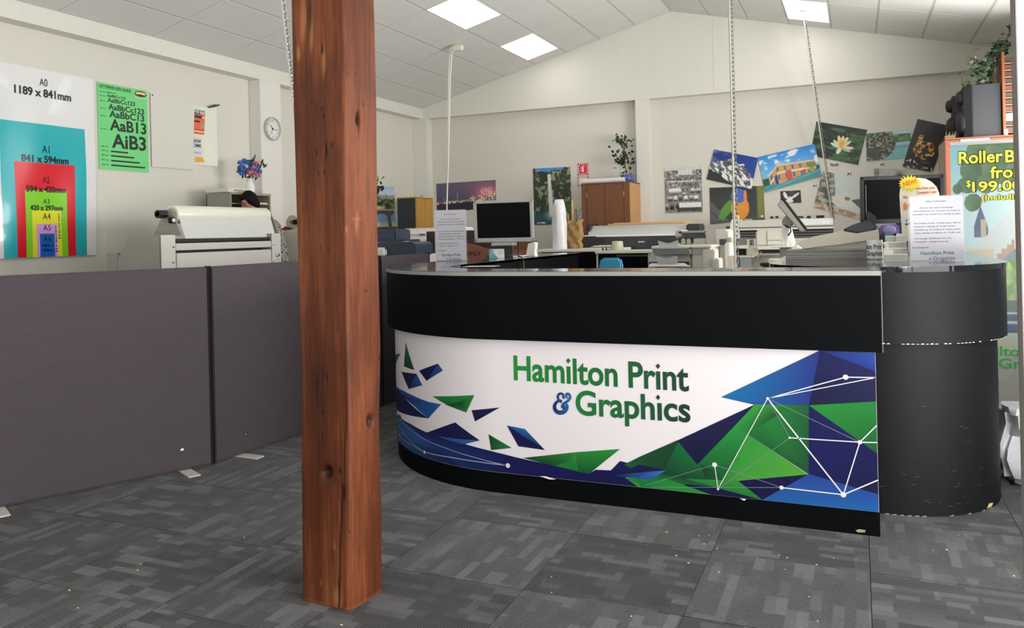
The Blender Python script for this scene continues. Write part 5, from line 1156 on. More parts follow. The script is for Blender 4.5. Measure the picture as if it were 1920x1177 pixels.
# second, cream laminator whose end shows left of the timber post
X2 = -4.35; q = Vector((X2, onx(530, 460, X2).y+.0, 0)); yy0 = q.y+.82; t = thing('cream_laminator', 'cream laminating machine end just left of the timber post', 'laminator', (X2+.2, yy0+.3, 0))
xe = ony(528.5, 460, yy0).x; zt2 = ony(532, 431.5, yy0).z
b = MB(); b.box(xe, xe+.60, yy0, yy0+.5, .45, zt2, .012); b.obj('body', CREAM, t)
for xx in (xe+.06, xe+.54):
    for y_ in (yy0+.06, yy0+.44): bx('leg', xx-.03, xx+.03, y_-.03, y_+.03, 0, .455, SIDEGREY, t, .003)
xb = ony(541, 420, yy0+.1).x; ztb = ony(548, 403, yy0+.1).z
b = MB(); b.prism([(ony(528, 431, yy0+.08).x, zt2), (xb-.0, zt2), (xb, ony(541, 424.5, yy0+.08).z), (ony(535, 424, yy0).x, ony(541, 424.5, yy0+.08).z)], 'y', yy0+.03, yy0+.2, .002); b.obj('end_bracket', SIDEGREY, t)
bx('roll_stand', xb, xb+.10, yy0+.1, yy0+.2, zt2-.001, zt2+.06, CREAM, t, .01)
rc_ = ony(558, 418, yy0+.16); b = MB(); b.lathe([(.02, yy0+.08), (.075, yy0+.08), (.075, yy0+.30), (.02, yy0+.30)], (rc_.x, 0, rc_.z+.0), 30, axis='y'); b.obj('film_roll', M('cream_roll', (214, 206, 172), .5), t)
bx('clamp', ony(542, 416, yy0).x, ony(553, 416, yy0).x, yy0+.05, yy0+.08, ony(547, 421, yy0+.05).z, ony(547, 412, yy0+.05).z, BLACKPL, t, .003)
q = ony(546, 416.5, yy0+.045); MB().lathe([(.014, 0), (.014, -.012)], (q.x, yy0+.05, q.z), 14, axis='y').obj('knob', CHROME, t)
q = ony(513, 433, yy0+.05); sc = thing('trimming_knife', 'red handled knife with black blade lying beside the laminator end', 'knife', (q.x, q.y, zt2))
sx = xe+.03; b = MB(); b.tube([(sx-.06, yy0+.03, zt2+.012), (sx+.02, yy0+.03, zt2+.012)], .011, 8); b.obj('handle', RED, sc); b = MB(); b.tube([(sx+.02, yy0+.03, zt2+.012), (sx+.06, yy0+.03, zt2+.014), (sx+.08, yy0+.03, zt2+.017)], [.008, .007, .002], 8); b.obj('blade', BLACKPL, sc)

# ================================================================== BACK LEFT: copiers, cabinet
# blue-grey copier
def boxpx(name, x0, y0, x1, y1, Y, D, mat, parent, bev=.008, zbot=None, seg=2):
    a = RY(x0, y0, x1, y1, Y); return bx(name, a[0], a[1], Y, Y+D, a[2] if zbot is None else zbot, a[3], mat, parent, bev, seg)
Yb = 6.55; a = RY(700, 453, 779, 478, Yb)
t = thing('blue_copier', 'blue-grey copier behind the far fabric screen, right of the timber post', 'copier', ((a[0]+a[1])/2, Yb+.25, 0))
boxpx('cabinet', 690, 478, 776, 500, Yb+.02, .45, WHITEPL, t, .008, 0)
b = MB(); x0_, x1_ = a[0], a[1]; b.prism([(x0_, a[2]-.004), (x1_, a[2]-.004), (x1_, a[3]-.03), (x1_-.04, a[3]-.005), (x0_+.05, a[3]-.008), (x0_, a[3]-.03)], 'y', Yb, Yb+.34, .006); b.obj('paper_tray', NAVYPL, t)
c = RY(741, 455, 756, 463, Yb-.004); b = MB(); b.lathe([(.001, 0), (.03, .001), (.034, .006), (.001, .009)], ((c[0]+c[1])/2+.01, Yb+.1, a[3]-.006), 16); b.obj('button', SILVER, t)
boxpx('scanner_unit', 700, 430, 741, 452, Yb+.15, .3, NAVYPL, t, .014); boxpx('side_shelf', 700, 449.5, 759, 454, Yb+.1, .3, NAVYPL, t, .006)
boxpx('tray_front', 690, 464, 722, 482, Yb-.05, .05, WHITEPL, t, .02)
# white wide printer behind
Yw = 7.35; a = RY(742, 427, 850, 500, Yw); t = thing('white_printer', 'broad white printer between the blue copier and the notice stand', 'printer', ((a[0]+a[1])/2, Yw+.3, 0))
b = MB(); b.prism([(Yw, 0), (Yw+.5, 0), (Yw+.5, a[3]), (Yw+.18, a[3]), (Yw+.02, ony(780, 447, Yw).z), (Yw, ony(780, 452, Yw).z)], 'x', a[0], a[1], .012); b.obj('body', WHITEPL, t)
boxpx('side_hump', 739, 436, 749, 450, Yw+.03, .3, WHITEPL, t, .02)
boxpx('panel_line', 750, 438.6, 797, 439.4, Yw-.002+.05, .02, WARMGREY, t, 0); boxpx('handle_slot', 786, 438.2, 796, 440.4, Yw+.04, .02, CHARCOAL, t, .002); boxpx('output_slot', 776, 452.5, 796, 460, Yw-.004, .006, SIDEGREY, t, .002); boxpx('lower_drawer', 770, 461, 800, 500, Yw-.02, .02, WHITEPL, t, .004); boxpx('drawer_handle', 780, 470, 782, 477, Yw-.024, .006, SIDEGREY, t, .001)
# teal and oak cabinet by the corner
Xc = -5.0; cy0 = onx(780, 400, Xc).y; cy1 = onx(812, 400, Xc).y; zt_ = onx(780, 371, Xc).z
t = thing('corner_cabinet', 'dark-sided cabinet with two oak doors in the back left corner', 'cabinet', (Xc-.13, (cy0+cy1)/2, 0))
xw_ = ony(745, 400, cy0).x
bx('carcass', xw_, Xc-.012, cy0, cy1, 0, zt_, TEALBOARD, t, .003); bx('top_board', xw_-.004, Xc+.004, cy0-.004, cy1+.004, zt_, zt_+.014, OAKDOOR, t, .002)
ym = (cy0+cy1)/2
for aa, bb in ((cy0+.004, ym-.002), (ym+.002, cy1-.004)): bx('door', Xc-.012, Xc+.006, aa, bb, .06, zt_-.004, OAKDOOR, t, .002)
q = onx(797, 368, Xc); tt = thing('small_knob', 'tiny grey object on top of the oak-doored corner cabinet', 'ornament', (Xc-.05, q.y, zt_+.014)); MB().lathe([(.018, 0), (.018, .01), (.006, .014), (.012, .03), (.001, .036)], (Xc-.05, q.y, zt_+.0145), 14).obj('body', SIDEGREY, tt)
# leafy plant glimpsed at the edge of the timber post
pq = at(700, 368, 7.0); t = thing('tall_plant', 'dark leafy plant peeping out at the right edge of the timber post', 'plant', (pq.x, pq.y, 0))
b = MB(); b.lathe([(.10, 0), (.14, .28), (.15, .3), (.135, .3), (.12, .27)], (pq.x, pq.y, 0), 22); b.obj('pot', DARKGREY, t)
b = MB(); b.tube([(pq.x, pq.y, .2), (pq.x+.01, pq.y, .8), (pq.x, pq.y, pq.z)], [.014, .01, .006], 6); b.obj('stem', STEMM, t)
random.seed(11)
def leaves(name, pts, s, mat, parent, spread=.7):
    b = MB()
    for p in pts:
        p = Vector(p); d = Vector((random.uniform(-1, 1), random.uniform(-1, .2), random.uniform(-1, .6))).normalized(); t_ = d; u = d.orthogonal().normalized(); u = (u*math.cos(2)+d.cross(u)*math.sin(random.uniform(0, 6))).normalized(); n = t_.cross(u).normalized(); u = n.cross(t_); L = s*random.uniform(.7, 1.3)
        q = [p, p+t_*L*.35+u*L*.38+n*L*.05, p+t_*L*.7+u*L*.22, p+t_*L, p+t_*L*.7-u*L*.22, p+t_*L*.35-u*L*.38+n*L*.05]; vv = [b.bm.verts.new(k) for k in q]; mid = b.bm.verts.new(p+t_*L*.5-n*L*.06)
        for i in range(6): b.bm.faces.new([vv[i], vv[(i+1) % 6], mid])
    o = b.obj(name, mat, parent, True, 60); o['kind'] = 'stuff'; return o
leaves('foliage', [at(random.gauss(701, 7), random.uniform(336, 384), 7.0+random.uniform(-.12, .12)) for _ in range(70)], .05, DARKLEAF, t)

# ================================================================== LEFT WING OF THE COUNTER: things standing on it
def notice(name, label, cx_, cy_, z0, w, h, rz, acrylic, lean=.0):
    t = thing(name, label, 'notice', (cx_, cy_, z0), rz, 'price notices in acrylic stands'); Mx = Matrix.Translation((cx_, cy_, z0)) @ Matrix.Rotation(rz, 4, 'Z')
    b = MB(Mx); b.box(-w/2, w/2, -.001, .001, .004, h, 0); shn = b.obj('sheet', M('notice_paper', (196, 194, 202), .5), t)
    b = MB(Mx); b.box(-w/2-.006, w/2+.006, .0015, .004, 0, h+.004, .0005); b.obj('acrylic_back', CLEAR, t)
    b = MB(Mx); b.box(-w/2-.006, w/2+.006, -.004, .075, 0, .003, .0005); b.obj('acrylic_foot', CLEAR, t)
    f = Mx @ Vector((-w/2, -.0012, 0)); ux = Mx.to_3x3() @ Vector((1, 0, 0)); nn = Mx.to_3x3() @ Vector((0, -1, 0)); D = Decal(plane_map(f, ux, (0, 0, 1), nn), .0001); TX = (60, 58, 66)
    def L(s, yy, x0, x1, al='l', cap=.0165): D.text(s, (x0*w if al == 'l' else w/2), (1-yy)*h, cap*h, TX, 1, w=(x1-x0)*w, align=al, bold=.03)
    L('Dear Customers', .085, .31, .70, 'c'); L('Due to the ever increasing', .185, .2, .82, 'c'); L('costs beyond our control, we need to', .235, .07, .95); L('increase our prices by a small margin.', .285, .06, .96)
    for i, s in enumerate(('On orders under $10.00 there will be', 'minimum charge of $5.00 which', 'includes up to 5 black & white prints', 'when paying via Eftpos or $2.00 cash')): L(s, .425+.05*i, .08, .95-(.11 if i == 1 else 0))
    L('We charge $70.00 per hour for', .66, .08, .78); L('Computer / design time etc.', .71, .08, .73); L('Kind Regards', .80, .04, .34)
    D.obj('lettering', PRINT, shn); D = Decal(plane_map(f, ux, (0, 0, 1), nn), .0001)
    D.text('Hamilton Print', .19*w, (1-.905)*h, .052*h, (36, 120, 96), 1, w=.63*w, bold=.02, col2=(30, 62, 92)); D.text('&', .34*w, (1-.985)*h, .045*h, (90, 90, 160), 1, bold=.0, w=.06*w); D.text('Graphics', .42*w, (1-.985)*h, .052*h, (36, 84, 110), 1, w=.41*w, bold=.01)
    D.obj('lettering', PRINT, shn); return t
ZTOP = ZT
q = onz(846, 489, ZTOP+.001); dd = (q-CAM).dot(_v); nw = 58/F*dd
notice('price_notice', 'white price notice standing on the left wing of the counter, before the grey monitor', q.x, q.y, ZTOP+.001, nw, 95/F*dd, .30, True)
q = onz(903, 499.5, ZTOP); t = thing('loose_sheet', 'white sheet of paper lying on the counter top below the grey monitor', 'sheet', (q.x, q.y+.02, ZTOP+.0005)); bx('sheet', q.x-.10, q.x+.09, q.y-.04, q.y+.05, ZTOP+.0006, ZTOP+.002, PAPER, t, 0)
# card holder, monitor, cradle
q = onz(931, 484, ZTOP); dd = (q-CAM).dot(_v); w = 28/F*dd; h = 17/F*dd
t = thing('card_stand', 'small printed card with teal corner standing under the grey monitor', 'card', (q.x, q.y, ZTOP+.001), .3); Mx = Matrix.Translation((q.x, q.y, ZTOP+.001)) @ Matrix.Rotation(.3, 4, 'Z')
b = MB(Mx); b.hexa([(-w/2, 0, 0), (w/2, 0, 0), (w/2, .03, 0), (-w/2, .03, 0), (-w/2, .012, h), (w/2, .012, h), (w/2, .016, h), (-w/2, .016, h)]); b.obj('card', PAPER, t)
D = Decal(plane_map(Mx @ Vector((-w/2, -.0004, 0)), Mx.to_3x3() @ Vector((1, 0, 0)), (0, .01/h, 1), Mx.to_3x3() @ Vector((0, -1, 0))), .0003)
D.poly([(0, 0), (w*.62, 0), (w*.3, h*.55), (w*.32, h*.95), (0, h)], [(70, 150, 160), (120, 180, 150), (90, 160, 160), (150, 190, 190), (50, 130, 150)], 1); D.poly([(w*.2, h*.4), (w*.6, h*.02), (w*.35, h*.1)], (60, 110, 140), 2)
for k in range(4): D.rect(w*.62, h*(.8-.12*k), w*(.92-.06*(k % 2)), h*(.83-.12*k), (150, 152, 156), 1)
D.obj('print', PRINT, t)
dm = 6.35; c = at(944.5, 414, dm); mw, mh = 117/F*dm, 79/F*dm; rzm = math.atan2(c.x, c.y)*-1+.22
t = thing('grey_monitor', 'silver-framed monitor with a dark screen on the left wing of the counter', 'monitor', (c.x, c.y, ZTOP), -(-.10)); Mx = Matrix.Translation((c.x, c.y, c.z)) @ Matrix.Rotation(.10, 4, 'Z') @ Matrix.Rotation(.05, 4, 'X')
fr = .030
b = MB(Mx); 
for x0, x1, z0, z1 in ((-mw/2, mw/2, mh/2-.024, mh/2), (-mw/2, mw/2, -mh/2, -mh/2+fr*1.1), (-mw/2, -mw/2+.026, -mh/2, mh/2), (mw/2-.026, mw/2, -mh/2, mh/2)): b.box(x0, x1, -.018, .006, z0, z1, .004)
b.obj('bezel', SILVER, t)
b = MB(Mx); b.box(-mw/2+.022, mw/2-.022, -.008, .002, -mh/2+.03, mh/2-.02); b.obj('screen', SCREEN, t)
b = MB(Mx); b.box(-mw/2+.004, mw/2-.004, .002, .045, -mh/2+.004, mh/2-.004, .012); b.obj('back_shell', DARKGREY, t)
D = Decal(plane_map(Mx @ Vector((0, -.0185, -mh/2+.011)), Mx.to_3x3() @ Vector((1, 0, 0)), Mx.to_3x3() @ Vector((0, 0, 1)), Mx.to_3x3() @ Vector((0, -1, 0))), .0002); D.text('acer', 0, 0, .008, (90, 90, 90), 1, align='c'); D.obj('maker_mark', PRINT, t)
M2 = Matrix.Translation((c.x, c.y, ZTOP)) @ Matrix.Rotation(.10, 4, 'Z'); zb_ = c.z-mh/2-ZTOP
b = MB(M2); b.box(-.035, .055, .02, .06, .014, zb_+.05, .006); b.obj('stand_neck', CHARCOAL, t); b = MB(M2); b.box(-.09, .09, -.06, .05, zb_-.028, zb_-.004, .004); b.obj('stand_bar', SILVER, t)
b = MB(M2); b.prism([(.15*math.cos(a), .10*math.sin(a)) for a in np.linspace(0, 2*PI, 25)[:-1]], 'z', .001, .014, .004); b.obj('stand_foot', CHARCOAL, t)
b = MB(); b.tube([at(969, 448, dm+.02), at(972, 462, dm-.08), Vector((-2.32, 5.5, ZTOP+.010)), Vector((-2.21, 5.30, ZTOP+.009)), Vector((-2.185, 5.27, ZTOP-.02)), Vector((-2.182, 5.25, .8))], .006, 6); tc_ = b.obj('monitor_cable', CABLE, t)

def dbox(name, x0, y0, x1, y1, d, D, mat, parent, bev=.006, zbot=None):
    """axis-aligned box whose front centre sits at depth d"""
    Y = at((x0+x1)/2, (y0+y1)/2, d).y; return boxpx(name, x0, y0, x1, y1, Y, D, mat, parent, bev, zbot)
# white handset cradle on the end of the wing
q = onz(994, 481, ZTOP); t = thing('white_cradle', 'white upright handset cradle right of the grey monitor', 'phone cradle', (q.x, q.y, ZTOP+.001)); dd = (q-CAM).dot(_v); k = dd/F
b = MB(); X0 = ony(985, 475, q.y).x; b.prism([(X0, ZTOP+.001), (X0+20*k, ZTOP+.001), (X0+17*k, ZTOP+.001+8*k), (X0+20*k, ZTOP+.001+26*k), (X0+17*k, ZTOP+.001+27*k), (X0+5*k, ZTOP+.001+24*k), (X0+4*k, ZTOP+.001+10*k)], 'y', q.y, q.y+.07, .005); b.obj('body', WHITEPL, t)
b = MB(); b.tube([(X0+.02, q.y+.02, ZTOP+.010), (X0+.0, q.y-.06, ZTOP+.007), (X0-.05, q.y-.12, ZTOP+.007)], .005, 6); b.obj('cable', WHITECABLE, t)

# ================================================================== BACK MIDDLE
# dark board and staff-only half door between screens and wing
t = thing('dark_drawers', 'dark brown drawer unit behind the notice and the grey monitor', 'drawers', (at(880, 470, 7.0).x, at(880, 470, 7.0).y, 0))
Yd = 7.07; boxpx('carcass', 800, 432, 940, 520, Yd, .1, DARKWOOD, t, .004, 0)
for k, (ya_, yb_) in enumerate(((434, 446), (447, 459), (460, 480))): boxpx('drawer_front', 803, ya_, 938, yb_, Yd-.012, .012, DARKWOOD, t, .003)
boxpx('carcass_top', 920, 452, 1000, 520, Yd+.1, .12, BROWNCAB, t, .004, 0)
Yg = 6.68; a = RY(862, 455, 992, 486, Yg); t = thing('staff_gate', 'low brown board gate lettered ONLY, with a sloping wavy top', 'gate', ((a[0]+a[1])/2, Yg, 0)); b = MB()
n = 20; top = []
for i in range(n+1):
    u = i/n; px = 862+(992-862)*u; py = 456+ 11/(1+math.exp(-(px-896)/7)) + (2 if px > 950 else 0); q = ony(px, py, Yg); top.append((q.x, q.z))
b.prism([(top[0][0], .06)]+[(top[-1][0], .06)][:0]+top+[(top[-1][0], .06)], 'y', Yg, Yg+.02, .002); b.obj('board', SIGNWOOD, t)
for xx in (top[0][0]+.05, top[-1][0]-.05): bx('foot', xx-.03, xx+.03, Yg-.05, Yg+.07, 0, .0605, DARKWOOD, t, .003)
D = Decal(plane_map((0, Yg-.0005, 0), (1, 0, 0), (0, 0, 1), (0, -1, 0)), .0004); q0, q1 = ony(875, 479, Yg), ony(902, 478.5, Yg); D.text('ONLY', q0.x, q0.z, 7.6/F*7, (30, 24, 24), 1, w=q1.x-q0.x, bold=.03); D.obj('lettering', PRINT, t)

# far bench with black drawers
Yl = 7.65; a = RY(1013, 470, 1127, 520, Yl); bn = thing('drawer_bench', 'black drawer bench with a white top, behind the reception counter', 'bench', ((a[0]+a[1])/2, Yl+.3, 0))
bx('drawer_body', a[0], a[1]-.02, Yl, Yl+.55, 0, a[3]-.012, BLACKLAM, bn, .004); zb1 = a[3]
xl_, xr_ = ony(985, 468, Yl).x, ony(1146, 466, Yl).x
bx('bench_top', xl_, xr_, Yl-.02, Yl+.75, a[3]-.012, a[3]+.012, WHITEPL, bn, .003); bx('bench_leg', xr_-.05, xr_-.01, Yl, Yl+.05, 0, a[3]-.012, DARKGREY, bn, .003)
boxpx('drawer_handle', 1054, 490, 1083, 494.5, Yl-.03, .03, CHARCOAL, bn, .004)
# wrapped roll standing on the bench
q = Vector((ony(1050, 460, Yl+.25).x, Yl+.25, zb1+.0125)); k = (q-CAM).dot(_v)/F; t = thing('wrapped_roll', 'tall roll wrapped in crinkled white plastic, standing before the waterfall print', 'roll', tuple(q)); b = MB(); hgt = onx(1050, 373, q.x).z if False else ony(1050, 374, q.y).z-q.z
b.lathe([(13*k, 0), (13.5*k, .02), (13*k, hgt*.5), (11*k, hgt*.8), (9*k, hgt*.93), (7.5*k, hgt*.97), (7*k, hgt), (3*k, hgt*1.005)], tuple(q), 26)
for v in b.bm.verts: 
    a_ = math.atan2(v.co.y-q.y, v.co.x-q.x); v.co.x += .010*math.sin(a_*5+v.co.z*9); v.co.y += .008*math.cos(a_*4+v.co.z*11)
b.obj('wrapping', PLASTICBAG, t)
# kraft bag of sticks
q = Vector((ony(1076.5, 440, Yl+.42).x, Yl+.42, zb1+.0125)); k = (q-CAM).dot(_v)/F; t = thing('kraft_bag', 'brown kraft paper bag of sticks beside the brown cabinet', 'bag', tuple(q)); zt_ = ony(1077, 413, q.y).z; w = 14*k
b = MB(); b.hexa([(q.x-w*.9, q.y-.05, q.z), (q.x+w*.9, q.y-.05, q.z), (q.x+w*.9, q.y+.06, q.z), (q.x-w*.9, q.y+.06, q.z), (q.x-w, q.y-.07, zt_), (q.x+w*1.05, q.y-.07, zt_-.01), (q.x+w, q.y+.08, zt_), (q.x-w, q.y+.08, zt_-.01)])
bmesh.ops.subdivide_edges(b.bm, edges=b.bm.edges[:], cuts=7, use_grid_fill=True); random.seed(8)
for v in b.bm.verts:
    j = .012*math.sin(v.co.x*60+v.co.z*35)+.009*math.sin(v.co.z*70-v.co.x*40+v.co.y*50); v.co.y += j; v.co.x += j*.5
    if v.co.z > zt_-.03: v.co.z += .012*math.sin(v.co.x*70)
    if v.co.z < q.z+.004: v.co.z = q.z+.001
b.obj('bag', M('crumpled_kraft', (164, 128, 80), .75, noise=(14, 4), bump=(25, .5), var=.2), t)
for p0, p1, r, mt in (((1074, 414), (1072.5, 375), 2.1, LIGHTWOOD), ((1070, 414), (1062, 397), 1, LIGHTWOOD), ((1071, 413), (1079, 391), .7, STEMM), ((1076, 413), (1089, 390), .7, STEMM), ((1078, 413), (1088, 409), .7, STEMM), ((1079, 413), (1081, 392), .8, DARKWOOD), ((1066, 413), (1066, 400), 1, LIGHTWOOD)):
    A, B = ony(p0[0], p0[1]+18, q.y), ony(p1[0], p1[1], q.y+.0); b = MB(); b.cyl(A, B, r*k, seg=8); b.obj('stick', mt, t)
# brown cabinet
Yc_ = 9.22; a = RY(1091, 344, 1181, 460, Yc_); t = thing('brown_cabinet', 'brown two-door cabinet against the back wall, with rolled paper on top', 'cabinet', ((a[0]+a[1])/2, Yc_+.28, 0)); zk = a[3]
bx('carcass', a[0], a[1], Yc_+.012, Yc_+.50, 0, zk, BROWNCAB, t, .004); bx('side_panel', a[1], a[1]+.014, Yc_+.0, Yc_+.50, 0, zk, LIGHTWOOD, t, .003); bx('top_panel', a[0]-.005, a[1]+.018, Yc_, Yc_+.505, zk, zk+.012, BROWNCAB, t, .003)
w = a[1]-a[0]
for x0_, x1_ in ((0, .11), (.885, 1)): bx('stile', a[0]+w*x0_, a[0]+w*x1_, Yc_-.0, Yc_+.012, .05, zk, BROWNCAB, t, .002)
for x0_, x1_ in ((.115, .49), (.495, .88)): bx('door', a[0]+w*x0_, a[0]+w*x1_, Yc_-.006, Yc_+.012, .05, zk-.03, BROWNCAB, t, .003)
for xx in (.11, .885): bx('hinge', a[0]+w*xx-.004, a[0]+w*xx+.004, Yc_-.009, Yc_+.0, zk-.16, zk-.10, LIGHTWOOD, t, .001)
zk += .012
p0, p1 = ony(1092, 341, Yc_+.1), ony(1172, 337, Yc_+.22); k = (p0-CAM).dot(_v)/F
def paper_roll(p0, p1, r, label, i):
    p0 = Vector((p0.x, p0.y, zk+r+i)); p1 = Vector((p1.x, p1.y, zk+r+i)); t = thing('paper_roll', label, 'paper roll', tuple((p0+p1)/2-Vector((0, 0, r))), 0, 'paper rolls on the brown cabinet')
    b = MB(); b.tube([p0, p0.lerp(p1, .5), p1], r, 22); b.obj('roll', PAPER, t)
    n = (p1-p0).normalized(); b = MB(); b.cyl(p1, p1+n*.001, r*.55, seg=16); b.cyl(p0, p0-n*.001, r*.55, seg=16); b.obj('roll_end', SIDEGREY, t)
paper_roll(Vector((ony(1091, 340, Yc_+.1).x, Yc_+.14, 0)), Vector((ony(1171, 336, Yc_+.1).x, Yc_+.10, 0)), 4.6*k, 'nearer thick white paper roll on the brown cabinet', .001)
paper_roll(Vector((ony(1110, 335, Yc_+.3).x, Yc_+.21, 0)), Vector((ony(1168, 333, Yc_+.3).x, Yc_+.235, 0)), 4.4*k, 'rear white paper roll behind the thick one on the brown cabinet', .004)
# ivy in a blue pot
q = Vector((ony(1175, 340, Yc_+.36).x, Yc_+.38, zk)); k = (q-CAM).dot(_v)/F; t = thing('ivy_pot', 'climbing ivy in a blue and white china pot on the brown cabinet', 'potted plant', tuple(q))
b = MB(); b.lathe([(7*k, 0), (12*k, 4*k), (13.5*k, 9*k), (11.5*k, 15*k), (12*k, 16*k), (10.5*k, 16*k), (9*k, 13*k)], tuple(q), 26); b.obj('pot', BLUEPOT, t)
dd = (q-CAM).dot(_v); b = MB(); b.tube([q+Vector((0, 0, 12*k)), at(1173, 318, dd), at(1171, 300, dd), at(1172, 285, dd), at(1170, 270, dd), at(1172, 252, dd)], .006, 6); b.obj('stem', STEMM, t)
random.seed(21)
lf = [at(random.gauss(1167, 9), random.gauss(264, 6), dd+random.uniform(-.1, .1)) for _ in range(46)]+[at(random.gauss(1170, 10.5), random.gauss(299, 7), dd+random.uniform(-.1, .1)) for _ in range(64)]+[at(random.gauss(1155, 4), random.uniform(285, 318), dd) for _ in range(8)]+[at(random.gauss(1174, 6), random.gauss(322, 3), dd-.05) for _ in range(9)]
leaves('foliage', lf, .052, LEAF, t)

# wide-format printer with dark front
Ye = 8.55; zt_ = ony(1170, 437, Ye).z
t = thing('wide_printer', 'wide-format printer with a dark glossy front and grey lid, centre back', 'printer', (ony(1180, 450, Ye).x, Ye+.3, 0))
boxpx('front_rim', 1083, 439.5, 1272, 475, Ye, .10, WHITEPL, t, .010); boxpx('front_panel', 1086, 443, 1270, 473, Ye-.006, .012, M('smoked_front', (56, 58, 60), .18, spec=.6), t, .004); boxpx('side_panel', 1086, 443, 1118, 473, Ye-.009, .010, CHARCOAL, t, .003)
a = RY(1105, 421, 1289, 437, Ye+.15); b = MB(); b.prism([(Ye+.09, a[2]-.03), (Ye+.45, a[2]-.03), (Ye+.45, a[3]), (Ye+.22, a[3]), (Ye+.10, a[2]+.02)], 'x', a[0], a[1], .006); b.obj('lid', M('printer_lid_grey', (196, 200, 198), .3), t)
for x0_, x1_ in ((1101, 1107), (1288, 1311)): 
    a = RY(x0_, 419.5, x1_, 432, Ye+.12); bx('end_cap', a[0], a[1], Ye+.08, Ye+.46, a[2]-.01, a[3], CHARCOAL, t, .012)
boxpx('body', 1105, 436, 1295, 480, Ye+.10, .36, WARMGREY, t, .006)
for px in (1115, 1285): x = ony(px, 480, Ye).x; bx('leg', x-.03, x+.03, Ye+.15, Ye+.4, 0, ony(px, 479, Ye+.1).z, GREYPL, t, .004)
bx('leg_brace', ony(1115, 480, Ye).x, ony(1285, 480, Ye).x, Ye+.25, Ye+.3, .2, .25, GREYPL, t, .003)
q = ony(1197, 454.5, Ye-.0065); D = Decal(plane_map((q.x, Ye-.0065, q.z), (1, 0, 0), (0, 0, 1), (0, -1, 0)), .0004); D.text('EPSON', 0, 0, 2.4/F*8.6, (214, 214, 212), 1, w=12/F*8.6, bold=.04); D.obj('maker_mark', PRINT, t)
pk = thing('pine_batten', 'long pale pine batten lying along the wide printer lid', 'batten', (ony(1220, 420, Ye+.3).x, Ye+.3, a[3])); z_ = ony(1200, 421, Ye+.22).z+.001
b = MB(); xa_, xb_ = ony(1142, 420, Ye+.3).x, ony(1298, 420, Ye+.3).x; b.box(xa_, xb_-.08, Ye+.25, Ye+.30, z_, z_+.016, .002); b.obj('batten', LIGHTWOOD, pk); b = MB(); b.box(xa_+.05, xb_, Ye+.31, Ye+.36, z_, z_+.026, .002); b.obj('upper_batten', M('pale_pine', (214, 178, 140), .5), pk)

# nearer bench (cream top, black front) with film roll, blue chair in front
Yr = 6.85; zbt = ony(1170, 467.5, Yr+.2).z
a = RY(1120, 475, 1214, 520, Yr); bn2 = thing('cream_bench', 'cream-topped work bench with a black front, left of the stacked desktop printers', 'bench', ((a[0]+a[1])/2, Yr+.2, 0))
bx('bench_front', a[0], a[1], Yr+.03, Yr+.06, 0, a[3], BLACKLAM, bn2, .002); bx('bench_top', a[0]-.02, a[1]+.06, Yr, Yr+.42, a[3], a[3]+.024, CREAM, bn2, .004); bx('end_panel', a[1]+.0, a[1]+.03, Yr+.02, Yr+.42, 0, a[3], BEIGE, bn2, .003); bx('end_panel', a[0]-.015, a[0], Yr+.02, Yr+.42, 0, a[3], BEIGE, bn2, .003)
zb2 = a[3]+.024; k = 7/F
bx('ledge', ony(1155, 478, Yr-.0).x, ony(1214, 478, Yr).x, Yr-.001, Yr+.0299, ony(1180, 481, Yr).z, ony(1180, 477.5, Yr).z, CHARCOAL, bn2, .001)
q = Vector((ony(1158, 466, Yr+.2).x, Yr+.2, zb2+.001)); t = thing('film_bundle', 'squat roll of pale translucent film on the cream bench', 'roll', tuple(q)); b = MB(); b.lathe([(11.5*k, 0), (12*k, 3*k), (11*k, 12*k), (10.5*k, 17*k), (8*k, 17.5*k), (7.5*k, 14*k)], tuple(q), 26); b.obj('roll', M('pale_film', (206, 204, 176), .2, noise=(8, 2), stretch=(6, 6, .3), var=.12), t)
b = MB(); b.prism([(q.x-11*k, q.z), (q.x-19*k, q.z), (q.x-10*k, q.z+9*k)], 'y', q.y-.02, q.y+.0, .001); b.obj('loose_end', CLEARTRAY, t)
dsk = thing('paper_tray', 'open grey wire paper tray left of the film roll on the bench', 'tray', (ony(1132, 470, 6.95).x, 7.0, zb2)); x0_, x1_ = ony(1108, 466, 7.0).x, ony(1139, 466, 7.0).x
bx('tray_top', x0_, x1_, 6.98, 7.25, zb2+.030, zb2+.036, WARMGREY, dsk, .001); bx('tray_leg', x1_-.012, x1_, 6.98, 6.99, zb2+.0005, zb2+.03, BLACKPL, dsk, .001); bx('tray_leg', x0_+.11, x0_+.122, 6.98, 6.99, zb2+.0005, zb2+.03, BLACKPL, dsk, .001); bx('tray_leg', x1_-.012, x1_, 7.23, 7.24, zb2+.0005, zb2+.03, BLACKPL, dsk, .001); bx('paper_stack', x0_+.02, x1_-.03, 7.0, 7.22, zb2+.036, zb2+.044, PAPER, dsk, .001)
q = onz(1146, 483, 1.03); q = at(1144, 490, 6.2); zc2 = at(1144, 483.5, 6.2).z; t = thing('blue_chair', 'bright blue padded office chair tucked behind the counter', 'chair', (q.x, q.y, 0))
b = MB(); w = 22/F*6.2; b.prism([(q.x-w, zc2-.30), (q.x+w, zc2-.30), (q.x+w*1.02, zc2-.04), (q.x+w*.8, zc2), (q.x-w*.8, zc2), (q.x-w*1.02, zc2-.04)], 'y', q.y, q.y+.05, .014, 0, 3); b.obj('backrest', BLUEFAB, t)
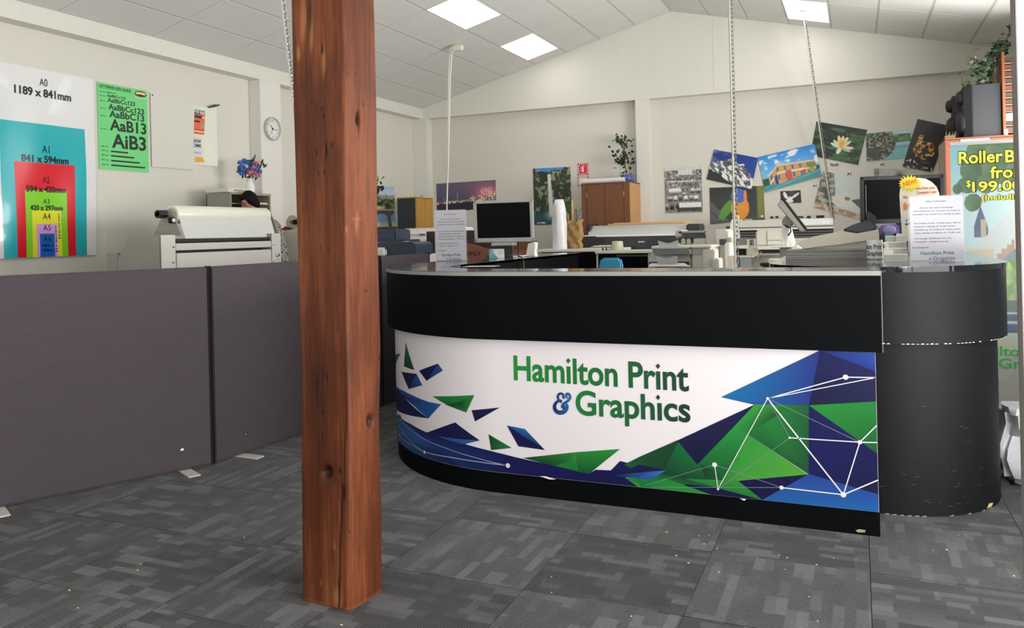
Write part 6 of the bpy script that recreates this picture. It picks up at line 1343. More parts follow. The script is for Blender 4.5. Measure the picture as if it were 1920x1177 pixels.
b = MB(); b.box(q.x-w*1.3, q.x+w*1.3, q.y-.38, q.y+.02, .46, .53, .03, 0, 3); b.obj('seat', BLUEFAB, t); b = MB(); b.box(q.x-.025, q.x+.025, q.y+.05, q.y+.065, .44, zc2-.15); b.box(q.x-.025, q.x+.025, q.y-.2, q.y+.065, .43, .445); b.obj('back_bar', BLACKPL, t); b = MB(); b.cyl((q.x, q.y-.18, .06), (q.x, q.y-.18, .46), .025); b.obj('column', CHROME, t)
for i in range(5): a_ = 2*PI*i/5+.3; b = MB(); e = Vector((q.x+.27*math.cos(a_), q.y-.18+.27*math.sin(a_), .065)); b.tube([(q.x, q.y-.18, .10), e], [.022, .014], 8); b.ball(e-Vector((0, 0, .037)), .028, 10); b.obj('leg', BLACKPL, t)

# ================================================================== RIGHT MIDDLE: printers and copiers
# long low table carrying the desktop machines
Yt = 6.25; tx0, tx1 = ony(1216, 500, Yt).x, ony(1512, 500, Yt).x
tb = thing('machine_table', 'long low grey table under the desktop printers, mostly hidden behind the counter', 'table', ((tx0+tx1)/2, Yt+.4, 0)); ZTB = .78
bx('table_top', tx0, tx1, Yt-.05, Yt+1.05, ZTB-.03, ZTB, WARMGREY, tb, .004)
for xx in (tx0+.05, tx1-.05):
    for y_ in (Yt, Yt+1.0): bx('leg', xx-.025, xx+.025, y_-.025, y_+.025, 0, ZTB-.03, GREYPL, tb, .003)
# stacked desktop printers
Yp = 6.3; L = lambda px: ony(px, 480, Yp).x
t = thing('tray_printer', 'beige double-decker desktop printer with dark trays, left of the hanging pole', 'printer', (L(1280), Yp+.25, ZTB))
boxpx('lower_body', 1217, 477, 1296, 500, Yp+.06, .40, BEIGE, t, .006, ZTB+.001)
boxpx('deck', 1221, 460.5, 1334, 465, Yp+.0, .40, CREAM, t, .004)
def slab(nm, x0, y0, x1, y1, Y, D, mat, skew, parent, ins=4):
    a = RY(x0, y0, x1, y1, Y); k = 6.5/F; b = MB(); b.prism([(a[0]+ins*k, a[2]), (a[1]-1*k, a[2]), (a[1]-ins*k*1.2, a[3]), (a[0], a[3])], 'y', Y, Y+D, .003); return b.obj(nm, mat, parent)
slab('upper_tray', 1222, 466, 1296, 477.5, Yp-.04, .05, GREYPL, 0, t); slab('lower_tray', 1216, 491, 1292, 497.5, Yp-.05, .06, BLACKPL, 0, t, 2)
b = MB(); A, B = ony(1214, 493, Yp-.08), ony(1290, 491, Yp-.08); b.hexa([(A.x, Yp-.06, A.z-.03), (B.x, Yp-.06, A.z-.03), (B.x, Yp+.05, A.z-.03), (A.x, Yp+.05, A.z-.03), (A.x+.02, Yp-.05, A.z), (B.x-.03, Yp-.05, A.z), (B.x-.03, Yp+.05, A.z+.005), (A.x+.02, Yp+.05, A.z+.005)], .003); b.obj('paper_cassette', WHITEPL, t)
for (x0, y0, x1, y1, nm) in ((1233, 451, 1272, 466, 'paper_guide'), (1229, 479.5, 1270, 495, 'paper_guide')):
    a = RY(x0, y0, x1, y1, Yp-.06); w = a[1]-a[0]; h = a[3]-a[2]; b = MB(); n = 14
    top = [(a[0]+w*i/n, a[3]-h*(.0 if i in (0, n) else .3*math.sin(PI*i/n)**2)) for i in range(n+1)]
    b.prism([(a[0]+w*.12, a[2])]+[(a[1], a[2])]+list(reversed(top)), 'y', Yp-.06, Yp-.055); b.obj(nm, CLEARTRAY, t)
boxpx('right_block', 1297, 464, 1332, 500, Yp+.03, .38, BEIGE, t, .006, ZTB+.001); boxpx('panel_door', 1298, 462.5, 1316, 477, Yp+.022, .01, WARMGREY, t, .003)
boxpx('side_block', 1316, 467.5, 1340, 500, Yp+.01, .2, BEIGE, t, .008, ZTB+.001); boxpx('side_step', 1334, 484.5, 1348, 500, Yp-.02, .2, BEIGE, t, .008, ZTB+.001)
q = ony(1294, 465, Yp-.045); MB().cyl((q.x, Yp-.05, q.z), (q.x, Yp-.02, q.z), .007).obj('knob', BLACKPL, t); q = ony(1292.5, 480, Yp-.045); MB().cyl((q.x, Yp+.03, q.z), (q.x, Yp+.06, q.z), .007).obj('knob', BLACKPL, t)
# finisher / copier left of the pole
Yq = 6.95; t = thing('feeder_copier', 'beige copier with a slotted document feeder and white curved side, behind the stacked printers', 'copier', (ony(1315, 470, Yq).x, Yq+.3, ZTB))
boxpx('base', 1262, 458, 1362, 500, Yq, .42, WARMGREY, t, .006, ZTB+.001); boxpx('lower_door', 1341, 477, 1361, 500, Yq-.012, .012, SIDEGREY, t, .003); boxpx('sticker', 1350, 488, 1358, 493, Yq-.0135, .0015, GREYPL, t, 0)
boxpx('feeder_body', 1300, 446, 1324, 460, Yq-.01, .35, BEIGE, t, .006); boxpx('feeder_back', 1268, 432.5, 1324, 447, Yq+.10, .25, BEIGE, t, .006)
slab('document_tray', 1279, 436, 1323, 446, Yq-.02, .05, DARKGREY, 0, t, 5); boxpx('tray_lip', 1279, 433, 1320, 436.5, Yq-.03, .1, SIDEGREY, t, .002); boxpx('left_arm', 1266, 431.5, 1278, 444, Yq-.0, .3, BEIGE, t, .005); boxpx('arm_slot', 1272.5, 433.5, 1278, 437, Yq-.006, .008, BLACKPL, t, .001)
boxpx('slot', 1270, 446.5, 1300, 456, Yq+.03, .2, CHARCOAL, t, .003)
for x0 in (1277, 1287): boxpx('guide_post', x0, 447, x0+8, 458, Yq-.004, .05, BEIGE, t, .006)
a = RY(1324, 429.5, 1366, 459, Yq); kq = 7/F
b = MB(); pr = [(a[0], a[2]), (a[1], a[2])]+[(a[1]-9*kq+9*kq*math.cos(x), a[3]-9*kq+9*kq*math.sin(x)) for x in np.linspace(0, PI/2, 8)]+[(a[0]+2*kq, a[3]), (a[0], a[3]-3*kq)]
b.prism(pr, 'y', Yq-.02, Yq+.34, .005); b.obj('tower', BEIGE, t)
b = MB(); pr2 = [(a[0]+19*kq, a[2]), (a[1]+.001, a[2])]+[(a[1]+.001-9*kq+9*kq*math.cos(x), a[3]-9*kq+9*kq*math.sin(x)) for x in np.linspace(0, PI/2, 8)]+[(a[0]+20*kq, a[3]), (a[0]+18*kq, a[3]-4*kq)]
b.prism(pr2, 'y', Yq-.028, Yq-.0195, .002); b.obj('white_cover', WHITEPL, t)
# little devices on the copier: grey box with kraft box, jar and lead
zq = ony(1350, 460, Yq).z
Yo = 6.72; t = thing('adapter_box', 'small grey adapter box with a trailing lead left of the hanging pole', 'adapter', (ony(1354, 456, Yo).x, Yo, ZTB)); boxpx('case', 1348.5, 448, 1361, 458.5, Yo, .06, DARKGREY, t, .003); boxpx('bracket', 1349, 458, 1363, 500, Yo+.005, .05, WARMGREY, t, .003, ZTB+.001)
b = MB(); b.tube([ony(1361, 458, Yo), ony(1367, 465, Yo-.03), ony(1373, 473, Yo-.04), ony(1380, 480, Yo-.03), ony(1386, 484, Yo), ony(1387, 500, Yo)], .005, 6); b.obj('lead', CABLE, t)
t = thing('white_canister', 'white rounded canister just behind the foot of the hanging pole', 'canister', (ony(1368, 470, 6.6).x, 6.62, ZTB)); q = Vector((ony(1367.5, 475, 6.62).x, 6.62, ZTB+.001)); zt_ = ony(1367, 454, 6.62).z; k = 6.5/F
b = MB(); b.lathe([(7.5*k, 0), (8*k, .01), (8*k, zt_-q.z-4*k), (6*k, zt_-q.z-1*k), (4*k, zt_-q.z)], tuple(q), 24); b.obj('body', WHITEPL, t); boxpx('label_sleeve', 1362, 477.5, 1376, 500, 6.62-8.6*k, .02, BEIGE, t, .01, ZTB+.002)
t = thing('kraft_carton', 'little tan carton perched behind the hanging pole', 'carton', (ony(1365, 450, 6.8).x, 6.84, ZTB)); boxpx('carton', 1360, 445, 1371, 454, 6.8, .06, M('tan_carton', (206, 186, 164), .7), t, .003); boxpx('carton_stand', 1361, 454, 1370, 500, 6.805, .05, WARMGREY, t, .003, ZTB+.001)
# production printer right of the pole
Ys = 7.05; t = thing('production_printer', 'large beige multi-unit printer right of the hanging pole', 'printer', (ony(1420, 480, Ys).x, Ys+.3, 0))
boxpx('base', 1376, 479, 1480, 520, Ys+.32, .40, WARMGREY, t, .006, 0); a = RY(1416, 428, 1476, 461, Ys+.15); k = 7.2/F
b = MB(); b.prism([(a[0], a[2]), (a[1]+10*k, a[2]), (a[1]+3*k, a[3]), (a[0]+7*k, a[3]), (a[0]+1*k, a[3]-4*k)], 'y', Ys+.15, Ys+.5, .012); b.obj('upper_unit', BEIGE, t)
for xx in (1438.5,): boxpx('door_seam', xx-.4, 433, xx+.4, 460.5, Ys+.147, .01, GREYPL, t, 0)
boxpx('door_seam', 1439, 450, 1465, 450.7, Ys+.147, .01, GREYPL, t, 0)
boxpx('output_shelf', 1420, 461.5, 1500, 467.5, Ys+.04, .36, CREAM, t, .004); boxpx('shelf_support', 1425, 467.5, 1490, 474, Ys+.12, .2, BLACKPL, t, .003)
boxpx('left_unit', 1399, 461, 1422, 479, Ys+.10, .3, BEIGE, t, .006); boxpx('grey_screen', 1378, 447, 1400, 459, Ys+.05, .04, GREYPL, t, .004); boxpx('socket_panel', 1405, 449, 1414, 460, Ys+.06, .06, GREYPL, t, .003)
boxpx('white_ledge', 1378, 460.5, 1401, 466, Ys+.06, .3, WHITEPL, t, .003); boxpx('cavity', 1378, 466, 1398, 478, Ys+.20, .2, BLACKPL, t, 0); boxpx('bracket', 1376, 479, 1412, 482.5, Ys+.05, .3, BEIGE, t, .003)
boxpx('blue_grey_door', 1387, 482, 1408, 505, Ys+.055, .02, M('blue_grey_door', (138, 146, 152), .4), t, .003, .9); boxpx('vent_panel', 1410, 484, 1432, 505, Ys+.30, .02, SIDEGREY, t, .002, .9)
b = MB(); b.tube([ony(1428, 471, Ys+.1), ony(1419, 486, Ys+.12), ony(1412, 498, Ys+.14)], .006, 6); b.obj('support_arm', STEEL, t)
for xx, yy in ((1409, 452), (1409, 457)): q = ony(xx, yy, Ys+.058); MB().cyl((q.x, Ys+.052, q.z), (q.x, Ys+.06, q.z), .006).obj('socket', BLACKPL, t)
# dark open device by the counter
Yu = 6.06; t = thing('black_bypass_tray', 'black tray of a machine with white paper, just left of the grey slab scanner', 'tray', (ony(1455, 495, Yu).x, Yu+.1, 0)); boxpx('tray', 1425, 492.5, 1490, 499, Yu, .2, BLACKPL, t, .004); boxpx('paper', 1440, 486, 1478, 492.4, Yu+.06, .15, WHITEPL, t, .003); boxpx('tray_stand', 1430, 499, 1485, 520, Yu+.16, .1, GREYPL, t, .004, ZTB+.001)
# wide white plotter against the back wall
Yv = 9.05; t = thing('white_plotter', 'wide white plotter against the back wall under the parrot and building prints', 'plotter', (ony(1470, 430, Yv).x, Yv+.3, 0))
a = RY(1367, 411, 1386, 448, Yv); b = MB(); k = 9/F; b.prism([(a[0], a[2]), (a[1], a[2]), (a[1]-1*k, a[3]), (a[0]+5*k, a[3]), (a[0]+2*k, a[3]-10*k)], 'y', Yv-.02, Yv+.4, .006); b.obj('end_tower', WHITEPL, t)
boxpx('top_cover', 1385, 411, 1562, 426, Yv, .40, BEIGE, t, .006); boxpx('cover_lip', 1385, 424, 1562, 426.5, Yv-.02, .05, GREYPL, t, .002); boxpx('white_rail', 1385, 426.6, 1562, 430, Yv-.01, .05, WHITEPL, t, .003); boxpx('carriage_slot', 1386, 430, 1562, 447, Yv+.08, .2, CHARCOAL, t, .003)
for y_ in (434, 439, 444): boxpx('slot_rail', 1388, y_, 1560, y_+1.6, Yv+.06, .02, GREYPL, t, .001)
boxpx('lower_body', 1370, 447, 1562, 470, Yv, .38, BEIGE, t, .006); 
for px in (1385, 1550): x = ony(px, 470, Yv).x; bx('leg', x-.03, x+.03, Yv+.1, Yv+.3, 0, ony(px, 469, Yv).z, GREYPL, t, .003)
a = RY(1360, 424, 1368, 447, Yv+.1); b = MB(); b.lathe([(.02, a[0]-.0), (.07, a[0]), (.07, a[1]), (.02, a[1])], (0, Yv+.2, (a[2]+a[3])/2), 24, axis='x'); b.obj('roll_end', DARKGREY, t)
zpl = ony(1470, 411, Yv).z
for i, (x0, x1, h, mt, lb) in enumerate(((1396, 1410, 3, SIDEGREY, 'small grey scraper on the plotter top under the parrot print'), (1415, 1434, 3.4, DARKGREY, 'dark grey clip strip on the plotter top right of the parrot'), (1374, 1386, 10, M('pale_carton', (226, 218, 186), .6), 'little pale carton on the plotter end in front of the parrot print'))):
    q0, q1 = ony(x0, 409, Yv+.1).x, ony(x1, 409, Yv+.1).x; t2 = thing('plotter_item', lb, 'tool', ((q0+q1)/2, Yv+.1, zpl)); bx('body', q0, q1, Yv+.08, Yv+.13, zpl+.0005, zpl+h*9/F, mt, t2, .003)
D = Decal(plane_map((0, YP-.001, 0), (1, 0, 0), (0, 0, 1), (0, -1, 0)), .0004)
t = thing('wall_label_row', 'row of small black label strips on the back wall above the plotter', 'label strip', tuple(ony(1500, 408, YP)))
for x0, x1, y0_, y1_ in ((1444.5, 1450, 405.5, 409.5), (1454, 1459.5, 405, 409), (1496, 1500, 405, 408), (1500.5, 1506, 405, 408.5), (1513, 1520, 404.5, 409), (1530.5, 1545.5, 403.5, 408.5)):
    a = RY(x0, y0_, x1, y1_, YP); bx('label', a[0], a[1], YP-.003, YP, a[2], a[3], BLACKPL, t, 0)
a = RY(1480, 410, 1562, 425, Yv-.005); t = thing('plotter_notice', 'pale sheet with light blue marks on the plotter front', 'sheet', ((a[0]+a[1])/2, Yv-.01, a[2]))
bx('sheet', a[0], a[1], Yv-.006, Yv-.003, a[2]+.02, a[3], PAPER, t, 0); D = Decal(plane_map((a[0], Yv-.0065, a[2]), (1, 0, 0), (0, 0, 1), (0, -1, 0)), .0003); w, h = a[1]-a[0], a[3]-a[2]
D.poly([(w*.36, h*.25), (w*.58, h*.25), (w*.5, h*.75), (w*.44, h*.75)], (196, 216, 226), 1); D.rect(w*.75, h*.3, w*.93, h*.75, (250, 250, 248), 1); D.obj('print', PRINT, t)
# tilted screen on a stand
dp = 6.35; t = thing('tilted_display', 'grey touch screen seen edge-on, tilted on a white pillar stand', 'display', tuple(at(1470, 465, dp))); O = at(1470, 440, dp); k = dp/F
def PX(px, py, dy=0): q = at(px, py, dp); return Vector((q.x, O.y+dy, q.z))
c4 = [PX(1456.5, 384), PX(1466, 373.5), PX(1511, 431), PX(1502, 434)]; 
b = MB(); b.prism([(p.x, p.z) for p in c4], 'y', O.y-.03, O.y+.22, .008); b.obj('screen_body', WARMGREY, t)
e0, e1 = c4[1], c4[2]; nrm = Vector(((e1-e0).z, 0, -(e1-e0).x)).normalized(); nrm = nrm if nrm.x > 0 else -nrm
b = MB(); b.prism([(p.x, p.z) for p in (e0, e1, e1+nrm*.008, e0+nrm*.008)], 'y', O.y-.025, O.y+.215, .002); b.obj('screen', SCREEN, t)
b = MB(); b.prism([(p.x, p.z) for p in (PX(1474, 402), PX(1489, 419), PX(1478, 427), PX(1464, 420), PX(1464, 414))], 'y', O.y+.04, O.y+.15, .01); b.obj('tilt_joint', SIDEGREY, t)
a0, a1 = PX(1464, 428), PX(1477, 428); zb_ = PX(1470, 461).z
b = MB(); b.box(a0.x, a1.x, O.y+.05, O.y+.13, zb_, PX(1470, 420).z, .006); b.obj('pillar', WHITEPL, t)
bx('pillar_edge', a1.x-.020, a1.x+.002, O.y+.046, O.y+.06, zb_, PX(1470, 425).z, PAPER, t, .002)
a0, a1 = PX(1445, 464), PX(1498, 464); bx('foot', a0.x, a1.x, O.y-.02, O.y+.2, zb_-.012, zb_, WHITEPL, t, .005); bx('column_base', a0.x+.06, a1.x-.06, O.y+.02, O.y+.16, ZTB+.001, zb_-.012, GREYPL, t, .005)
b = MB(); b.tube([PX(1472, 424, .03), PX(1481, 427, .03), PX(1483, 434, .03), PX(1477, 442, .03)], .006, 6); b.obj('cable', CABLE, t)

# ================================================================== RIGHT COUNTER: things standing on it
ZS = 1.0705
# grey slab base with the sloping long-reach device on it
dq = 4.5; Yx = 4.76; k = dq/F
X = lambda px: ony(px, 480, Yx).x
Z = lambda py, px=1550: ony(px, py, Yx).z
t = thing('slab_scanner', 'grey slab unit under the sloping cream device on the right counter', 'machine base', ((X(1473)+X(1630))/2, Yx+.1, ZS))
bx('body', X(1473), X(1640), Yx, Yx+.26, Z(489), Z(469.5), M('slab_grey', (146, 144, 138), .4, noise=(30, 2), var=.05), t, .006)
for py in (472.5, 477.5, 482): bx('rib', X(1478), X(1640), Yx-.003, Yx+.002, Z(py+.8), Z(py-.8), GREYPL, t, .0005)
bx('top_plate', X(1474), X(1640), Yx-.004, Yx+.262, Z(469.5), Z(467.5), SIDEGREY, t, .002)
for px in (1482, 1632): bx('foot', X(px)-.02, X(px)+.02, Yx+.02, Yx+.06, ZS, Z(489)+.001, BLACKPL, t, .003)
for px in (1482, 1632): bx('foot', X(px)-.02, X(px)+.02, Yx+.19, Yx+.23, ZS, Z(489)+.001, BLACKPL, t, .003)
zo = Z(467.5)
t = thing('sloping_stapler', 'cream sloping bench machine with a dark humped top and black fin', 'machine', (X(1570), Yx+.1, zo))
c4_ = lambda p: (X(1450+p[0]/7.68), Z(360+p[1]/7.68, 1450+p[0]/7.68))
body = [(445, 822), (375, 785), (352, 748), (372, 722), (440, 688), (560, 648), (850, 590), (985, 556), (1210, 605), (1400, 560), (1525, 535), (1532, 640), (1535, 700), (1340, 700), (1180, 722), (990, 752), (800, 772), (600, 790), (455, 805)]
b = MB(); b.prism([c4_(p) for p in body], 'y', Yx+.03, Yx+.20, .010, 0, 3); b.obj('body', M('warm_cream_shell', (206, 200, 180), .4), t)
b = MB(); b.prism([c4_(p) for p in [(985, 556), (1060, 515), (1150, 470), (1300, 422), (1440, 410), (1500, 470), (1526, 534), (1400, 560), (1210, 605)]], 'y', Yx+.035, Yx+.195, .010, 0, 3); b.obj('dark_cover', M('dark_slate_plastic', (42, 46, 54), .3), t)
b = MB(); b.prism([c4_(p) for p in [(455, 806), (600, 791), (800, 773), (990, 753), (1180, 723), (1340, 701), (1535, 701), (1535, 822), (445, 822)]], 'y', Yx+.05, Yx+.18, .002); b.obj('underside', WARMGREY, t)
b = MB(); b.prism([c4_(p) for p in [(1340, 285), (1392, 277), (1470, 325), (1520, 380), (1462, 398), (1462, 440), (1425, 430), (1420, 404), (1378, 402), (1352, 350)]], 'y', Yx+.10, Yx+.13, .004); b.obj('fin', BLACKPL, t)
# mug
q = onz(1640, 484, ZS); dd = (q-CAM).dot(_v); k = dd/F; q = Vector((ony(1640, 470, 4.60).x, 4.60, ZS)); k = (q-CAM).dot(_v)/F; rm = 14*k; hm = 36*k
t = thing('printed_mug', 'white mug printed with the shop lettering, before the sloping machine', 'mug', tuple(q))
b = MB(); b.lathe([(rm*.86, 0), (rm*.97, .004), (rm, hm*.1), (rm, hm), (rm*.93, hm), (rm*.92, hm*.1), (.001, hm*.08)], tuple(q), 40); b.obj('cup', CHINA, t)
b = MB(); aa = Vector((.8, -.1, 0)).normalized(); b.tube([q+aa*rm*.97+Vector((0, 0, hm*.8)), q+aa*rm*1.5+Vector((0, 0, hm*.75)), q+aa*rm*1.6+Vector((0, 0, hm*.45)), q+aa*rm*.97+Vector((0, 0, hm*.25))], .008, 8); b.obj('handle', CHINA, t)
a_c = math.atan2(-q.y, -q.x)
D = Decal(lambda u, v, kk: Vector((q.x+(rm+.0006+kk)*math.cos(a_c+u/rm), q.y+(rm+.0006+kk)*math.sin(a_c+u/rm), q.z+v)), .0003)
D.text('Hamilton Print', rm*.98, hm*.54, hm*.24, (40, 64, 52), 1, w=rm*3.4, bold=.02, align='r'); D.obj('lettering', PRINT, t); D = Decal(lambda u, v, kk: Vector((q.x+(rm+.0006+kk)*math.cos(a_c+u/rm), q.y+(rm+.0006+kk)*math.sin(a_c+u/rm), q.z+v)), .0003); D.text('& Graphics', rm*1.0, hm*.2, hm*.24, (40, 58, 60), 1, w=rm*2.6, bold=.02, align='r'); D.obj('lettering', PRINT, t)
# tiered clear card holder
q = Vector((ony(1677, 490, 4.42).x, 4.42, ZS)); k = (q-CAM).dot(_v)/F; t = thing('card_rack', 'clear tiered acrylic rack of business cards at the front of the right counter', 'card rack', tuple(q)); w = 21*k
ACR = M('rack_acrylic', (240, 240, 228), .08, alpha=.26, spec=.8)
for i in range(4):
    zz = 11*k*i; yy = q.y-.10+.045*i; ww = w*(1-.05*i); xo = q.x+1.2*k*i
    bx('tier', xo-ww, xo+ww, yy, yy+.004, ZS+zz, ZS+zz+13*k, ACR, t, .001); bx('tier', xo-ww, xo+ww, yy, yy+.05, ZS+zz, ZS+zz+.003, ACR, t, .0005)
    bx('tier_rim', xo-ww, xo+ww, yy-.001, yy+.005, ZS+zz+13*k-.003, ZS+zz+13*k, M('rim_acrylic', (246, 244, 228), .2), t, .0005)
    for xx in (xo-ww, xo+ww-.004): bx('tier_side', xx, xx+.004, yy, yy+.05, ZS+zz, ZS+zz+13*k, ACR, t, .001)
for i, (sx, mt) in enumerate(((-.5, M('teal_card', (60, 116, 116), .5)), (.4, PAPER))):
    xo = q.x+1.2*k*3; bx('card_stack', xo+sx*w*.8-10*k, xo+sx*w*.8+10*k, q.y+.012+.03, q.y+.03+.03, ZS+33*k+.004, ZS+33*k+17*k, mt, t, .001)
bx('card_stack', q.x-20*k, q.x-2*k, q.y-.04, q.y-.02, ZS+11*k+.004, ZS+11*k+10*k, M('cream_card', (226, 220, 196), .5), t, .001)
# NEW! showcard
q = Vector((ony(1722, 400, 4.66).x, 4.66, ZS)); k = (q-CAM).dot(_v)/F; t = thing('new_showcard', 'cream arched showcard with a yellow NEW! starburst behind the price notice', 'showcard', tuple(q))
P = lambda px, py: (ony(px, py, q.y).x, ony(px, py, q.y).z)
arch = [P(1692, 452), P(1690, 420), P(1687.5, 385), P(1686.5, 365), P(1688, 352), P(1694, 343), P(1706, 337), P(1722, 333), P(1736, 335), P(1747, 341), P(1756, 350), P(1761, 362), P(1762, 380), P(1762, 452)]
b = MB(); b.prism(arch, 'y', q.y, q.y+.004); b.obj('card', M('cream_showcard', (246, 240, 214), .4), t)
D = Decal(lambda u, v, kk: Vector((u, q.y-.0005-kk, v)), .0004); R_ = (206, 92, 74)
def TX(s, px, py, wpx, cap, col=R_, rot=0, b_=.03): p = P(px, py); D.text(s, p[0], p[1], cap*k, col, 3, w=wpx*k, bold=b_, rot=rot)
TX('We Print your', 1717, 356, 33, 4.6, rot=.03); TX('Company Logo', 1719, 363.5, 33, 4.6, rot=.03); TX('Slogans', 1693, 372, 26, 5)
def pq_(pts, col, l=3): D.poly([P(*p) for p in pts], col, l)
pq_([(1690, 379), (1706, 373), (1709, 390), (1694, 396)], (226, 204, 190), 2); pq_([(1693, 384), (1697, 379), (1700, 384), (1700, 393), (1694, 394)], (214, 134, 74), 3); pq_([(1700, 384), (1704, 380), (1707, 384), (1706, 391), (1701, 392)], (206, 120, 60), 3)
pq_([(1691, 404), (1709, 400), (1709, 420), (1696, 425), (1692, 420)], (236, 236, 240), 2); TX('I', 1699, 416, 1.6, 5, (40, 40, 44)); TX('My', 1698, 423, 7, 4, (40, 40, 44), rot=.3); TX('Mug', 1705, 421, 9, 4, (40, 40, 44), rot=.3)
cx_, cy_ = P(1706, 411); D.poly([(cx_+2.6*k*math.copysign(abs(math.sin(x))**3, math.sin(x)), cy_+k*(2.2*math.cos(x)-.9*math.cos(2*x)-.4*math.cos(3*x))) for x in np.linspace(0, 2*PI, 22)[:-1]], (200, 30, 50), 4)
D.obj('print', SATINPRINT, t)
cx_, cy_ = P(1705.5, 343.5); st = []
for i in range(36): rr_ = (19.5 if i % 2 == 0 else 13.5)*k*(1+.08*math.sin(i*2.7)); a_ = 2*PI*i/36; st.append((cx_+rr_*1.05*math.cos(a_), cy_+rr_*.82*math.sin(a_)))
b = MB(); b.prism(st, 'y', q.y-.006, q.y-.003); b.obj('starburst', M('starburst_yellow', (250, 226, 36), .4), t)
D = Decal(lambda u, v, kk: Vector((u, q.y-.0065-kk, v)), .0004); p = P(1694, 349.5); D.text('NEW!', p[0], p[1], 8*k, (214, 108, 30), 1, w=24*k, bold=.04, rot=.22); D.obj('lettering', PRINT, t)
b = MB(); b.box(arch[0][0], arch[-1][0], q.y+.004, q.y+.05, ZS, ZS+.004); b.box(arch[0][0]+.01, arch[-1][0]-.01, q.y-.002, q.y+.006, ZS, ZS+14*k); b.obj('acrylic_stand', CLEAR, t)
# price notice on the right counter
q = Vector((ony(1757, 480, 4.36).x, 4.36, ZS)); k = (q-CAM).dot(_v)/F
notice('price_notice', 'white price notice on the right counter in front of the roller banner', q.x, q.y, ZS, 97*k, 121*k, .34, True)
# black monitor and the purple bag behind it
Ym_ = 5.36; k = (Vector((.2, Ym_, 1.4))-CAM).dot(_v)/F; c0, c1 = ony(1610, 370, Ym_).x, ony(1773, 370, Ym_).x; zt_ = ony(1690, 329, Ym_).z; zb_ = ony(1690, 418, Ym_).z
t = thing('black_monitor', 'large black monitor on the right counter behind the showcard', 'monitor', ((c0+c1)/2, Ym_, ZS)); Mx = Matrix.Translation(((c0+c1)/2, Ym_, (zt_+zb_)/2)) @ Matrix.Rotation(.20, 4, 'Z') @ Matrix.Rotation(.04, 4, 'X'); w, h = (c1-c0)*.985, zt_-zb_
b = MB(Mx)
for x0, x1, z0, z1 in ((-w/2, w/2, h/2-.022, h/2), (-w/2, w/2, -h/2, -h/2+.026), (-w/2, -w/2+.02, -h/2, h/2), (w/2-.02, w/2, -h/2, h/2)): b.box(x0, x1, -.016, .004, z0, z1, .003)
b.obj('bezel', BLACKPL, t); b = MB(Mx); b.box(-w/2+.016, w/2-.016, -.006, .002, -h/2+.022, h/2-.018); b.obj('screen', SCREEN, t); b = MB(Mx); b.box(-w/2+.006, w/2-.006, .003, .05, -h/2+.006, h/2-.006, .014); b.obj('back_shell', CHARCOAL, t)
b = MB(Mx); b.box(-w/2+.028, -w/2+.031, -.0175, -.0155, -h/2+.05, h/2-.05); b.obj('trim_line', SILVER, t)
cm = ((c0+c1)/2, Ym_+.03); bx('stand_neck', cm[0]-.03, cm[0]+.03, cm[1], cm[1]+.04, ZS+.012, zb_+.08, BLACKPL, t, .004); b = MB(); b.prism([(cm[0]+.12*math.cos(x), cm[1]+.09*math.sin(x)) for x in np.linspace(0, 2*PI, 24)[:-1]], 'z', ZS+.0005, ZS+.012, .003); b.obj('stand_foot', BLACKPL, t)
t = thing('purple_pouch', 'crumpled purple and lilac foil pouch under the black monitor', 'pouch', (ony(1665, 440, 5.12).x, 5.14, ZS)); a = RY(1640, 420, 1690, 447, 5.12)
b = MB(); b.hexa([(a[0], 5.12, ZS), (a[1], 5.12, ZS), (a[1], 5.20, ZS), (a[0], 5.20, ZS), (a[0]+.02, 5.14, a[3]-.01), (a[1]-.01, 5.15, a[3]), (a[1]-.01, 5.17, a[3]), (a[0]+.02, 5.17, a[3]-.01)], .02, 0, 3); b.obj('body', PURPLE, t)
q = ony(1668, 432, 5.10); MB().ball((q.x, 5.115, q.z), (.035, .012, .03), 12).obj('lilac_patch', M('lilac', (160, 150, 206), .4), t)
t = thing('cup_rack', 'small dark holder with leads under the black monitor', 'holder', (ony(1660, 447, 5.0).x, 5.0, ZS)); boxpx('body', 1648, 439, 1692, 462, 5.0, .06, CHARCOAL, t, .006, ZS)

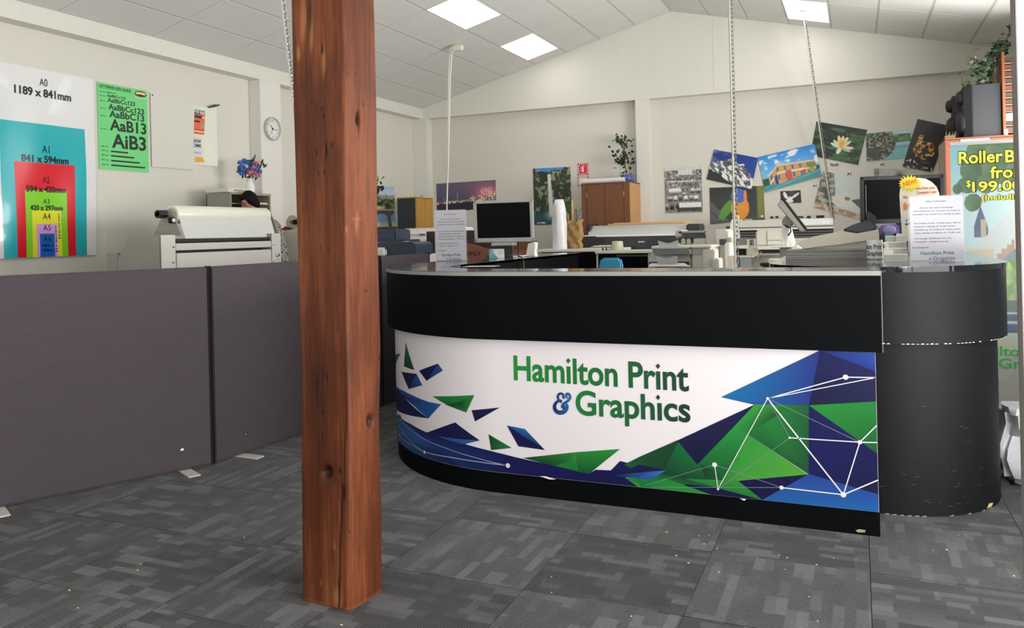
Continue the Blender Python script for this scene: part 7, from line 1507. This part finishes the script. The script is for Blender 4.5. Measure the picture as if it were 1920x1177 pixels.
# ================================================================== RIGHT BACK: banner, cabinet, speakers, bookcase, plant
Ybn = 5.92; k = 5.3/F; bx0 = ony(1784, 400, Ybn).x; bx1 = bx0+.86; zt_ = ony(1840, 267, Ybn).z
t = thing('roller_banner', 'tall roller banner advertising roller banners in yellow letters', 'banner', ((bx0+bx1)/2, Ybn, 0))
mp = lambda u, v, kk: Vector((bx0+u*(bx1-bx0), Ybn-.002-kk, .09+v*(zt_-.1)))
def p_banner(U, V):
    c = mix((150, 208, 224), (206, 236, 238), step(V, .02, .24)); n = fbm(U, V, 9, 16, 41)
    for (x, y, rx, ry) in ((.42, .03, .2, .055), (.75, .035, .3, .06), (.27, .10, .16, .042), (.6, .10, .2, .055), (.9, .11, .2, .06), (.22, .155, .15, .032), (.45, .15, .12, .04), (.28, .225, .11, .034), (.08, .17, .06, .02), (.95, .17, .16, .045)):
        r = ((U-x)/rx)**2+((V-y)/ry)**2; c = np.where((r < 1+.5*(n-.5))[..., None], mix((62, 98, 62), (104, 140, 96), np.clip(.5-(U-x)/rx*.4+(n-.5), 0, 1)), c)
    sp = np.abs(U-.37) < (V-.235)*1.05; c = np.where((sp & (V > .235) & (V < .36) & (np.abs(U-.37) < .09))[..., None], mix((74, 92, 132), (104, 116, 140), n), c); c = np.where(((np.abs(U-.4) < .035) & (V > .29) & (V < .36))[..., None], np.array((196, 184, 160.)), c)
    roof = (V > .40-.32*(U-.3)) & (U > .22) & (V < .46); c = np.where(roof[..., None], np.array((214, 226, 224.)), c); gb = (V > .44-.28*np.floor((U-.5)*16)/16*1.0) & (U > .5) & (U < .82) & (V > .31); c = np.where(gb[..., None], mix((176, 150, 132), (206, 178, 156), n), c)
    c = np.where(((U > .78) & (V > .33) & (U < .86) & (V < .45))[..., None], np.array((236, 222, 196.)), c); wl = (V > .405) & (U < .53) & (V < .47) & (U > .18); c = np.where(wl[..., None], mix((226, 218, 190), (204, 196, 170), n), c); c = np.where(((V > .395) & (V < .41) & (np.sin(U*110) > 0) & (U < .5) & (U > .18))[..., None], np.array((226, 218, 190.)), c)
    sl = V > .46-.22*(U-.55); c = np.where((sl & (U > .55) & (V > .37))[..., None], mix((120, 140, 146), (156, 172, 172), n), c); gr = V > .455+.03*(n-.5); c = np.where(gr[..., None], mix((104, 164, 62), (186, 220, 130), step(n, .35, .65)), c)
    c = np.where((V > .60)[..., None], mix((36, 66, 52), (60, 96, 60), n), c); c = np.where((V > .645)[..., None], np.array((200, 220, 226.)), c); c = np.where((V > .655)[..., None], np.array((56, 92, 140.)), c); c = np.where((np.abs(V-.685) < .006)[..., None], np.array((214, 226, 230.)), c); c = np.where((V > .725)[..., None], np.array((222, 230, 206.)), c)
    return np.where((V > .795)[..., None], mix((206, 208, 198), (228, 228, 218), fbm(U, V, 5, 60, 8)), c)
photo_mesh('banner_sheet', mp(0, 1, 0), mp(1, 1, 0), mp(1, 0, 0), mp(0, 0, 0), lambda U, V: p_banner(U*1.95, V)*.78, 230, 380, .002, t, PAPER, SATINPRINT)
D = Decal(lambda u, v, kk: Vector((u, Ybn-.0045-kk, v)), .0005); Ye_, Kk = (246, 236, 60), (40, 44, 30)
def BT(s, px, py, cap, wpx):
    D = Decal(lambda u, v, kk: Vector((u, Ybn-.0045-kk, v)), .0005); q = ony(px, py, Ybn); D.text(s, q.x, q.z, cap*k, Kk, 1, w=wpx*k, bold=.075); D.text(s, q.x+.6*k, q.z, cap*k, Ye_, 3, w=(wpx-1.2)*k, bold=.02); D.obj('lettering', PRINT, t)
BT('Roller', 1797, 307, 21, 71); BT('Banners', 1884, 304, 21, 96); BT('from', 1856, 334, 20, 58); BT('$', 1811, 350, 11, 8); BT('199.00 + gst', 1822, 359, 17, 150); BT('(including print)', 1840, 375, 9, 112)
def BL_(s, px, py, cap, wpx, c1): q = ony(px, py, Ybn); D.text(s, q.x, q.z, cap*k, c1, 2, w=wpx*k, bold=.02)
BL_('Hamilton', 1802, 664, 17, 106, (60, 170, 70)); BL_('Print', 1918, 664, 17, 50, (60, 170, 70)); BL_('& Graphics', 1838, 688, 17, 140, (60, 170, 70)); q0, q1 = ony(1800, 666.5, Ybn), ony(1960, 663, Ybn); D.rect(q0.x, q0.z, q1.x, q0.z+.003, (206, 190, 150), 1)
D.obj('lettering', PRINT, t)
bx('top_rail', bx0-.004, bx1+.004, Ybn-.012, Ybn+.012, zt_-.012, zt_+.012, SILVER, t, .004); bx('base_cassette', bx0-.02, bx1+.02, Ybn-.06, Ybn+.06, .012, .09, SILVER, t, .02); MB().cyl(((bx0+bx1)/2, Ybn+.02, .06), ((bx0+bx1)/2, Ybn+.02, zt_), .008).obj('pole', STEEL, t)
for xx in (bx0+.08, bx1-.08): bx('foot', xx-.02, xx+.02, Ybn-.16, Ybn+.16, 0, .013, SILVER, t, .003)
# plastic wrapped bundle beside the round counter
q = onz(1897, 912, 0); t = thing('plastic_bundle', 'bundle wrapped in clear white plastic on the carpet right of the round counter', 'bundle', (q.x+.13, q.y+.08, 0)); zt_ = ony(1895, 766, q.y).z
b = MB(); b.box(q.x-.03, q.x+.30, q.y, q.y+.22, .004, zt_, .03, 0, 4)
bmesh.ops.subdivide_edges(b.bm, edges=b.bm.edges[:], cuts=5, use_grid_fill=True)
for v in b.bm.verts:
    w = .018*math.sin(v.co.z*26+v.co.x*31)+.014*math.sin(v.co.x*47-v.co.z*17+v.co.y*29); v.co.x += w*.7; v.co.y += w
    if v.co.z < .02: v.co.z = .003
b.obj('wrapping', PLASTICBAG, t); bx('dark_base', q.x-.0, q.x+.28, q.y+.02, q.y+.2, .0, .003, BLACKPL, t, 0)
# orange wood cabinet behind the banner
Yk = 8.0; a = RY(1773, 262, 1895, 400, Yk); kx0, kx1, kz = a[0], 1.40, ony(1790, 262, Yk).z
t = thing('orange_cabinet', 'orange-brown wooden cabinet behind the banner, carrying the two speakers', 'cabinet', ((kx0+kx1)/2, Yk+.3, 0))
bx('side_panel', kx0, kx0+.02, Yk+.0, Yk+.62, 0, kz, M('pale_side_panel', (170, 146, 126), .5), t, .002); bx('side_panel', kx1-.02, kx1, Yk, Yk+.62, 0, kz, ORANGEWOOD, t, .002); bx('top_panel', kx0, kx1, Yk-.004, Yk+.62, kz, kz+.016, ORANGEWOOD, t, .003); bx('back_panel', kx0, kx1, Yk+.61, Yk+.62, 0, kz, ORANGEWOOD, t, .001)
xm = (kx0+kx1)/2
for x0, x1 in ((kx0+.002, xm-.002), (xm+.002, kx1-.002)): bx('door', x0, x1, Yk-.016, Yk+.0, .05, kz-.004, ORANGEWOOD, t, .003)
bx('front_stile', kx0-.002, kx0+.012, Yk-.02, Yk, 0, kz, M('dark_red_edge', (118, 52, 40), .5), t, .002)
zk2 = kz+.016
q0, q1 = ony(1801, 262, Yk-.02).x, ony(1856, 262, Yk-.02).x; t2 = thing('paper_strip', 'white paper strip taped along the top edge of the orange cabinet', 'sheet', ((q0+q1)/2, Yk-.02, kz-.04)); bx('strip', q0, q1, Yk-.0215, Yk-.018, ony(1828, 270, Yk).z, ony(1828, 260.5, Yk).z, PAPER, t2, 0)
q = ony(1888.5, 262, Yk-.03); t2 = thing('white_jar', 'little white jar standing on the cabinet edge below the bookcase', 'ornament', (q.x, Yk+.02, zk2)); MB().lathe([(.014, 0), (.016, .003), (.016, .045), (.012, .05)], (q.x, Yk+.03, zk2+.0005), 16).obj('jar', WHITEPL, t2)
# speakers: flat side toward the camera, cones facing left
SPK = M('speaker_grey_black', (34, 36, 40), .6, noise=(40, 2), var=.08)
def speaker(x0, x1, yb, D_, z1, label, full):
    t = thing('loudspeaker', label, 'speaker', ((x0+x1)/2, yb+D_/2, zk2), 0, 'loudspeakers on the orange cabinet'); h = z1-zk2; w = x1-x0
    b = MB(); b.prism([(x0+w*.28, yb), (x1, yb), (x1, yb+D_), (x0+w*.28, yb+D_), (x0+w*.06, yb+D_*.82), (x0+w*.06, yb+D_*.18)], 'z', zk2+.001, z1, .004); b.obj('cabinet', SPK, t, True, 18)
    xc = x0+w*.06
    for zz, r in ((.30, .21), (.80, .12)):
        rr_ = r*h; b = MB(); b.lathe([(rr_*1.06, .012), (rr_*1.06, -.012), (rr_*.95, -.03), (rr_*.8, -.042), (rr_*.3, -.05), (.002, -.05)], (xc, yb+D_/2, zk2+zz*h), 30, axis='x')
        for v in b.bm.verts: v.co.z = zk2+zz*h+(v.co.z-zk2-zz*h)*1.12
        b.obj('driver', RUBBER, t)
    bx('badge', xc-.004, xc, yb+D_*.35, yb+D_*.65, zk2+.54*h, zk2+.60*h, CHARCOAL, t, .002)
s0 = ony(1803, 200, Yk+.05).x; s1 = ony(1877, 200, Yk+.05).x; sz = ony(1850, 157, Yk+.05).z
speaker(s0, s1, Yk+.05, .26, sz, 'large black loudspeaker with its flat side to the room, nearer of the pair', True)
s2 = ony(1783, 200, Yk+.36).x; sz2 = ony(1800, 178, Yk+.36).z; speaker(s2, s2+.24, Yk+.36, .22, sz2, 'farther black loudspeaker, mostly hidden behind the larger one', False)
q = ony(1770, 259, Yk+.1); tg = thing('dried_grass', 'small box of dried grass at the left end of the orange cabinet', 'ornament', (kx0+.05, Yk+.1, zk2)); bx('box', kx0+.005, kx0+.09, Yk+.06, Yk+.14, zk2+.0005, zk2+.03, M('olive_box', (112, 104, 76), .7), tg, .003)
b = MB(); random.seed(5)
for _ in range(16): p = Vector((kx0+.02+random.random()*.07, Yk+.1, zk2+.025)); b.tube([p, p+Vector((random.uniform(-.02, .02), 0, random.uniform(.02, .05)))], [.002, .0008], 4)
o = b.obj('grass', M('dry_grass', (120, 110, 70), .7), tg); o['kind'] = 'stuff'
# bookcase of dark slats on the cabinet
Yz = Yk+.02; z0 = zk2+.0005; r0 = ony(1880, 200, Yz).x; r1 = 1.41; zt_ = ony(1888, 96, Yz).z
t = thing('slatted_bookcase', 'tall orange-wood rack of dark slats at the right edge, beside the loudspeaker', 'rack', ((r0+r1)/2, Yz+.15, zk2))
bx('side_panel', r0, r0+.022, Yz, Yz+.30, z0, zt_, ORANGEWOOD, t, .003); bx('side_board', r0-.045, r0-.001, Yz+.305, Yz+.32, z0+.18, zt_-.12, M('pale_olive_board', (196, 184, 140), .6), t, .002); bx('side_panel', r1-.022, r1, Yz, Yz+.30, z0, zt_, ORANGEWOOD, t, .003)
n = 11
for i in range(n):
    zz = z0+.03+(zt_-z0-.06)*i/n; bx('slat', r0+.022, r1-.022, Yz+.04, Yz+.26, zz, zz+(zt_-z0)/n*.62, DARKWOOD if i % 3 else M('red_brown_slat', (98, 56, 42), .5), t, .003); bx('shelf_edge', r0+.022, r1-.022, Yz+.02, Yz+.28, zz-.012, zz-.004, M('tan_shelf', (150, 110, 78), .5), t, .001)
a = RY(1886.5, 212, 1900, 226, Yz); bx('white_tag', a[0], min(a[1], r1-.03), Yz+.005, Yz+.02, a[2], a[3], PAPER, t, .002)
# ivy trailing over the speakers
q = Vector((ony(1850, 155, Yk+.22).x, Yk+.2, sz)); t = thing('trailing_ivy', 'variegated trailing ivy over the loudspeakers and rack, top right', 'plant', (q.x, q.y, sz+.0005)); dd = (q-CAM).dot(_v)
b = MB(); b.lathe([(.03, 0), (.042, .03), (.044, .036), (.036, .036), (.033, .02)], (q.x, q.y, sz+.001), 18); b.obj('pot', DARKGREY, t)
b = MB()
for pts in (((1842, 152), (1848, 130), (1858, 110), (1875, 92), (1890, 70), (1896, 45)), ((1835, 150), (1828, 130), (1822, 112)), ((1855, 152), (1862, 130), (1872, 115), (1888, 88)), ((1868, 80), (1848, 82), (1828, 95)), ((1806, 165), (1803, 135)), ((1838, 155), (1820, 150), (1804, 162)), ((1848, 140), (1856, 146), (1856, 135))):
    b.tube([at(px, py, dd+random.uniform(-.05, .05)) for px, py in pts], .005, 5)
o = b.obj('stems', STEMM, t); o['kind'] = 'stuff'; random.seed(31)
def along_pts(c, n, s): 
    out = []
    for _ in range(n):
        u = random.random()*(len(c)-1); i = int(u); f = u-i; px = c[i][0]*(1-f)+c[i+1][0]*f+random.gauss(0, s); py = c[i][1]*(1-f)+c[i+1][1]*f+random.gauss(0, s); out.append(at(px, py, dd+random.uniform(-.12, .1)))
    return out
leaves('foliage', along_pts([(1832, 148), (1848, 128), (1862, 108), (1880, 88), (1890, 72)], 130, 7)+along_pts([(1893, 66), (1897, 46)], 16, 4)+along_pts([(1822, 112), (1832, 125)], 10, 4)+along_pts([(1803, 136), (1804, 138)], 4, 1.5)+along_pts([(1806, 162), (1812, 160)], 5, 2), .055, LEAF, t)
leaves('pale_foliage', along_pts([(1830, 146), (1850, 125), (1866, 108), (1884, 84)], 70, 7)+along_pts([(1818, 108), (1828, 118)], 10, 4), .045, PALELEAF, t)

# ================================================================== HANGING CHAINS AND LEADS
def chain_links(b, A, B, pitch, r):
    A, B = Vector(A), Vector(B); n = int((B-A).length/pitch); d = (B-A).normalized(); s = d.orthogonal().normalized(); u = d.cross(s)
    for i in range(n):
        c = A.lerp(B, (i+.5)/n); w = s if i % 2 else u; pts = [c+d*math.cos(a)*pitch*.72+w*math.sin(a)*pitch*.36 for a in np.linspace(0, 2*PI, 9)[:-1]]; pts.append(pts[0]); b.tube(pts, r, 4, cap=False)
def hanging(name, label, cat, top, bot, chain=True, rod=None, rod_mat=None, pitch=.034):
    t = thing(name, label, cat, tuple(bot)); off = _r*.018
    if rod: b = MB(); b.tube([top, Vector(top).lerp(Vector(bot), .5), bot], rod, 8); b.obj('pole', rod_mat, t)
    if chain: b = MB(); chain_links(b, Vector(top)+off, Vector(bot)+off, pitch, .0032); o = b.obj('chain', STEEL, t); o['kind'] = 'stuff'
    b = MB(); b.cyl(top, Vector(top)+Vector((0, 0, .012)), .03); b.obj('ceiling_plate', WHITEPL, t); return t
def ceil_at(x, y): return Vector((x, y, zceil(x)))
# pole beside the printers
p = at(1374, 300, 6.2); tpz = zceil(p.x)-.013; bp_ = Vector((p.x, p.y, ZTB+.001)); hanging('hanging_pole', 'straight grey cable pole with a chain, from the ceiling to the printer table', 'pole', Vector((p.x, p.y, tpz)), bp_, True, .0085, M('pole_grey', (190, 188, 178), .4))
# slanting chain in front of the lily print
A = at(1504, -4, 8.4); A.z = min(A.z, zceil(A.x)-.013); B = at(1561, 414, 9.12); hanging('hanging_chain', 'thin slanting white chain crossing the water lily print', 'chain', A, B, True, .006, WHITECABLE, .03)
A = at(519, -45, 6.0); A.z = zceil(A.x)-.013; B = at(560, 290, 6.6); hanging('hanging_chain', 'slanting white chain just left of the timber post', 'chain', A, B, True, .006, WHITECABLE, .03)
# white leads from the sensor box
Yl_ = 8.15; q = at(846, 97, 8.9); q = Vector((q.x, q.y, zceil(q.x)-.013)); B1 = ony(838, 480, q.y); t = thing('ceiling_lead', 'pair of white leads dropping from a cream box on the ceiling behind the notice', 'cable', tuple(q))
for i, dx in enumerate((-.012, .014)):
    P_ = [q+Vector((dx, 0, -.01)), ony(841+i*3, 150, q.y), ony(840.5+i*2, 220, q.y), ony(840+i, 290, q.y), ony(839, 350, q.y-.02*i), ony(837, 420, q.y-.02*i), ony(836, 520, q.y)]; b = MB(); b.tube(P_, .008, 6); b.obj('lead', WHITECABLE, t)
q2 = q+Vector((.10, -.03, 0)); q2.z = zceil(q2.x)-.013; b = MB(); b.box(q2.x-.055, q2.x+.055, q2.y-.03, q2.y+.03, q2.z-.085, q2.z-.03, .006); b.obj('sensor_box', CREAM, t); MB().ball((q.x+.01, q.y, q.z-.035), .034, 12).obj('ceiling_rose', WHITEPL, t)
b = MB(); b.tube([q+Vector((.01, 0, -.05)), q2+Vector((-.05, 0, -.06))], .012, 8); b.obj('arm', SIDEGREY, t)

# crumbs and litter on the carpet
random.seed(77); t = thing('litter', 'scattered tiny paper crumbs on the carpet before the counter', 'litter', (-.4, 2.9, 0)); b = MB()
for px, py in [(1291, 1056), (1310, 1005), (1330, 1004), (1320, 1020), (1461, 1041), (1476, 1046), (1472, 1068), (1563, 1047), (1531, 1059), (1034, 1082), (1034, 1112), (1348, 1073), (1517, 1119), (1533, 1165), (1184, 1156), (1797, 1004), (1775, 1031), (1901, 1080), (1811, 1003), (1750, 1032), (258, 1069), (146, 1140), (264, 1058), (130, 1107), (1250, 998), (640, 1172), (458, 1008), (1345, 1029), (1268, 1042)]:
    q = onz(px, py, 0); s = random.uniform(.0015, .0045); a = random.random()*PI; b.box(q.x-s, q.x+s, q.y-s*.6, q.y+s*.6, .0005, .003)
o = b.obj('crumbs', M('crumbs', (206, 200, 170), .8), t, False); o['kind'] = 'stuff'
